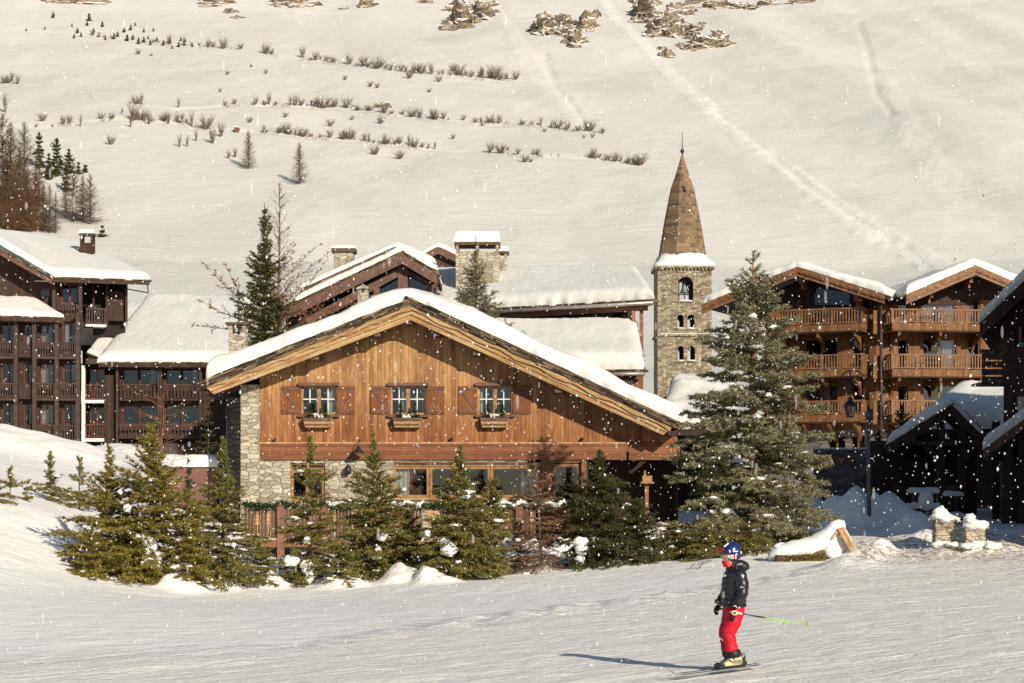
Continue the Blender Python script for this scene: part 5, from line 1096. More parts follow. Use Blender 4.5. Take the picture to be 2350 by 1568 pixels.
# stone gate pillars with snow tops
def pillar(u0, u1, vt, vb, label, seed, Yb):
    b0 = hit((u0 + u1) / 2, vb, 55, 90); Yb = b0.y; p0, p1 = W(u0, vt, Yb), W(u1, vt, Yb); cx = (p0.x + p1.x) / 2; hw = (p1.x - p0.x) / 2
    B = thing('stone_pillar', label, 'pillar', b0); b = MB(); r = random.Random(seed); z = b0.z - .3; top = W(0, vt + 22, Yb).z
    while z < top:
        h = r.uniform(.07, .15)
        for k in range(4):
            for j in range(3):
                w2 = hw * .40; x0 = cx - hw * .78 + w2 * k; y0 = Yb - hw * .6 + w2 * j; e = lambda: r.uniform(-.02, .02); A_ = (x0 + e(), x0 + w2 + e(), y0 + e(), y0 + w2 + e())
                b.box(*A_, z, z + h - .012)
        b.box(cx - hw * .74, cx + hw * .74, Yb - hw * .54, Yb + hw * .54, z - .01, z + h + .01); z += h
    b.build('pillar', M['stone'], B, bevel=.015); b = MB(); b.blob((cx, Yb, top + .08), (hw * .95, hw * .85, .2), seed, .35, 1.2, 16, 10); b.blob((cx - hw * .3, Yb, top + .26), (hw * .5, hw * .5, .16), seed + 2, .35, 1.4, 14, 8); b.build('snow_cap', M['clump'], B, smooth=True)
    b = MB()
    for q in range(6): b.blob((cx + hw * r.uniform(-1.3, 1.3), Yb - hw * r.uniform(.3, 1.2), b0.z + .02), (hw * r.uniform(.4, .7), hw * .5, r.uniform(.06, .16)), seed + q, .4, 1.4, 14, 9)
    b.build('snow_heap', M['clump'], B, smooth=True); return b0
pillar(2136, 2200, 1174, 1252, 'larger stone pillar with a tall snow cap beside the plaza edge', 5, 62); pillar(2206, 2262, 1190, 1255, 'smaller stone pillar with snow on it, right of the larger pillar', 15, 62)
# log trough with timber A-frame, snow covered
def trough():
    c = hit(1850, 1285, 45, 70); Yb = c.y; s = Yb / F; B = thing('log_trough', 'snow covered mossy log trough with a pale timber A frame at its end', 'trough', c); X = lambda u: (u - UC) * s; Z = lambda v: CZ + (VH - v) * s
    b = MB(); b.tube([(X(1775), Yb - .35, Z(1284)), (X(1810), Yb - .35, Z(1287)), (X(1890), Yb - .3, Z(1276))], [.14, .17, .19], 12); b.build('log', M['bark'], B, smooth=True)
    r = random.Random(3); g = MB()
    for i in range(900):
        u = r.uniform(1795, 1888); p = Vector((X(u), Yb - .52 + r.uniform(-.04, .04), Z(1284 - (u - 1795) * .09) + r.gauss(0, .06))); d = Vector((r.gauss(0, 1), r.gauss(0, .5) - .5, r.gauss(0, 1))).normalized(); e = d.cross(Vector((0, 0, 1))).normalized(); g.add([p - e * .015, p + e * .015, p + d * .06], [(0, 1, 2)])
    g.build('moss', M['f_olive'], B); L = []
    path = [(1764, 1277, .10), (1780, 1270, .22), (1820, 1264, .30), (1860, 1258, .34), (1890, 1238, .32), (1908, 1216, .26), (1925, 1206, .18), (1944, 1208, .12)]
    for i in range(len(path) - 1):
        for f in (0, .34, .67): a, b_ = path[i], path[i + 1]; L.append((a[0] + (b_[0] - a[0]) * f, a[1] + (b_[1] - a[1]) * f, a[2] + (b_[2] - a[2]) * f))
    rings = []
    for i, (u, v, r_) in enumerate(L): rings.append([Vector((X(u), Yb + r_ * 1.5 * math.cos(t), Z(v) + r_ * math.sin(t) + .03 * mnoise.noise(Vector((u * .08, t * 2, 1))))) for t in [2 * math.pi * k / 14 for k in range(14)]])
    m = MB(); m.loft(rings)
    for q in range(5): uq = 1800 + q * 26; m.blob((X(uq), Yb + .1, Z(1262 - max(0, q - 3) * 12)), (.34, .4, .2), q, .25, 1.1, 16, 10)
    m.blob((X(1915), Yb + .1, Z(1250)), (.55, .5, .5), 3, .2, 1, 16, 10); m.build('snow_cover', M['clump'], B, smooth=True)
    b = MB(); b.bar((X(1920), Yb - .35, Z(1212)), (X(1948), Yb - .5, Z(1264)), .1, .14, (0, 1, 0)); b.bar((X(1929), Yb - .3, Z(1210)), (X(1954), Yb - .4, Z(1258)), .08, .12, (0, 1, 0)); b.bar((X(1922), Yb - .32, Z(1214)), (X(1904), Yb - .4, Z(1236)), .07, .1, (0, 1, 0)); b.build('timber_frame', M['lightwood'], B, bevel=.01)
trough()
# bird table in front of the porch
b0 = hit(1484, 1215, 55, 74); Yb = b0.y; s = Yb / F; BT = thing('bird_table', 'small wooden bird table on a post right of the golden chalet, with a snowy roof', 'bird table', b0)
X = lambda u: (u - UC) * s; Z = lambda v: CZ + (VH - v) * s
b = MB(); b.box(X(1484) - .06, X(1484) + .06, Yb - .06, Yb + .06, b0.z - .4, Z(1110)); b.build('post', M['rtimber'], BT); b = MB(); b.box(X(1470), X(1500), Yb - .25, Yb + .25, Z(1110), Z(1106)); b.bar((X(1478), Yb, Z(1110)), (X(1480), Yb, Z(1080)), .05, .05); b.box(X(1474), X(1496), Yb - .15, Yb + .15, Z(1106), Z(1092)); b.build('house', M['honey'], BT)
# ------------------------------------------------------------------ GROUND AND MOUNTAIN
def grid_obj(name, X, Yg, Z, mat, attrs=None):
    nr, nc = X.shape; V = np.stack([X, Yg, Z], -1).reshape(-1, 3); i = np.arange(nr - 1)[:, None] * nc + np.arange(nc - 1)[None, :]
    Fc = np.stack([i, i + 1, i + nc + 1, i + nc], -1).reshape(-1, 4); o = np_obj(name, V, Fc, mat, smooth=True)
    for k, a in (attrs or {}).items(): at = o.data.attributes.new(k, 'FLOAT', 'POINT'); at.data.foreach_set('value', a.astype(np.float32).ravel())
    return o
def m_ground():
    m, nt, b = newmat('piste_snow'); 
    st = noise(nt, coordsT(nt, 27, (3.0, .55, 1)), 1.0, 6, .66, .3); fi = noise(nt, coordsT(nt, 27, (.7, .22, 1)), 1.0, 5, .7); big = noise(nt, coords(nt), .25, 3)
    c = ramp(nt, math_(nt, 'ADD', math_(nt, 'MULTIPLY', st, .5), math_(nt, 'MULTIPLY', big, .5)), [(.3, (.90, .885, .83)), (.7, (.96, .945, .89))])
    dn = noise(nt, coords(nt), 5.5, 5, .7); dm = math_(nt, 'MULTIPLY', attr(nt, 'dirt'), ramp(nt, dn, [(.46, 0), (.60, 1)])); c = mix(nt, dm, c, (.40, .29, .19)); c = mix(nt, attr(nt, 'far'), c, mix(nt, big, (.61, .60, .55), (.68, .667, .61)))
    nt.links.new(c, b.inputs['Base Color']); b.inputs['Roughness'].default_value = .6; b.inputs['Specular IOR Level'].default_value = .2
    tr = attr(nt, 'piste'); lump = noise(nt, coordsT(nt, 27, (.4, .3, 1)), 1.2, 6, .75)
    h = math_(nt, 'ADD', math_(nt, 'MULTIPLY', st, .5), math_(nt, 'ADD', math_(nt, 'MULTIPLY', fi, .55), math_(nt, 'MULTIPLY', lump, .45)))
    h = math_(nt, 'ADD', math_(nt, 'MULTIPLY', h, tr), math_(nt, 'MULTIPLY', noise(nt, coords(nt), 1.5, 4), .35)); bump(nt, b, h, 1.0, .27); return m
def m_mount():
    m, nt, b = newmat('mountain_snow'); n1 = noise(nt, coords(nt, (1, .5, 1)), .05, 5, .55); n2 = noise(nt, coords(nt), .6, 5, .6)
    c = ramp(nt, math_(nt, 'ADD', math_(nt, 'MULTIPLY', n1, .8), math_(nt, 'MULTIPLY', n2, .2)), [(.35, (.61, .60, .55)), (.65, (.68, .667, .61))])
    c = mix(nt, math_(nt, 'MULTIPLY', attr(nt, 'track'), .6), c, (.80, .79, .735)); nt.links.new(c, b.inputs['Base Color']); b.inputs['Roughness'].default_value = .8; b.inputs['Specular IOR Level'].default_value = .1
    st = noise(nt, coords(nt, (.25, 1.0, .6), (0, 0, R_(6))), .35, 5, .6); dbr = math_(nt, 'MULTIPLY', noise(nt, coords(nt), 1.6, 4, .7), attr(nt, 'track'))
    bump(nt, b, math_(nt, 'ADD', math_(nt, 'MULTIPLY', st, .8), math_(nt, 'MULTIPLY', dbr, .9)), .45, .8); return m
nj, ni = 620, 560
yy = np.concatenate([np.linspace(-200, 6, 24)[:-1], np.geomspace(12, 176, nj) - 6]); ss = np.linspace(-1, 1, ni)
X = ss[None, :] * (np.maximum(yy, 0)[:, None] * .32 + 12); X = X + np.sign(ss)[None, :] * np.maximum(np.abs(ss)[None, :] - .96, 0) * 3000 * .5
Yg_ = np.repeat(yy[:, None], ni, 1); Z = np.empty_like(X)
for a in range(0, len(yy), 64): Z[a:a + 64] = terr(X[a:a + 64], Yg_[a:a + 64])
Vv = VH + (CZ - Z) * F / np.maximum(Yg_, 1); Uu = UC + X * F / np.maximum(Yg_, 1)
edge = np.interp(X / np.maximum(Yg_, 1) * F + UC, [-400, 0, 700, 1000, 1300, 1700, 1900, 2350, 3000], [33, 33, 34, 39, 44, 50, 56, 62, 66]) + .8 * vn(X / 3, Yg_ / 3)
piste = .22 + .78 * (1 - sst(-.8, .8, Yg_ - edge)); rough = sst(-4.5, 0, Yg_ - edge) * (1 - sst(0, .5, Yg_ - edge)) * sst(500, 1200, Uu)
Z = Z + (1 - sst(-.6, .6, Yg_ - edge)) * (-.05) + rough * .16 * fbm(X / .6, Yg_ / .7, 3) + .030 * piste * fbm((X * .89 + Yg_ * .454) / 2.6, (-X * .454 + Yg_ * .89) / .55, 3) + .045 * np.maximum(piste - .3, 0) * np.maximum(fbm(X / .42, Yg_ / .55, 2), -.1) + .05 * piste * fbm((X * .89 + Yg_ * .454) / 7, (-X * .454 + Yg_ * .89) / 1.5, 2)
# settled chunks on the plaza
ch_ = sst(1880, 1990, Uu) * sst(54, 58, Yg_) * (1 - sst(66, 70, Yg_)); Z = Z + ch_ * .12 * np.maximum(fbm(X / .35, Yg_ / .45, 3), -.1)
dirt = ch_ * .9 + .35 * sst(1900, 2200, Uu) * sst(40, 55, Yg_) * (1 - sst(66, 70, Yg_)) + .12 * rough
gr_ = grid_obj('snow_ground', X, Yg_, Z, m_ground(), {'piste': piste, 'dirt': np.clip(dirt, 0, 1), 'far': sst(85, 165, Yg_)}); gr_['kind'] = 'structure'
ym = np.concatenate([np.arange(168, 420, 1.3), np.geomspace(420, 900, 330)[0:], np.linspace(903, 1500, 60)]); sm_ = np.linspace(-1, 1, 420)
X = sm_[None, :] * (ym[:, None] * .30 + 12); X = X + np.sign(sm_)[None, :] * np.maximum(np.abs(sm_)[None, :] - .96, 0) * 6000
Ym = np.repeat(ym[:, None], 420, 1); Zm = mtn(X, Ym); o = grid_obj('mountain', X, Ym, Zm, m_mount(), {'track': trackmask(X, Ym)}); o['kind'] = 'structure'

# ------------------------------------------------------------------ rock outcrops
def m_rock():
    m, nt, b = newmat('rock_with_snow'); g = N(nt, 'ShaderNodeNewGeometry'); sp = N(nt, 'ShaderNodeSeparateXYZ'); nt.links.new(g.outputs['Normal'], sp.inputs[0])
    n1 = noise(nt, coords(nt), .22, 6, .65); n2 = noise(nt, coords(nt), .9, 5, .7, 1); rc = ramp(nt, n1, [(.30, (.07, .055, .042)), (.46, (.23, .18, .115)), (.62, (.38, .31, .205))]); rc = mix(nt, ramp(nt, n2, [(.38, 1), (.50, 0)]), rc, (.05, .04, .03))
    f = math_(nt, 'ADD', sp.outputs[2], math_(nt, 'MULTIPLY', math_(nt, 'SUBTRACT', noise(nt, coords(nt), .12, 2, .5), .5), 1.1)); s = ramp(nt, f, [(.56, 0), (.66, 1)])
    nt.links.new(mix(nt, s, rc, (.85, .82, .77)), b.inputs['Base Color']); b.inputs['Roughness'].default_value = .9; bump(nt, b, n2, .8, .5); return m
mrock = m_rock()
def crag(b, c, rr, seed, seg, rings):
    n0 = len(b.v); b.blob(c, rr, seed, 0, 1, seg, rings); c = Vector(c); o_ = Vector((seed * 1.7, seed * .3, 0)); m_ = max(rr)
    for i in range(n0, len(b.v)):
        p = Vector(b.v[i]) - c; q = Vector((p.x / rr[0], p.y / rr[1], p.z / rr[2])); vd, _ = mnoise.voronoi(q * 1.25 + o_); f = 1.08 + .8 * (vd[1] - vd[0]) - .3 + .5 * mnoise.noise(q * 1.8 + o_) + .16 * mnoise.noise(q * 5 + o_); b.v[i] = tuple(c + p * f)
def rocks(label, parts, seed, group=None):
    r = random.Random(seed); b = MB(); c0 = None
    for (u, v, w_, h_) in parts:
        p = hit(u, v + h_ * .3, 300); s = p.y / F; c0 = c0 or p
        crag(b, (p.x, p.y + h_ * s * .5, p.z + h_ * s * .1), (w_ * s * .55, h_ * s * .9, h_ * s * .72), r.randint(0, 999), max(15, int(w_ * .26)), max(11, int(h_ * .3)))
        for k in range(int(w_ * h_ / 300) + 3):
            a = r.random(); uu = u + r.uniform(-.5, .5) * w_; vv = v + r.uniform(-.45, .5) * h_; q = hit(uu, vv, 300); z = min(r.uniform(.18, .5) * h_, 22) * s * .9
            crag(b, q + Vector((0, .35 * z, -.25 * z)), (z * r.uniform(.7, 1.8), z, z * r.uniform(.7, 1.3)), r.randint(0, 999), 11, 8)
    t = b.build('rock_outcrop', mrock); tag(t, label, 'rock outcrop', 'rock outcrops along the top of the mountainside')
    im = Matrix.Translation(-c0); t.data.transform(im); t.location = c0
rocks('tan rock outcrop at the top left edge of the snowy mountainside', [(185, 3, 110, 18), (120, 2, 60, 12), (225, 4, 50, 12)], 1)
rocks('broken rock fragments strewn down the slope left of the top centre', [(500, 4, 90, 16), (530, 26, 40, 12), (545, 40, 30, 8), (480, 14, 40, 8)], 2)
rocks('wide low rock cliff cut by the top edge, left of the taller crag', [(672, 6, 100, 26), (640, 2, 50, 12)], 3)
rocks('small leaning rocks at the top edge between two cliffs', [(838, 10, 44, 24), (790, 21, 28, 6), (975, 3, 36, 12)], 4)
rocks('tall tan crag with a snowy right shoulder near the top centre', [(1058, 38, 62, 64), (1105, 30, 46, 48), (1030, 62, 40, 14), (1090, 15, 50, 20)], 5)
rocks('blocky tan crag beside the avalanche gully, lowest block square', [(1245, 62, 50, 52), (1290, 50, 60, 40), (1348, 52, 44, 48), (1322, 88, 46, 42), (1290, 74, 50, 30)], 6)
rocks('large broken rock band with many ledges right of the avalanche gully', [(1480, 22, 50, 70), (1530, 48, 70, 40), (1560, 20, 80, 30), (1545, 75, 50, 34), (1500, 70, 30, 40), (1530, 125, 34, 24), (1590, 65, 50, 24)], 7)
rocks('dark streaked oval rock below the large rock band', [(1625, 98, 92, 42), (1580, 108, 50, 20)], 8)
rocks('row of rocks along the top edge right of centre', [(1640, 12, 80, 24), (1712, 14, 60, 24), (1765, 8, 50, 14), (1848, 4, 60, 12), (1600, 4, 60, 14)], 9)
rocks('single dark boulder with snow on the middle shrub terrace', [(880, 244, 34, 14)], 10)

# ------------------------------------------------------------------ needle trees
def needles(segs, rs, per_m, L, w_, spread=.9, fwd=.6):
    """segs (n,6): twig segments -> flat blades as triangles"""
    segs = np.asarray(segs, float); a = segs[:, :3]; b = segs[:, 3:]; d = b - a; ln = np.linalg.norm(d, axis=1); cnt = np.maximum(2, (ln * per_m + rs.rand(len(ln))).astype(int))
    idx = np.repeat(np.arange(len(segs)), cnt); n = len(idx); t = rs.rand(n)[:, None]; p = a[idx] + d[idx] * t; dn = d[idx] / np.maximum(ln[idx], 1e-6)[:, None]
    r = rs.randn(n, 3); r[:, 2] *= .6; r /= np.linalg.norm(r, axis=1)[:, None]; dr = dn * fwd + r * spread; dr /= np.linalg.norm(dr, axis=1)[:, None]
    s = np.cross(dr, rs.randn(n, 3)); s /= np.linalg.norm(s, axis=1)[:, None]; l = (L * (.6 + .8 * rs.rand(n)))[:, None]
    V = np.stack([p - s * w_ / 2, p + s * w_ / 2, p + dr * l], 1).reshape(-1, 3); return V
def thin(segs, r0):
    """three sided sticks for twigs"""
    segs = np.asarray(segs, float); a = segs[:, :3]; b = segs[:, 3:6]; d = b - a; d /= np.maximum(np.linalg.norm(d, axis=1), 1e-6)[:, None]
    u = np.cross(d, [.3, .2, 1.0]); u /= np.maximum(np.linalg.norm(u, axis=1), 1e-6)[:, None]; v = np.cross(d, u); ra = segs[:, 6:7] if segs.shape[1] > 6 else r0; P = []
    for k in range(3): t = 2 * math.pi * k / 3; o = u * math.cos(t) + v * math.sin(t); P.append(a + o * ra); P.append(b + o * ra * .6)
    V = np.stack(P, 1); n = len(segs); base = np.arange(n)[:, None] * 6
    Fc = np.concatenate([base + np.array([[2 * k, 2 * ((k + 1) % 3), 2 * ((k + 1) % 3) + 1, 2 * k + 1]]) for k in range(3)]); return V.reshape(-1, 3), Fc
def conifer(H, Rr, seed, whorl=.16, nb=6, shape=.85, low=.03, up=.52, droop=.3, twl=.55, twsp=.12, sub=False, lean=(0, 0), bare=0.0, jit=.28, tipup=.25, profile=None, keep=1.0):
    r = random.Random(seed); br = []; tw_ = []; tips = []
    ax = lambda z: Vector((lean[0] * (max(0, z) / H) ** 1.3 * H, lean[1] * z, z)); z = H * low
    while z < H * .985:
        t = z / H; R_loc = (Rr * max(.001, 1 - t) ** shape if profile is None else Rr * max(.01, profile(min(t, .999)))); k = nb if t < .85 else 4
        a0 = r.random() * 6.28
        for i in range(k):
            if r.random() > keep: continue
            az = a0 + 6.283 * i / k + r.uniform(-.4, .4); L = max(.05, R_loc * (r.uniform(1 - jit * 1.9, 1 + jit) if r.random() < .85 else r.uniform(1.1, 1.35))); zz = z + r.uniform(-.3, .3) * whorl
            el = up * (t * 2.5 - .45) + r.uniform(-.12, .12) + (.25 if t > .8 else 0); d = Vector((math.cos(az), math.sin(az), math.tan(max(-.9, min(1.2, el))))).normalized()
            if t < bare and L > .3: pass
            n = max(3, min(7, int(L / .25) + 2)); p = ax(max(0, zz)); st_ = L / n; pts = [p]
            for j in range(n):
                f = j / n; d = (d + Vector((0, 0, (-droop if f < .55 else tipup) * .28))).normalized(); p = p + d * st_; pts.append(p)
            br.append((pts, .012 + .012 * L)); sd = d.cross(Vector((0, 0, 1))).normalized()
            for j in range(n):
                q0, q1 = pts[j], pts[j + 1]; f0 = (j + .5) / n
                if f0 > .25 or L < .5: tw_.append((*q0, *q1))
                m_ = max(1, int(st_ / twsp))
                for q in range(m_):
                    f = (j + (q + .5) / m_) / n
                    if f < .12: continue
                    c = q0.lerp(q1, (q + .5) / m_); l = twl * L * (1 - f * .72) * r.uniform(.6, 1.1) * min(1, .35 + f * 2.5); l = min(l, .8)
                    for s_ in (-1, 1):
                        dd = (d * r.uniform(.6, .9) + sd * s_ * r.uniform(.6, 1.0) + Vector((0, 0, r.uniform(-.50, .28)))).normalized(); e = c + dd * l
                        tw_.append((*c, *e))
                        if sub and l > .2:
                            s2 = dd.cross(Vector((0, 0, 1))).normalized()
                            for g in (.35, .6, .82):
                                for h_ in (-1, 1): c2 = c.lerp(e, g); e2 = c2 + (dd * .8 + s2 * h_ * .8 + Vector((0, 0, r.uniform(-.8, .35)))).normalized() * l * .38 * (1.15 - g); tw_.append((*c2, *e2))
            if .02 < L: tips.append((pts[int(len(pts) * .6)], L))
        z += whorl * (.75 + .75 * t) * r.uniform(.75, 1.25)
    return ax, br, tw_, tips
def make_tree(name, label, cat, base, H, Rr, seed, fmat='f_green', nd=(60, .075, .016), snow=0, trunk_r=None, group=None, rz=0, leader=.0, tmat='bark', snow_r=.12, snow_list=None, **kw):
    T = thing(name, label, cat, base, rz, group); ax, br, tw_, tips = conifer(H, Rr, seed, **kw); rs = np.random.RandomState(seed); tr = trunk_r or H * .012 + .012
    b = MB(); n = 10; b.tube([ax(H * i / n - (.3 if i == 0 else 0)) for i in range(n + 1)], [tr * (1 - .9 * i / n) for i in range(n + 1)], 7); I = Matrix.Identity(4)
    b.v = [tuple(Matrix.Translation(T.location) @ Matrix.Rotation(rz, 4, 'Z') @ Vector(p)) for p in b.v]; b.build('trunk', M[tmat], T, smooth=True)
    S = []
    for pts, r0 in br:
        for i in range(len(pts) - 1): S.append((*pts[i], *pts[i + 1], r0 * (1 - i / len(pts))))
    if S: V, Fc = thin(S, .01); np_obj('branches', V, Fc, M['bark'], T)
    V = needles(tw_, rs, *nd); np_obj('foliage', V, np.arange(len(V)).reshape(-1, 3), M[fmat], T)
    if snow or snow_list:
        r = random.Random(seed + 5); b = MB(); mt = Matrix.Translation(T.location) @ Matrix.Rotation(rz, 4, 'Z'); tt = [x for x in tips if x[0].z < H * .8]
        for k in range(snow):
            p, L = r.choice(tt); s = snow_r * r.uniform(.3, 1.0) * min(1, L * 1.3); q = p + Vector((r.uniform(-.15, .15) * L, r.uniform(-.15, .15) * L, s * .3)); b.blob(mt @ q, (s * r.uniform(.8, 1.9), s * r.uniform(.8, 1.4), s * r.uniform(.3, .6)), seed * 7 + k, .5, 1.9, 10, 7)
        for (x, y, z, s) in (snow_list or []): 
            for q in range(3): b.blob(Vector((x, y, z)) + Vector((r.uniform(-.5, .5), 0, r.uniform(-.5, .5))) * s, (s * r.uniform(.7, 1.1), s * .8, s * r.uniform(.6, .9)), k * 7 + q + seed if snow else q + int(x * 50), .3, 1.3, 14, 10)
        sn_ = b.build('snow', M['clump'], T, smooth=True); sn_['kind'] = 'stuff'
    return T
PF = lambda t, k: (.88 + .3 * t if t < .3 else (.97 + .05 * math.sin(k * 2) - (t - .3) * (1.35 + .12 * math.sin(k)) if t < .66 else (.30 - (t - .66) * .6 if t < .85 else .13 * (1 - t) / .15 + .04)))
CONC = lambda t: 1.08 * (1 - t) ** 1.15 if t > .3 else .75 + .22 * (1 - t / .3) * 0 + .0 * t
def at_tree(name, label, u, vb, vt, hw, seed, y0=45, y1=100, snow_uv=(), Y=None, group=None, **kw):
    b0 = hit(u, vb, y0, y1) if Y is None else Vector(((u - UC) * Y / F, Y, gz((u - UC) * Y / F, Y))); s = b0.y / F; H = CZ + (VH - vt) * s - b0.z
    sl_ = [((su - UC) * (b0.y - hw * s * .55) / F, b0.y - hw * s * .55, CZ + (VH - sv) * (b0.y - hw * s * .55) / F, sr * s) for su, sv, sr in snow_uv]
    b0 = b0 - Vector((0, 0, .05)); return make_tree(name, label, 'tree', b0, H, hw * s, seed, snow_list=sl_, group=group, **kw)
NF = (125, .088, .025)
# front row, left to right
at_tree('spruce', 'tiny spruce top sticking out of the snow at the far left edge', 23, 1146, 1068, 42, 1, fmat='f_olive', nd=NF, whorl=.2, shape=.6, nb=5, up=1.1, keep=.8, snow=2)
at_tree('spruce', 'low olive spruce shoot cut by the left edge, yellowish tips', -6, 1150, 1108, 40, 22, fmat='f_olive', nd=NF, whorl=.12, shape=.5, nb=6)
at_tree('spruce', 'thin sapling between the two small trees at the far left', 62, 1150, 1096, 24, 23, fmat='f_olive', nd=NF, whorl=.16, shape=.5, nb=4, keep=.7)
at_tree('spruce', 'small bushy spruce on the snowbank at left, second tip from the left', 116, 1150, 1032, 56, 2, fmat='f_green', nd=NF, whorl=.17, shape=1.0, nb=5, up=.95, keep=.85, snow=6)
at_tree('spruce', 'slim sparse spruce on the snowbank with widely spaced upright twigs', 182, 1170, 1036, 50, 3, fmat='f_green', nd=NF, whorl=.30, shape=.8, nb=5, keep=.8, up=1.1, jit=.2, snow=3)
at_tree('spruce', 'wide bushy olive spruce in front of the snowbank with an almost bare tip', 252, 1308, 1030, 110, 4, fmat='f_olive', nd=NF, whorl=.20, nb=7, up=.75, profile=lambda t: (1.1 - .2 * t if t < .5 else (.7 - (t - .5) * 1.6 if t < .72 else .22 - .15 * (t - .72))), snow=16, snow_r=.14, snow_uv=((275, 1130, 5), (308, 1150, 6)))
at_tree('spruce', 'tallest and widest spruce of the left clump with snow pillows down its middle', 352, 1335, 972, 112, 5, fmat='f_olive', nd=NF, whorl=.20, nb=8, up=.7, profile=lambda t: (1.15 if t < .4 else (1.05 - (t - .4) * 1.7 if t < .8 else .24)), snow=20, snow_r=.15, snow_uv=((342, 1246, 12), (345, 1262, 12), (355, 1290, 14), (335, 1290, 10), (365, 1275, 9), (290, 1165, 9)), lean=(-.02, 0))
at_tree('spruce', 'thin dark sapling before the maroon retaining wall', 432, 1250, 1050, 62, 6, fmat='f_dark', nd=NF, whorl=.26, shape=.9, nb=5, keep=.8, up=1.0, snow=8, y0=52)
at_tree('spruce', 'low bushy olive spruce filling the gap right of the tall left spruce', 440, 1328, 1150, 62, 26, fmat='f_olive', nd=NF, whorl=.20, shape=.5, nb=7, snow=30, snow_r=.16)
at_tree('spruce', 'layered spruce directly left of the stone corner of the golden chalet', 512, 1326, 1004, 92, 7, fmat='f_green', nd=NF, whorl=.17, profile=lambda t: PF(t, 3), nb=7, snow=18, snow_uv=((433, 1180, 5), (536, 1252, 5)))
at_tree('spruce', 'slender spruce before the tall ground floor window, upper trunk bare', 711, 1330, 1005, 78, 8, fmat='f_green', nd=NF, whorl=.17, shape=.55, nb=6, keep=.9, profile=lambda t: (.95 - .25 * t if t < .42 else (.62 if .42 < t < .56 else (.70 if .62 < t < .75 else (.35 if .86 < t < .92 else .16)))), snow=18, snow_uv=((668, 1285, 15), (704, 1300, 15), (712, 1322, 12), (708, 1239, 8)))
at_tree('spruce', 'tall lively spruce left of the wide ground floor window', 862, 1325, 980, 98, 9, fmat='f_green', nd=NF, whorl=.16, profile=lambda t: PF(t, 1), nb=7, snow=24, snow_uv=((882, 1232, 9), (868, 1260, 6)), lean=(-.02, 0))
at_tree('spruce', 'thick spruce before the middle of the wide window, with hanging snow pillow', 1052, 1318, 1018, 108, 10, fmat='f_green', nd=NF, whorl=.15, profile=lambda t: PF(t, 2), nb=8, snow=26, snow_uv=((1028, 1256, 16), (1036, 1268, 10), (980, 1225, 7)), lean=(.02, 0))
at_tree('spruce', 'drooping lower spruce leaning right beside the thick middle spruce', 1110, 1308, 1100, 78, 27, fmat='f_green', nd=NF, whorl=.14, shape=.55, nb=7, droop=.6, snow=20, lean=(.12, 0))
at_tree('spruce', 'scrawny brownish spruce with a long bare leader before the timber pillar', 1243, 1300, 1003, 76, 11, fmat='f_brown', nd=(70, .06, .018), whorl=.15, nb=6, keep=.85, profile=lambda t: (.95 - .5 * t if t < .5 else (.42 if t < .72 else .10)), snow=12, lean=(-.07, 0))
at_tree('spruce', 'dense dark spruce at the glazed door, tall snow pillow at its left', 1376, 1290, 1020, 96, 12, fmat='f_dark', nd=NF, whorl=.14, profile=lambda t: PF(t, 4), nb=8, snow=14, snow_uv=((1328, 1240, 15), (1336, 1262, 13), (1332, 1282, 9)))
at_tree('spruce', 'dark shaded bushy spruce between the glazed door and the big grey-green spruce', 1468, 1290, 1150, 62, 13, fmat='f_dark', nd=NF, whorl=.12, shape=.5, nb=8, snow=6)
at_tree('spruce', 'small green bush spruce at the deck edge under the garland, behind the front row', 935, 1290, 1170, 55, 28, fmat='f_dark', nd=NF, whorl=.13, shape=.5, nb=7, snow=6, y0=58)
at_tree('spruce', 'knee high bushy fir at the base between the stone corner and the slender spruce', 600, 1325, 1255, 46, 71, fmat='f_green', nd=NF, whorl=.14, shape=.4, nb=8, snow=14)
at_tree('spruce', 'low bushy fir filling the gap left of the lively spruce', 785, 1326, 1245, 46, 72, fmat='f_green', nd=NF, whorl=.15, shape=.4, nb=8, snow=16)
at_tree('spruce', 'low spreading olive spruce at the left front of the big left clump', 205, 1322, 1225, 66, 73, fmat='f_olive', nd=NF, whorl=.16, shape=.4, nb=8, snow=14)
at_tree('spruce', 'low green bush spruce between the brownish spruce and the glazed door', 1190, 1298, 1200, 50, 74, fmat='f_brown', nd=NF, whorl=.16, shape=.5, nb=7, snow=20)
# big spruce
BS = at_tree('big_spruce', 'very large grey-green spruce right of the golden chalet, dusted with snow', 1728, 1236, 572, 166, 14, Y=65, fmat='f_blue', tmat='redbark', trunk_r=.17, nd=(72, .11, .032), whorl=.23, nb=9, sub=True, shape=.72, low=.09, up=.38, droop=.35, twsp=.15, jit=.36, keep=.82, twl=.5,
    profile=lambda t: (1.0 * min(1, .78 + t * 1.5) if t < .16 else (1.04 - (t - .16) * .8 if t < .66 else (.64 - (t - .66) * 1.35 if t < .86 else (.20 if t < .9 else .22 * (1 - t) / .1 + .05)))), snow=150, snow_r=.17)
r = random.Random(2)
for k, (u, vb, vt, hw, lab) in enumerate(((1545, 1283, 1200, 62, 'dark green low creeping conifer at the left foot of the big spruce'), (1625, 1270, 1205, 75, 'low creeping conifer in front of the big spruce trunk'), (1715, 1262, 1205, 80, 'low creeping conifer right under the trunk of the big spruce'), (1800, 1250, 1205, 78, 'low creeping conifer reaching the log trough at right'))):
    b0 = hit(u, vb, 50, 80); s = b0.y / F; make_tree('creeping_conifer', lab, 'shrub', b0, (vb - vt) * s, hw * s, 60 + k, fmat='f_green', nd=(110, .07, .02), whorl=.07, nb=10, shape=.35, low=.08, up=.1, snow=3, snow_r=.12)
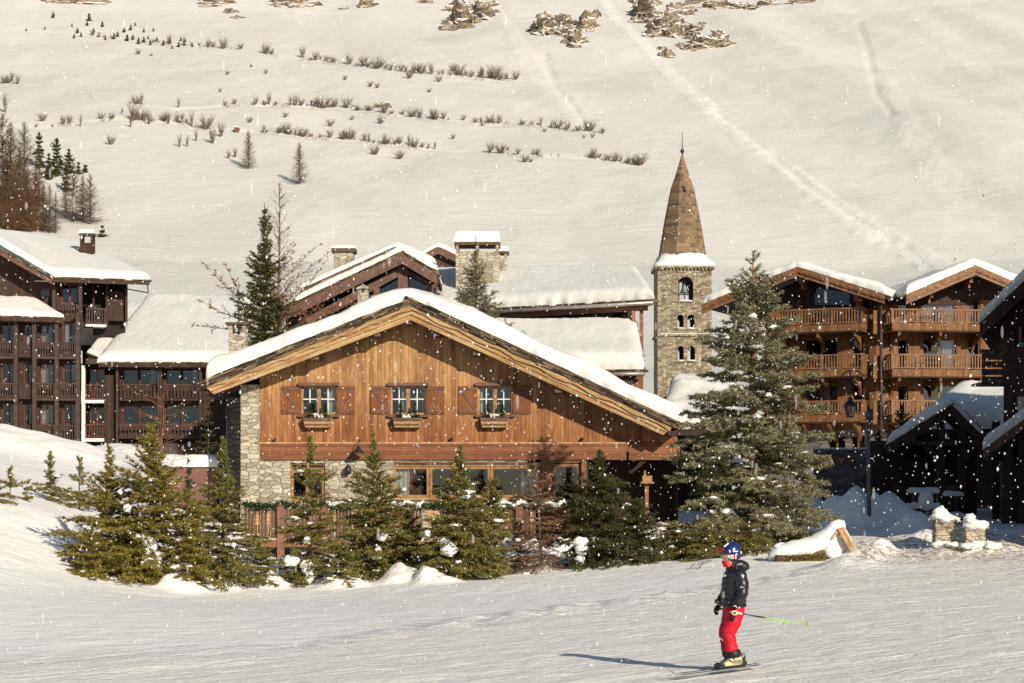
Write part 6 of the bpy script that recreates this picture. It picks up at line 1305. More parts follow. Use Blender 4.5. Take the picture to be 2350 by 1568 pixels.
# trees behind
at_tree('tall_spruce', 'tall narrow dark spruce behind the left roof slope of the golden chalet', 607, 780, 462, 104, 31, Y=95, fmat='f_dk2', nd=(85, .12, .036), whorl=.24, nb=8, twsp=.16, profile=lambda t: max(.03, .95 * (1 - t) ** .62 * (1 + .22 * math.sin(t * 44))) if t < .93 else .10, sub=False, jit=.35, low=.35)
at_tree('blue_spruce', 'blue-green spruce rising in front of the wide stone chimney', 1092, 760, 540, 78, 32, Y=93, fmat='f_blue', nd=(60, .12, .04), whorl=.27, nb=8, twsp=.15, up=.5, low=.55, jit=.25, profile=lambda t: max(.03, 3.3 * (1 - t) ** 1.12))
at_tree('dark_conifer', 'ragged dark conifer beside the small stone chimney on the left', 548, 800, 645, 34, 33, Y=100, fmat='f_dark', nd=(50, .12, .035), whorl=.5, nb=4, twsp=.2, low=.6, keep=.7, profile=lambda t: .9 * (1 - t) ** .5 + .05)
# bare trees
def bare_tree(name, label, base, H, Rr, seed, n1=40, mat='twig', group=None, up=.5, n2=9, r0=.02, leaves=None, shape=.7, low=.12, main=(), L2=.28, buds=0):
    T = thing(name, label, 'tree', base, 0, group); r = random.Random(seed); rs = np.random.RandomState(seed); S = []; tips = []
    loc = Vector(base)
    def branch(p, d, L, rad, lv):
        n = max(3, int(L / .5) + 1) if lv < 2 else 2; st_ = L / n
        for i in range(n):
            d = (d + Vector((r.gauss(0, .10), r.gauss(0, .10), r.gauss(.03, .06)))).normalized(); q = p + d * st_; S.append((*p, *q, rad * (1 - i / n * .7)))
            if lv < 2:
                for k in range(n2 if lv == 0 else 3):
                    sd = Vector((r.gauss(0, 1), r.gauss(0, 1), r.gauss(0, .6))).normalized(); dd = (d * .7 + sd * .7).normalized(); branch(p.lerp(q, r.random()), dd, (L * L2) * (1.1 - i / n) * r.uniform(.4, 1), rad * .45, lv + 1)
            p = q
        tips.append(p)
    for i in range(n1):
        t = low + (1 - low) * (i + r.random()) / n1; az = r.random() * 6.283; L = Rr * (1 - t) ** shape * r.uniform(.6, 1.15) + .1; branch(Vector((0, 0, H * t)), Vector((math.cos(az), math.sin(az), up + t * .6)).normalized(), L, r0, 0 if L > 1.2 else 1)
    for (az, z, L, el) in main: branch(Vector((0, 0, z)), Vector((math.cos(az), math.sin(az), el)).normalized(), L, r0 * 1.8, 0)
    b = MB(); b.tube([Vector((.05 * math.sin(i), 0, H * i / 9 - (.3 if i == 0 else 0))) + loc for i in range(10)], [(H * .010 + .01) * (1 - .93 * i / 9) for i in range(10)], 6); b.build('trunk', M[mat], T, smooth=True)
    V, Fc = thin(S, .01); np_obj('branches', V, Fc, M[mat], T)
    if buds:
        pts = np.array([s[:6] for s in S]); pts = pts[rs.randint(0, len(pts), buds)]; V = needles(pts, rs, 2.5, .09, .05, 1.2, .1); np_obj('cones', V, np.arange(len(V)).reshape(-1, 3), M['cone'], T)
    return T
def bgd(u, Y): x = (u - UC) * Y / F; return Vector((x, Y, gz(x, Y)))
p = bgd(640, 96); bare_tree('larch', 'tall bare larch with fine reddish twigs just right of the tall narrow spruce', p, CZ + (VH - 418) * 96 / F - p.z, 2.6, 41, n1=95, up=.35, r0=.014, low=.5, shape=.6, n2=4, L2=.32, buds=900, main=[(.05, 9.3, 3.4, 1.0), (.3, 10, 3.0, .8), (0, 8.5, 3.6, .9)])
p = bgd(560, 98); bare_tree('larch', 'spreading bare larch reaching out left of the tall narrow spruce', p, 9.0, 2.2, 42, n1=16, up=.2, r0=.013, low=.7, n2=4, L2=.3, buds=500, main=[(3.2, 9, 2.2, 1.7), (3.1, 8.8, 3.0, .9), (2.9, 8.0, 2.6, .25), (3.3, 7.6, 2.6, -.2), (0, 8, 2.5, 1.2)])
p = bgd(700, 92); bare_tree('larch', 'bare thin larch branches before the dark gable of the timber lodge', p, 8.6, 2.2, 43, n1=30, up=.2, r0=.011, low=.75, n2=4, L2=.3, buds=500, main=[(0.1, 8.3, 2.4, 1.4), (0.2, 7.8, 2.6, .6), (2.9, 8.5, 1.8, .7), (.1, 8.6, 2.6, .15)])
p = hit(372, 1240, 60, 90); bare_tree('brown_larch', 'half dead larch with rusty hanging twigs above the left spruce clump', p, 4.9, 1.7, 44, n1=34, up=-.25, r0=.010, low=.45, n2=6, L2=.4, shape=.35, mat='redbark')
# shade bush behind left wing / chalet gap
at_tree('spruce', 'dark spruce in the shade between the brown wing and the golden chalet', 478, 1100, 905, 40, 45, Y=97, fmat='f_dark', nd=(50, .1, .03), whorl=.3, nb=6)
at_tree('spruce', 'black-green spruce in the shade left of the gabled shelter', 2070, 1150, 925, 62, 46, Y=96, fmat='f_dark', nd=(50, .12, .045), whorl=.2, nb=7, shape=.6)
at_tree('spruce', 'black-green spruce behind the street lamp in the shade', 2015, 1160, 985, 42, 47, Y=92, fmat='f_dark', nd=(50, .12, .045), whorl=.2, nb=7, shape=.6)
# twigs poking out of the snow
for i, (u, v, lab) in enumerate(((1588, 1308, 'thin bent grass stalks poking from the snow left of the skier'),)):
    b0 = hit(u, v, 40, 70); r = random.Random(i); T = thing('grass_stalks', lab, 'plant', b0); S = []
    for k in range(8):
        p = Vector((r.uniform(-.25, .25), r.uniform(-.1, .1), -.05)); d = Vector((r.uniform(.1, .9), 0, 1)).normalized()
        for j in range(5): q = p + d * .11; S.append((*p, *q, .007)); d = (d + Vector((.25, 0, -.12))).normalized(); p = q
    V, Fc = thin(S, .006); np_obj('stalks', V, Fc, M['twig'], T)

# ------------------------------------------------------------------ MOUNTAINSIDE VEGETATION (copies share meshes)
def shrub_proto(seed, n=42, H=1.0, spread=.55, mat='fartwig', r0=.016):
    r = random.Random(seed); S = []
    for i in range(n):
        az = r.random() * 6.283; d = Vector((math.cos(az) * spread * r.random() ** .5, math.sin(az) * spread * r.random() ** .5, 1)).normalized(); p = Vector((math.cos(az) * .06, math.sin(az) * .06, -.08)); L = H * r.uniform(.5, 1.05)
        for j in range(4):
            q = p + d * L / 4; S.append((*p, *q, r0 * (1 - j * .2))); 
            if j > 0:
                for k in range(2): dd = (d + Vector((r.gauss(0, .5), r.gauss(0, .5), r.gauss(.1, .3)))).normalized(); S.append((*q, *(q + dd * L * .22), r0 * .5))
            d = (d + Vector((r.gauss(0, .12), r.gauss(0, .12), .02))).normalized(); p = q
    V, Fc = thin(S, .02); me_o = np_obj('shrub', V, Fc, M[mat]); return me_o
protos = [shrub_proto(i, 42 + 6 * i, 1.0, .5 + .12 * i) for i in range(4)] + [shrub_proto(9, 26, 1.0, .28)]
used = set()
def place(proto_i, u, v, hgt, label, group, cat='shrub', wide=1.0, name='shrub'):
    p = hit(u, v, 200); s = p.y / F; src = protos[proto_i]
    if proto_i in used: o = src.copy(); col.objects.link(o)
    else: o = src; used.add(proto_i)
    o.name = name; h = hgt * s; o.location = p; o.scale = (h * wide, h * wide, h); o.rotation_euler = (0, 0, random.Random(int(u * 7 + v)).random() * 6); tag(o, label, cat, group); return o
rr = random.Random(12)
rowlab = [('bare brown shrub on the uppermost shrub line across the mountainside', 'shrubs on the uppermost terrace line'), ('bare brown shrub on the middle shrub line across the mountainside', 'shrubs on the middle terrace line'), ('bare brown shrub on the lowest shrub line across the mountainside', 'shrubs on the lowest terrace line')]
def lab_row(k, u):
    line = ('uppermost', 'middle', 'lowest')[k]; e = [0, 250, 480, 700, 900, 1080, 1250, 1600]; j = max(i for i in range(7) if u >= e[i])
    seg = ('at its far left end', 'above the left wood', 'left of the lone larch pair', 'above the tall narrow spruce', 'above the lodge gable', 'above the wide stone chimney', 'nearest the spire')[j]
    return f'bare shrub on the {line} shrub line, {seg}', f'{line} shrub line {seg}'
rowspan = [[(200, 260, 5, 12), (330, 560, 16, 14), (600, 640, 6, 16), (690, 1180, 46, 17)], [(0, 40, 3, 22), (290, 330, 4, 16), (480, 620, 10, 12), (620, 1000, 40, 16), (1000, 1260, 18, 13), (1260, 1390, 16, 15)], [(60, 260, 7, 12), (300, 480, 12, 22), (600, 700, 10, 16), (700, 1010, 30, 15), (1120, 1280, 10, 14), (1345, 1475, 16, 17)]]
for k, spans in enumerate(rowspan):
    P = np.array(ROWS[k])
    for (a, c, n, h) in spans:
        for i in range(n):
            if rr.random() < .22: continue
            u = a + (c - a) * (i + rr.random() * 1.6) / n; v = float(np.interp(u, P[:, 0], P[:, 1])) + rr.uniform(-2, 3); place(rr.choice([0, 1, 2, 3, 4, 4]), u, v, h * rr.choice([.5, .8, 1.1, 1.5]) * rr.uniform(.8, 1.2), *lab_row(k, u), wide=rr.uniform(.6, 1.3))
for (u, v, h) in ((317, 126, 14), (347, 129, 7), (522, 172, 10), (577, 154, 9), (610, 170, 11), (792, 184, 12), (850, 200, 14), (866, 203, 12), (985, 213, 11), (1007, 189, 16), (505, 212, 9), (655, 270, 14), (758, 290, 18), (808, 276, 11), (874, 285, 20), (573, 282, 15), (97, 278, 20), (255, 332, 22), (860, 356, 24), (917, 366, 22), (1107, 290, 10), (1148, 352, 22), (1205, 374, 20), (1218, 373, 12), (1124, 282, 20), (1040, 165, 20), (940, 180, 20), (1250, 304, 10), (1040, 320, 12), (1165, 345, 9), (1360, 316, 10), (1340, 318, 9)):
    place(rr.choice([1, 2, 3]), u, v, h, 'single bare bush between the shrub lines on the open mountainside', 'single bushes between the shrub lines')
for (u, v, h) in ((342, 285, 30), (386, 285, 32), (410, 248, 24), (300, 292, 28), (185, 290, 26), (148, 285, 14), (280, 262, 14), (440, 290, 34), (508, 315, 36), (488, 330, 40), (450, 325, 28), (412, 338, 30), (430, 338, 26), (540, 362, 24), (617, 240, 28), (12, 258, 44), (28, 186, 22), (525, 365, 20)):
    place(rr.choice([0, 4]), u, v, h, 'taller bare saplings on the left half of the mountainside', 'taller bare saplings on the left of the mountainside', 'sapling', .55, 'sapling')
# a fine fringe of dry stalks along the three shrub lines
S = []; rg = random.Random(77)
for k, spans in enumerate(rowspan):
    P = np.array(ROWS[k])
    for (a, c, n, h) in spans:
        for i in range(int((c - a) * 1.3)):
            u = a + (c - a) * rg.random()
            if vn(u / 22., k * 5.) < -.12: continue
            wx, wy = np.interp(u, P[:, 0], _rowd[k][:, 0]), np.interp(u, P[:, 0], _rowd[k][:, 1]) + rg.gauss(0, 1.6); p = Vector((wx, wy, float(mtn0(wx, wy)) - .2)); s = p.y / F; hh = rg.uniform(.2, .75) * h * s * .8; q = p + Vector((rg.gauss(0, .25) * hh, rg.gauss(0, .2) * hh, hh)); S.append((*p, *q, .035))
V, Fc = thin(S, .03); o = np_obj('dry_stalks', V, Fc, M['fartwig']); tag(o, 'fine fringe of dry stalks along the three shrub lines of the mountainside', 'dry scrub', kind='stuff')
# dwarf pines, upper left
dp = []
for i in range(3):
    ax, br, tw_, tips = conifer(1.0, .36, 90 + i, whorl=.10, nb=5, shape=.7, twsp=.12); V = needles(tw_, np.random.RandomState(i), 45, .11, .05); o = np_obj('dwarf_pine', V, np.arange(len(V)).reshape(-1, 3), M['f_dark']); dp.append(o)
first = set(); spots = [(200, 60, 11), (235, 62, 12), (292, 95, 16), (305, 92, 12), (318, 101, 14), (330, 98, 14), (345, 103, 12), (270, 85, 12), (262, 90, 14), (285, 75, 13), (300, 70, 12), (340, 90, 8), (375, 105, 12), (390, 100, 12), (410, 108, 12), (425, 104, 14), (395, 112, 8), (165, 62, 8), (178, 77, 12), (186, 85, 10), (205, 48, 18), (122, 42, 14), (103, 68, 7), (60, 72, 7), (170, 88, 10), (226, 86, 10), (242, 92, 9), (310, 60, 8), (352, 72, 8), (330, 75, 10), (360, 95, 10), (415, 95, 9), (442, 108, 8), (215, 75, 10)]
for i, (u, v, h) in enumerate(spots):
    k = i % 3; src = dp[k]; o = src if k not in first else src.copy(); 
    if k in first: col.objects.link(o)
    first.add(k); p = hit(u, v, 200); s = p.y / F; o.location = p; o.scale = (h * s,) * 3; o.rotation_euler = (0, 0, i); tag(o, 'small dark dwarf pine in the upper left of the mountainside', 'dwarf pine', 'dwarf pines in the upper left of the mountainside')
# larches
def larch_proto(seed, R=.2, mat='f_larch', dens=1.0, nbr=8):
    r = random.Random(seed); S = []; tw = []
    z = .06
    while z < .985:
        L = R * (1 - z) ** .75 * 1.1 + .01
        for i in range(nbr):
            az = r.random() * 6.283; l = L * r.uniform(.5, 1.15); d = Vector((math.cos(az), math.sin(az), -.15 + .9 * z)).normalized(); p = Vector((0, 0, z)); n = 3
            for j in range(n):
                q = p + d * l / n; S.append((*p, *q, .0022 * (1 - j * .25)))
                for k in range(int(3 * dens)): e = p.lerp(q, r.random()); dd = (d * .5 + Vector((r.gauss(0, .7), r.gauss(0, .7), r.gauss(-.15, .5)))).normalized(); S.append((*e, *(e + dd * l * .26), .0012))
                d = (d + Vector((0, 0, .18))).normalized(); p = q
        z += .022
    V, Fc = thin(S, .002); T = bpy.data.objects.new('larch', None); col.objects.link(T); np_obj('branches', V, Fc, M[mat], T); b = MB(); b.tube([(0, 0, -.03), (0, 0, .5), (0, 0, 1)], [.011, .007, .001], 5); b.build('trunk', M['bark'], T); return T
lp = [larch_proto(1), larch_proto(2, .24), larch_proto(3, .20, 'f_brown', 1.8, 9), larch_proto(4, .26, 'f_larch', 1.6)]; lused = set()
def larch(k, u, vb, vt, label, group=None, wide=1.0):
    p = hit(u, vb, 175); s = p.y / F; src = lp[k]; o = src if k not in lused else copy_tree(src); lused.add(k); h = (vb - vt) * s; o.location = p; o.scale = (h * wide, h * wide, h); o.rotation_euler = (0, 0, u); tag(o, label, 'larch', group)
larch(3, 570, 388, 300, 'lone bare larch on the open slope, left one of the pair'); larch(3, 687, 424, 327, 'lone bare larch on the open slope, right and lower one of the pair')
gl_ = 'larches of the small wood at the left edge'
for (k, u, vb, vt, w_) in ((1, 7, 500, 262, 1.4), (0, 24, 470, 280, 1.4), (1, 56, 480, 281, 1.3), (0, 46, 510, 340, .9), (2, 32, 530, 375, 1.2), (2, 62, 528, 385, 1.3), (2, 82, 530, 388, 1.3), (2, 8, 525, 400, 1.2), (2, 100, 532, 420, 1.1), (1, 168, 509, 372, 1.3), (0, 190, 509, 400, 1.2), (1, 207, 516, 400, 1.3), (0, 114, 536, 421, .9), (0, 128, 536, 440, .9), (2, 45, 532, 410, 1.2), (2, 20, 532, 430, 1.2), (0, 150, 500, 410, .8), (2, -8, 520, 380, 1.2), (2, 72, 534, 430, 1.1), (0, 90, 470, 330, .7)):
    larch(k, u, vb, vt, 'rusty brown bare larch in the small wood at the left edge' if k == 2 else 'grey bare larch in the small wood at the left edge', ('rusty ' if k == 2 else 'grey ') + gl_, w_)
def fp(u, vb, vt, hw, seed, label):
    p = hit(u, vb, 175); s = p.y / F; make_tree('pine', label, 'pine', p, (vb - vt) * s, hw * s, seed, fmat='f_dark', nd=(9, .45, .22), whorl=.7, nb=7, twsp=.7, twl=.5, shape=.55, up=.5, trunk_r=.15, profile=lambda t: (1 - t) ** .5 * (.75 + .35 * math.sin(t * 17 + seed)))
fp(90, 385, 305, 16, 1, 'dark green pine, upper left one in the small wood at the left edge'); fp(130, 402, 316, 22, 2, 'broad dark pine at the top of the small wood'); fp(112, 412, 355, 16, 3, 'dark pine below the broad pine in the small wood'); fp(158, 398, 345, 16, 4, 'dark pine on the right side of the small wood'); fp(152, 440, 380, 14, 5, 'dark pine leaning over the snow gap in the small wood'); fp(196, 396, 376, 10, 6, 'small dark pine bush at the right rim of the small wood'); fp(180, 398, 376, 10, 7, 'small pine bush beside the right rim bush of the small wood')
fp(15, 440, 360, 12, 8, 'dark pine half hidden among larches at the left edge')
fp(235, 545, 520, 12, 9, 'fallen dark conifer branches on the snow beside the left roof chimney')
# hut on the slope
p = hit(545, 300, 200); s = p.y / F; HT = thing('hut', 'tiny brown hut with snow on its roof on the lowest shrub line', 'hut', p); b = MB(); b.box(p.x - 5 * s, p.x + 5 * s, p.y - 2, p.y + 2, p.z - 1, p.z + 3.4 * s); b.build('wall', M['midbrown'], HT); b = MB(); b.box(p.x - 6 * s, p.x + 6 * s, p.y - 2.4, p.y + 2.4, p.z + 3.4 * s, p.z + 5.5 * s); b.build('snow_cover', M['roofsnow'], HT)

for bo_w, V0, segs in WB:      # little firs standing in the window boxes
    im = minv(bo_w); off_ = Vector(bo_w.parent.location); V = needles(segs, np.random.RandomState(3), 80, .05, .016); V = V + np.array(V0 - off_); np_obj('window_fir', V, np.arange(len(V)).reshape(-1, 3), M['ivy'], bo_w)

# every repeat on the slope gets a label that singles it out: counted from the left within its run
ORD = ['first', 'second', 'third', 'fourth', 'fifth', 'sixth', 'seventh', 'eighth', 'ninth', 'tenth', 'eleventh', 'twelfth', 'thirteenth', 'fourteenth', 'fifteenth', 'sixteenth', 'seventeenth', 'eighteenth', 'nineteenth', 'twentieth', 'twenty-first', 'twenty-second', 'twenty-third', 'twenty-fourth', 'twenty-fifth', 'twenty-sixth', 'twenty-seventh', 'twenty-eighth', 'twenty-ninth', 'thirtieth', 'thirty-first', 'thirty-second', 'thirty-third', 'thirty-fourth', 'thirty-fifth', 'thirty-sixth']
lg = {}
for o in col.objects:
    if o.parent is None and o.get('category') in ('shrub', 'sapling', 'larch', 'dwarf pine') and o.get('group'): lg.setdefault(o['label'], []).append(o)
for lab, os_ in lg.items():
    if len(os_) < 2: continue
    os_.sort(key=lambda o: o.location.x / o.location.y)
    for i, o in enumerate(os_): o['label'] = lab + ', ' + ORD[min(i, 35)] + ' from left'
# ------------------------------------------------------------------ SKIER
SB = hit(1679, 1537, 18, 40); SK_s = F / SB.y
PR = thing('person', 'skier in black puffer jacket, red trousers and blue helmet, poles trailing behind', 'person', SB, 0)
k1 = .2271 / SK_s
def Q(zx, zy, y=0.0): return Vector((SB.x + (zx - 925) * k1, SB.y + y, SB.z + (1442 - zy) * k1))
def voxel(mb, name, mat, root, vs, smooth=2, disp=None):
    o = mb.build(name, mat, root); md = o.modifiers.new('r', 'REMESH'); md.mode = 'VOXEL'; md.voxel_size = vs
    if smooth: s = o.modifiers.new('s', 'SMOOTH'); s.iterations = smooth; s.factor = .5
    bpy.context.view_layer.update(); me = bpy.data.meshes.new_from_object(o.evaluated_get(bpy.context.evaluated_depsgraph_get())); o.modifiers.clear(); o.data = me; me.materials.clear(); me.materials.append(mat)
    me.polygons.foreach_set('use_smooth', [True] * len(me.polygons)); return o
def ell(c, rx, ry, n=18, tilt=0): # horizontal ring
    return [c + Vector((rx * math.cos(t), ry * math.sin(t), tilt * math.cos(t))) for t in [2 * math.pi * i / n for i in range(n)]]
def limb(mb, pts, rads, n=12, sub=5, puff=0, freq=9.0):
    """rings perpendicular to a smoothed path"""
    P = [Vector(p) for p in pts]; path = []; rr_ = []
    for i in range(len(P) - 1):
        p0 = P[max(i - 1, 0)]; p1 = P[i]; p2 = P[i + 1]; p3 = P[min(i + 2, len(P) - 1)]
        for j in range(sub):
            t = j / sub; path.append(.5 * ((2 * p1) + (p2 - p0) * t + (2 * p0 - 5 * p1 + 4 * p2 - p3) * t * t + (3 * p1 - p0 - 3 * p2 + p3) * t ** 3)); rr_.append(rads[i] * (1 - t) + rads[i + 1] * t)
    path.append(P[-1]); rr_.append(rads[-1])
    if puff: 
        L = 0
        for i in range(len(path)):
            if i: L += (path[i] - path[i - 1]).length
            rr_[i] *= 1 + puff * (abs(math.sin(L * freq)) - .5)
    mb.tube(path, rr_, n); return mb
skin = m_plain('skin', (.52, .28, .19), .5, .06, 20); jk = m_plain('black_nylon', (.012, .013, .016), .38, .3, 12, 0, .5); rd = m_plain('red_ski_fabric', (.52, .006, .022), .6, .14, 14, .004, .3)
hb = m_plain('helmet_blue', (.012, .022, .13), .25, .08, 10, 0, .5); gr = m_plain('black_rubber', (.015, .015, .015), .5, .3, 20); cr = m_plain('cream_plastic', (.66, .60, .33), .35, .06, 20, 0, .5)
lime = m_plain('lime_green', (.33, .62, .10), .4, .1, 20); hair = m_plain('brown_hair', (.09, .04, .02), .6, .4, 60); rdp = m_plain('red_plastic', (.42, .010, .012), .4, .1); whp = m_plain('white_plastic', (.8, .8, .78), .4, .03)
# body: one continuous surface
yl = -.085; yr_ = .10
b = MB()
limb(b, [Q(900, 300), Q(925, 400), Q(955, 450), Q(960, 600), Q(945, 760), Q(940, 850)], [.055, .055, .10, .13, .115, .13], 16)
b.lathe([(.0, -.12), (.045, -.115), (.065, -.08), (.078, -.02), (.084, .04), (.075, .10), (.04, .135), (0, .14)], Q(893, 275), 18, 1.1, .9)
b.blob(Q(824, 294), (.018, .013, .022), 1, .05); b.blob(Q(838, 318), (.02, .03, .012), 2, .05); b.blob(Q(848, 345), (.028, .03, .025), 2, .05)
for y, dx in ((yl, 0), (yr_, -12)): limb(b, [Q(945 + dx, 830, y * .8), Q(905 + dx, 1060, y), Q(930 + dx, 1200, y), Q(940 + dx, 1330, y)], [.095, .065, .055, .045], 12)
limb(b, [Q(975, 455, -.14), Q(1015, 640, -.22), Q(965, 770, -.21), Q(945, 815, -.20)], [.055, .045, .035, .028], 12); limb(b, [Q(960, 455, .14), Q(920, 650, .23), Q(850, 770, .21), Q(800, 815, .19)], [.055, .045, .035, .028], 12)
voxel(b, 'body', skin, PR, .009)
b = MB()
for s_ in (-1, 1): b.blob(Q(832, 270, s_ * .028), (.008, .011, .008), 3, .02, 1, 8, 6)
b.build('eye', gr, PR, smooth=True)
# hair at the nape
b = MB(); limb(b, [Q(960, 330, -.05), Q(945, 370, -.06), Q(930, 410, -.07)], [.03, .025, .012], 10); limb(b, [Q(960, 335, .03), Q(955, 385, .03)], [.03, .02], 10); b.build('hair', hair, PR, smooth=True)
# helmet
b = MB(); hc = Q(918, 262); rings = []
for i in range(15):
    ph = math.pi * .5 * i / 14; rings.append([hc + Vector(((.135 if math.cos(t) > 0 else .128) * math.cos(t) * math.cos(ph) ** .75, .112 * math.sin(t) * math.cos(ph) ** .75, .138 * math.sin(ph) + .012 * math.cos(t))) for t in [2 * math.pi * k / 28 for k in range(28)]])
rings = [[p + Vector((0, 0, -.012)) * 1 for p in rings[0]]] + rings
b.loft(rings); hm = b.build('helmet', hb, PR, smooth=True)
b = MB()
for s_ in (-1, 1): b.blob(hc + Vector((.045, s_ * .098, -.045)), (.062, .022, .065), 5, .05, 1, 14, 10)
b.blob(hc + Vector((.085, 0, -.03)), (.055, .09, .06), 7, .05, 1, 14, 10); b.build('ear_cover', hb, hm, smooth=True)
# white/red marks on the helmet side
def patch(x0, x1, z0, z1, mat, name='helmet_mark', off=.004):
    b = MB(); n = 6
    for i in range(n):
        for j in range(3):
            P = []
            for (f, g) in ((i, j), (i + 1, j), (i + 1, j + 1), (i, j + 1)):
                x = x0 + (x1 - x0) * f / n; z = z0 + (z1 - z0) * g / 3; zz_ = max(0, z); cosph = math.cos(math.asin(min(.98, zz_ / .138))) ** .75; rx = .132 * cosph; y = -.112 * cosph * math.sqrt(max(0, 1 - (x / rx) ** 2)); y = min(y, -.121 + .25 * abs(x - .045)) if z < .02 else y
                P.append(hc + Vector((x, y - off, z)))
            b.poly(P)
    return b.build(name, mat, hm)
patch(-.05, -.035, .005, .04, hb); patch(-.035, -.023, .005, .04, whp); patch(-.023, -.011, .005, .04, rdp)
patch(.018, .085, .012, .026, whp); patch(-.02, .025, -.08, -.028, whp); patch(.027, .043, -.082, -.026, rdp); patch(.045, .057, -.082, -.024, whp); patch(.058, .066, -.078, -.024, rdp); patch(-.045, -.03, -.07, -.03, whp)
for i_ in range(3): patch(-.016 + i_ * .013, -.009 + i_ * .013, -.072, -.045, hb, 'helmet_mark', .006)
b = MB(); b.tube([hc + Vector((-.115, -.03, .055)), hc + Vector((-.09, -.06, .085)), hc + Vector((-.04, -.05, .128))], .010, 8); b.tube([hc + Vector((.128, -.02, .02)), hc + Vector((.136, -.02, -.01)), hc + Vector((.125, -.03, -.05))], .012, 8); b.build('helmet_trim', whp, hm, smooth=True)
# goggles pushed up on the helmet front and strap
b = MB(); rg = []
for i in range(9):
    t = R_(180 - 52 + 104 * i / 8); c = hc + Vector((.152 * math.cos(t), .122 * math.sin(t), .042)); rg.append([c + Vector((0, 0, .035)), c + Vector((-.022, 0, .03)), c + Vector((-.024, 0, -.03)), c + Vector((0, 0, -.04))])
b.loft(rg); gg = b.build('goggles', gr, PR, smooth=False); b = MB(); rg = []
for i in range(9):
    t = R_(180 - 46 + 92 * i / 8); c = hc + Vector((.177 * math.cos(t), .125 * math.sin(t), .04)); rg.append([c + Vector((0, 0, .024)), c + Vector((-.006, 0, .02)), c + Vector((-.006, 0, -.022)), c + Vector((0, 0, -.03))])
b.loft(rg); b.build('lens', rdp, gg, smooth=True)
# red neck warmer
b = MB(); b.loft([ell(Q(868, 345), .052, .055), ell(Q(872, 362), .064, .062), ell(Q(885, 385), .066, .068), ell(Q(895, 410), .07, .075)]); voxel(b, 'neck_warmer', rdp, PR, .008, 1)
# jacket
b = MB(); J = [(395, 925, .07, .075), (415, 930, .085, .10), (440, 945, .11, .155), (475, 950, .135, .185), (520, 950, .160, .175), (600, 946, .166, .165), (680, 944, .166, .160), (740, 946, .168, .165), (790, 948, .168, .172), (812, 948, .163, .17)]
rings = []; zy = 395
while zy <= 812:
    i = max(j for j in range(len(J)) if J[j][0] <= zy); i = min(i, len(J) - 2); f = (zy - J[i][0]) / (J[i + 1][0] - J[i][0]); c, rx, ry = [J[i][m] * (1 - f) + J[i + 1][m] * f for m in (1, 2, 3)]
    pf = 1 + .10 * (abs(math.sin((zy - 395) / 54 * math.pi)) - .55) * (1 if zy > 450 else 0); rings.append(ell(Q(c, zy), rx * pf, ry * pf, 26)); zy += 6
b.loft(rings)
limb(b, [Q(975, 450, -.13), Q(1005, 520, -.185), Q(1020, 640, -.22), Q(985, 725, -.225), Q(955, 790, -.21)], [.085, .088, .078, .066, .052], 16, 9, .14, 24)
limb(b, [Q(955, 450, .13), Q(930, 540, .20), Q(890, 660, .23), Q(840, 745, .21), Q(815, 785, .195)], [.085, .086, .074, .062, .05], 16, 9, .14, 24)
limb(b, [Q(945, 400, -.06), Q(1000, 385, -.03), Q(1050, 410, 0), Q(1075, 445, .0)], [.05, .072, .082, .05], 14, 5); limb(b, [Q(945, 400, .06), Q(1000, 385, .04), Q(1050, 412, .0)], [.05, .07, .07], 14, 5)
limb(b, [Q(905, 405, -.03), Q(895, 400, .03), Q(930, 395, .06)], [.035, .035, .04], 10, 4)
voxel(b, 'jacket', jk, PR, .011, 2)
# emblem, zip
b = MB(); c = Q(1016, 488, -.278); b.prism([c + Vector((-.017, 0, .012)), c + Vector((.017, 0, .012)), c + Vector((.013, 0, -.008)), c + Vector((0, 0, -.022)), c + Vector((-.013, 0, -.008))][::-1], (0, .006, 0)); b.build('sleeve_emblem', whp, PR)
b = MB(); c = Q(1016, 486, -.281); b.prism([c + Vector((-.008, 0, .006)), c + Vector((.008, 0, .006)), c + Vector((0, 0, -.012))][::-1], (0, .006, 0)); b.build('sleeve_emblem', rdp, PR)
b = MB(); b.bar(Q(985, 600, -.315), Q(1018, 603, -.312), .006, .006); b.build('zip', whp, PR)
# trousers
b = MB(); b.loft([ell(Q(948, 770), .135, .15), ell(Q(948, 830), .148, .165), ell(Q(945, 880), .145, .17)])
for y, dx in ((yl, 6), (yr_, -14)):
    limb(b, [Q(950 + dx, 830, y * .8), Q(942 + dx, 880, y * .9), Q(918 + dx, 980, y), Q(878 + dx, 1075, y), Q(888 + dx, 1120, y), Q(900 + dx, 1180, y), Q(912 + dx, 1255, y)], [.108, .120, .108, .086, .088, .088, .092], 18, 8, .06, 26)
r = random.Random(6)
for i in range(30):
    zy = r.uniform(1000, 1240); y = r.choice((yl, yr_)); c = Q(885 + (zy - 1060) * .16 + r.uniform(-35, 30), zy, y + r.uniform(-.07, .0)); b.tube([c + Vector((-.035, -.008, .012)), c + Vector((0, -.018, 0)), c + Vector((.035, -.006, r.uniform(-.02, .03)))], [.008, .021, .008], 6)
voxel(b, 'trousers', rd, PR, .009, 1)
b = MB(); b.bar(Q(905, 905, -.205), Q(925, 950, -.20), .03, .012, (0, 1, 0)); b.build('trouser_zip', gr, PR)
b = MB()
for y, dx in ((yl, 10), (yr_, -12)): limb(b, [Q(915 + dx, 1243, y), Q(925 + dx, 1285, y), Q(930 + dx, 1318, y)], [.094, .106, .098], 16, 4, .05, 40)
voxel(b, 'gaiter', gr, PR, .010, 1)
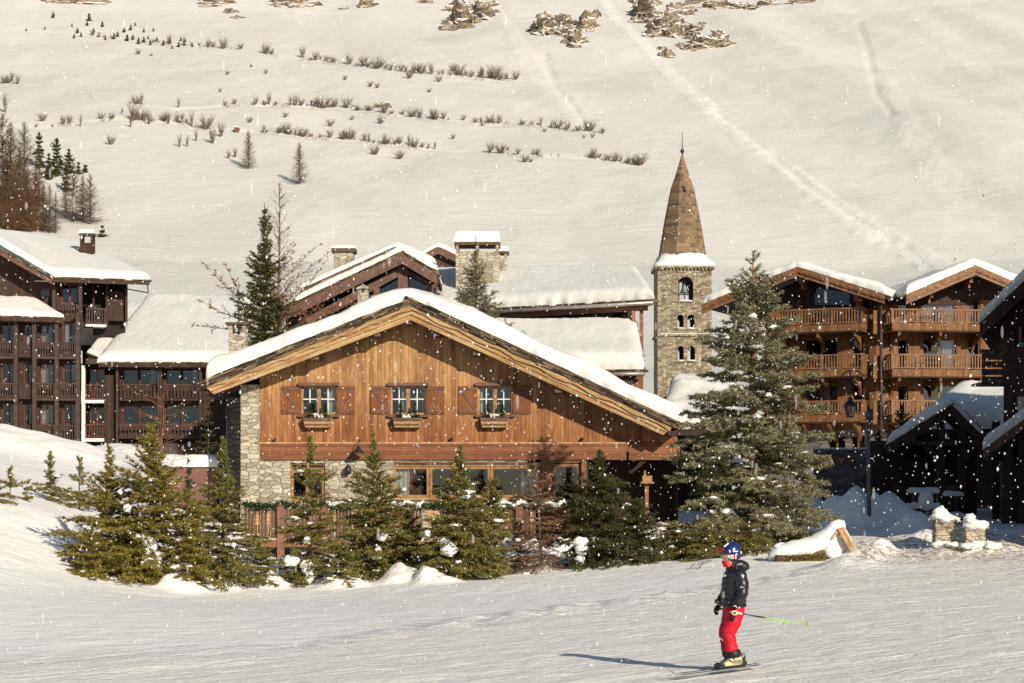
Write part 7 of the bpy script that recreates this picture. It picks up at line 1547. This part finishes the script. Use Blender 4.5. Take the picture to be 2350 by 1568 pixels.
# gloves: palm, four curled fingers, thumb
def glove(c, y, s_):
    b = MB(); C0 = Q(*c, y); b.blob(C0, (.036, .045, .048), 3, .05, 1, 14, 10); limb(b, [C0 + Vector((.004, 0, .06)), C0 + Vector((.012, 0, .115))], [.046, .052], 14, 3)
    for i in range(4):
        o = -.034 + i * .0225; Lf = (1, 1.08, 1.02, .85)[i]
        limb(b, [C0 + Vector((-.015, o, -.02)), C0 + Vector((-.038 * Lf, o, -.048)), C0 + Vector((-.020, o, -.078 * Lf)), C0 + Vector((.012, o * .9, -.066 * Lf))], [.014, .0135, .0125, .010], 10, 4)
    limb(b, [C0 + Vector((-.01, s_ * .035, .01)), C0 + Vector((-.04, s_ * .042, -.012)), C0 + Vector((-.05, s_ * .02, -.038))], [.016, .014, .011], 10, 4)
    g = voxel(b, 'glove', gr, PR, .0055, 1)
    b = MB(); b.tube([C0 + Vector((-.022, -.058, .085)), C0 + Vector((.002, -.064, .098)), C0 + Vector((.03, -.058, .07))], .006, 6); b.build('glove_trim', whp, g, smooth=True); return C0
g1 = glove((935, 860), -.215, 1); g2 = glove((797, 830), .18, -1)
b = MB(); b.blob(g1 + Vector((-.002, -.046, .0)), (.046, .016, .034), 4, .05, 1, 14, 8); b.build('glove_guard', cr, PR, smooth=True)
b = MB(); b.blob(g1 + Vector((.0, -.056, .0)), (.026, .012, .016), 4, .05, 1, 12, 8); b.build('guard_slot', gr, PR, smooth=True)
b = MB(); b.blob(g2 + Vector((-.03, -.02, .0)), (.014, .03, .034), 4, .05, 1, 12, 8); b.build('glove_guard', lime, PR, smooth=True)
# poles
for (h_, tx, ty, yy2) in ((g1, 1742, 997, .18), (g2, 1522, 990, .62)):
    SP = thing('ski_pole', 'lime green ski pole, ' + ('the one reaching further right, held in the near glove' if h_ is g1 else 'the shorter looking one, held in the far glove'), 'ski pole', h_)
    e = Q(tx, ty, yy2) if h_ is g1 else Q(tx, ty, .28); d = (e - h_); a1 = h_ + d * .10; a2 = h_ + d * .40 if h_ is g1 else h_ + d * .62
    b = MB(); b.tube([h_ - d * .05, h_ + d * .03, a1], [.016, .018, .014], 10); b.build('grip', cr, SP, smooth=True); b = MB(); b.tube([a1, a2], .007, 8); b.build('upper_shaft', gr, SP, smooth=True); b = MB(); b.tube([a2, e], [.007, .004], 8); b.build('shaft', lime, SP, smooth=True)
    n_ = d.normalized(); c = e - n_ * .05; s1_ = n_.cross(Vector((0, 0, 1))).normalized(); s2_ = n_.cross(s1_)
    b = MB(); b.loft([[c + n_ * o_ + (s1_ * math.cos(t) + s2_ * math.sin(t)) * rr2 for t in [6.283 * i / 12 for i in range(12)]] for o_, rr2 in ((-.012, .008), (0, .028), (.006, .026), (.012, .008))]); b.build('basket', lime, SP, smooth=True)
# boots, bindings, skis: turned towards the camera side
yaw = R_(180 + 33); D = Vector((math.cos(yaw), math.sin(yaw), 0)); Sd = Vector((-D.y, D.x, 0)); slope_ = -.055
def gp_(o, f, s, z): v = o + D * f + Sd * s; v.z = o.z + z + slope_ * f; return v
for i, (bx, by) in enumerate(((930, yl - .02), (918, yr_ + .02))):
    o = Q(bx, 1442, by); o.z = SB.z + .012
    lab = 'black ski nearer the camera, under the boot with letters' if i == 0 else 'black ski farther from the camera under the skier'
    SKI = thing('ski', lab, 'ski', o); b = MB(); rings = []
    for j in range(27):
        f = -.46 + 1.50 * j / 26; ww = (.034 + .016 * abs((f - .25) / .8) ** 1.6) * (1 if f < .93 else max(.15, (1.045 - f) / .115)); zz = .0 + (.0 if f < .86 else ((f - .86) / .18) ** 1.7 * .075); zz += (.012 if f < -.42 else 0)
        rings.append([gp_(o, f, -ww, zz), gp_(o, f, ww, zz), gp_(o, f, ww, zz + .012), gp_(o, f, -ww, zz + .012)])
    b.loft(rings); b.build('base', m_plain('ski_white', (.30, .30, .30), .3, .1), SKI)
    b = MB(); rings = []
    for j in range(24):
        f = -.44 + 1.36 * j / 23; ww = .021 if j % 6 else .016; zz = .0125 + (0 if f < .86 else ((f - .86) / .18) ** 1.7 * .075); rings.append([gp_(o, f, -ww, zz), gp_(o, f, ww, zz), gp_(o, f, ww, zz + .004), gp_(o, f, -ww, zz + .004)])
    b.loft(rings); b.build('topsheet', gr, SKI)
    b = MB()
    def ob(f0, f1, s0, s1, z0, z1): b.box8([gp_(o, f0, s0, z0), gp_(o, f1, s0, z0), gp_(o, f1, s1, z0), gp_(o, f0, s1, z0), gp_(o, f0, s0, z1), gp_(o, f1, s0, z1), gp_(o, f1, s1, z1), gp_(o, f0, s1, z1)])
    ob(-.20, .26, -.032, .032, .017, .035); ob(.16, .25, -.036, .036, .035, .075); ob(.19, .23, -.03, .03, .075, .09); ob(-.22, -.13, -.036, .036, .035, .085); ob(-.20, -.145, -.025, .025, .085, .14)
    b.build('binding', M['metal'], SKI, bevel=.006); b = MB(); b.tube([gp_(o, -.16, 0, .10), gp_(o, -.22, 0, .16), gp_(o, -.19, 0, .19)], .010, 6); b.tube([gp_(o, -.13, -.03, .06), gp_(o, -.24, -.035, .03)], .006, 5); b.build('binding_lever', gr, SKI, smooth=True)
    # boot (part of the person)
    b = MB(); sh = [(-.135, .045, .045, .10), (-.12, .047, .040, .19), (-.06, .05, .040, .26), (0, .05, .04, .25), (.05, .05, .04, .17), (.10, .05, .04, .125), (.145, .045, .045, .105), (.16, .03, .05, .085)]
    rings = []
    for f, hw_, z0, z1 in sh: rings.append([gp_(o, f, hw_ * math.cos(t) * (1 if math.sin(t) > -.3 else .9), (z0 + z1) / 2 + (z1 - z0) / 2 * math.sin(t)) for t in [6.283 * q / 16 for q in range(16)]])
    b.loft(rings); limb(b, [gp_(o, -.05, 0, .14), gp_(o, -.035, 0, .22), gp_(o, -.02, 0, .285)], [.060, .056, .050], 16, 3)
    bo_ = voxel(b, 'boot', cr, PR, .008, 1)
    b = MB(); ob(-.14, .165, -.036, .036, .033, .048)
    for f, z in ((.055, .165), (.10, .135), (.01, .235)): b.tube([gp_(o, f - .035, .052, z - .035), gp_(o, f - .005, .057, z + .0), gp_(o, f + .02, .03, z + .028)], .007, 6)
    b.build('boot_buckle', gr, bo_)
    if i == 0:
        side = 1 if Sd.y < 0 else -1
        cu = bpy.data.curves.new('lettering', 'FONT'); cu.body = 'HEAD'; cu.size = .07; cu.extrude = .0015; cu.align_x = 'CENTER'; t_o = bpy.data.objects.new('lettering', cu); col.objects.link(t_o); bpy.context.view_layer.update()
        me = bpy.data.meshes.new_from_object(t_o.evaluated_get(bpy.context.evaluated_depsgraph_get())); bpy.data.objects.remove(t_o, do_unlink=True); nn_ = Sd * side; xx_ = -D; zz_ = Vector((0, 0, 1)); c = gp_(o, -.03, .064 * side, .078)
        m_ = Matrix(((xx_.x, zz_.x, nn_.x, c.x), (xx_.y, zz_.y, nn_.y, c.y), (xx_.z, zz_.z, nn_.z, c.z), (0, 0, 0, 1))); me.transform(minv(bo_) @ m_) if False else me.transform(minv(PR) @ m_)
        me.materials.clear(); me.materials.append(gr); lo_ = bpy.data.objects.new('lettering', me); col.objects.link(lo_); lo_.parent = PR
# ------------------------------------------------------------------ FALLING SNOW
fm_, nt, bb_ = newmat('snowflake'); bb_.inputs['Base Color'].default_value = (.93, .92, .9, 1); bb_.inputs['Roughness'].default_value = .9; gq = N(nt, 'ShaderNodeNewGeometry'); tb = N(nt, 'ShaderNodeBsdfTransparent'); mx = N(nt, 'ShaderNodeMixShader')
nt.links.new(ramp(nt, gq.outputs['Random Per Island'], [(0, .15), (1, .72)]), mx.inputs[0]); nt.links.new(bb_.outputs[0], mx.inputs[1]); nt.links.new(tb.outputs[0], mx.inputs[2]); nt.links.new(mx.outputs[0], nt.nodes['Material Output'].inputs[0])
rs = np.random.RandomState(5); n = 8200; Yf = 9 + 62 * rs.rand(n) ** .8; uu = rs.uniform(-60, 2410, n); vv = rs.uniform(-40, 1590, n)
px = .95 + 1.2 * rs.rand(n) ** 2.2 + 1.6 * (rs.rand(n) < .06); px = px * 1.0; rad = px * Yf / F; x = (uu - UC) * Yf / F; z = CZ + (VH - vv) * Yf / F
k = np.array([bool(a) for a in (z > gnd(x, Yf) + .05)]); x, z, Yf, rad = x[k], z[k], Yf[k], rad[k]; n = len(x); dirs = np.array([(1, 0, 0), (0, 1, 0), (-1, 0, 0), (0, -1, 0), (0, 0, 1), (0, 0, -1)], float)
st_ = np.ones((n, 1, 3)); st_[:, 0, 2] = 1 + .8 * rs.rand(n); st_[:, 0, :] *= (.8 + .4 * rs.rand(n, 3)); ctr = np.stack([x, Yf, z], 1); ctr[:, 0] += 0
V = ctr[:, None, :] + dirs[None] * rad[:, None, None] * st_; fc = np.array([(0, 1, 4), (1, 2, 4), (2, 3, 4), (3, 0, 4), (1, 0, 5), (2, 1, 5), (3, 2, 5), (0, 3, 5)]); Fc = (np.arange(n)[:, None, None] * 6 + fc[None]).reshape(-1, 3)
o = np_obj('falling_snow', V.reshape(-1, 3), Fc, fm_, smooth=True); tag(o, 'white snowflakes drifting down through the air everywhere in front of the village', 'snowfall', kind='stuff')

rs = np.random.RandomState(9); n = 150; Yf = 8 + 25 * rs.rand(n); uu = rs.uniform(0, 2350, n); vv = rs.uniform(0, 1500, n); rad = (2.2 + 3.2 * rs.rand(n)) * Yf / F; ctr = np.stack([(uu - UC) * Yf / F, Yf, CZ + (VH - vv) * Yf / F], 1)
b0_ = MB(); b0_.blob((0, 0, 0), 1, 0, 0, 1, 8, 6); T0 = np.array(b0_.v); F0 = [f if len(f) == 3 else None for f in b0_.f]; F0 = np.array([f for f in F0 if f]); st_ = np.stack([rad * .8, rad * .8, rad * (1.2 + 2.4 * rs.rand(n))], 1)
V = ctr[:, None, :] + T0[None] * st_[:, None, :]; Fc = (np.arange(n)[:, None, None] * len(T0) + F0[None]).reshape(-1, 3)
fs_, nt, bb_ = newmat('soft_snowflake'); bb_.inputs['Base Color'].default_value = (.93, .92, .9, 1); tb = N(nt, 'ShaderNodeBsdfTransparent'); mx = N(nt, 'ShaderNodeMixShader'); mx.inputs[0].default_value = .90
nt.links.new(bb_.outputs[0], mx.inputs[1]); nt.links.new(tb.outputs[0], mx.inputs[2]); nt.links.new(mx.outputs[0], nt.nodes['Material Output'].inputs[0])
o = np_obj('falling_snow', V.reshape(-1, 3), Fc, fs_, smooth=True); tag(o, 'larger faint elongated snowflakes drifting close to the camera', 'snowfall', kind='stuff')
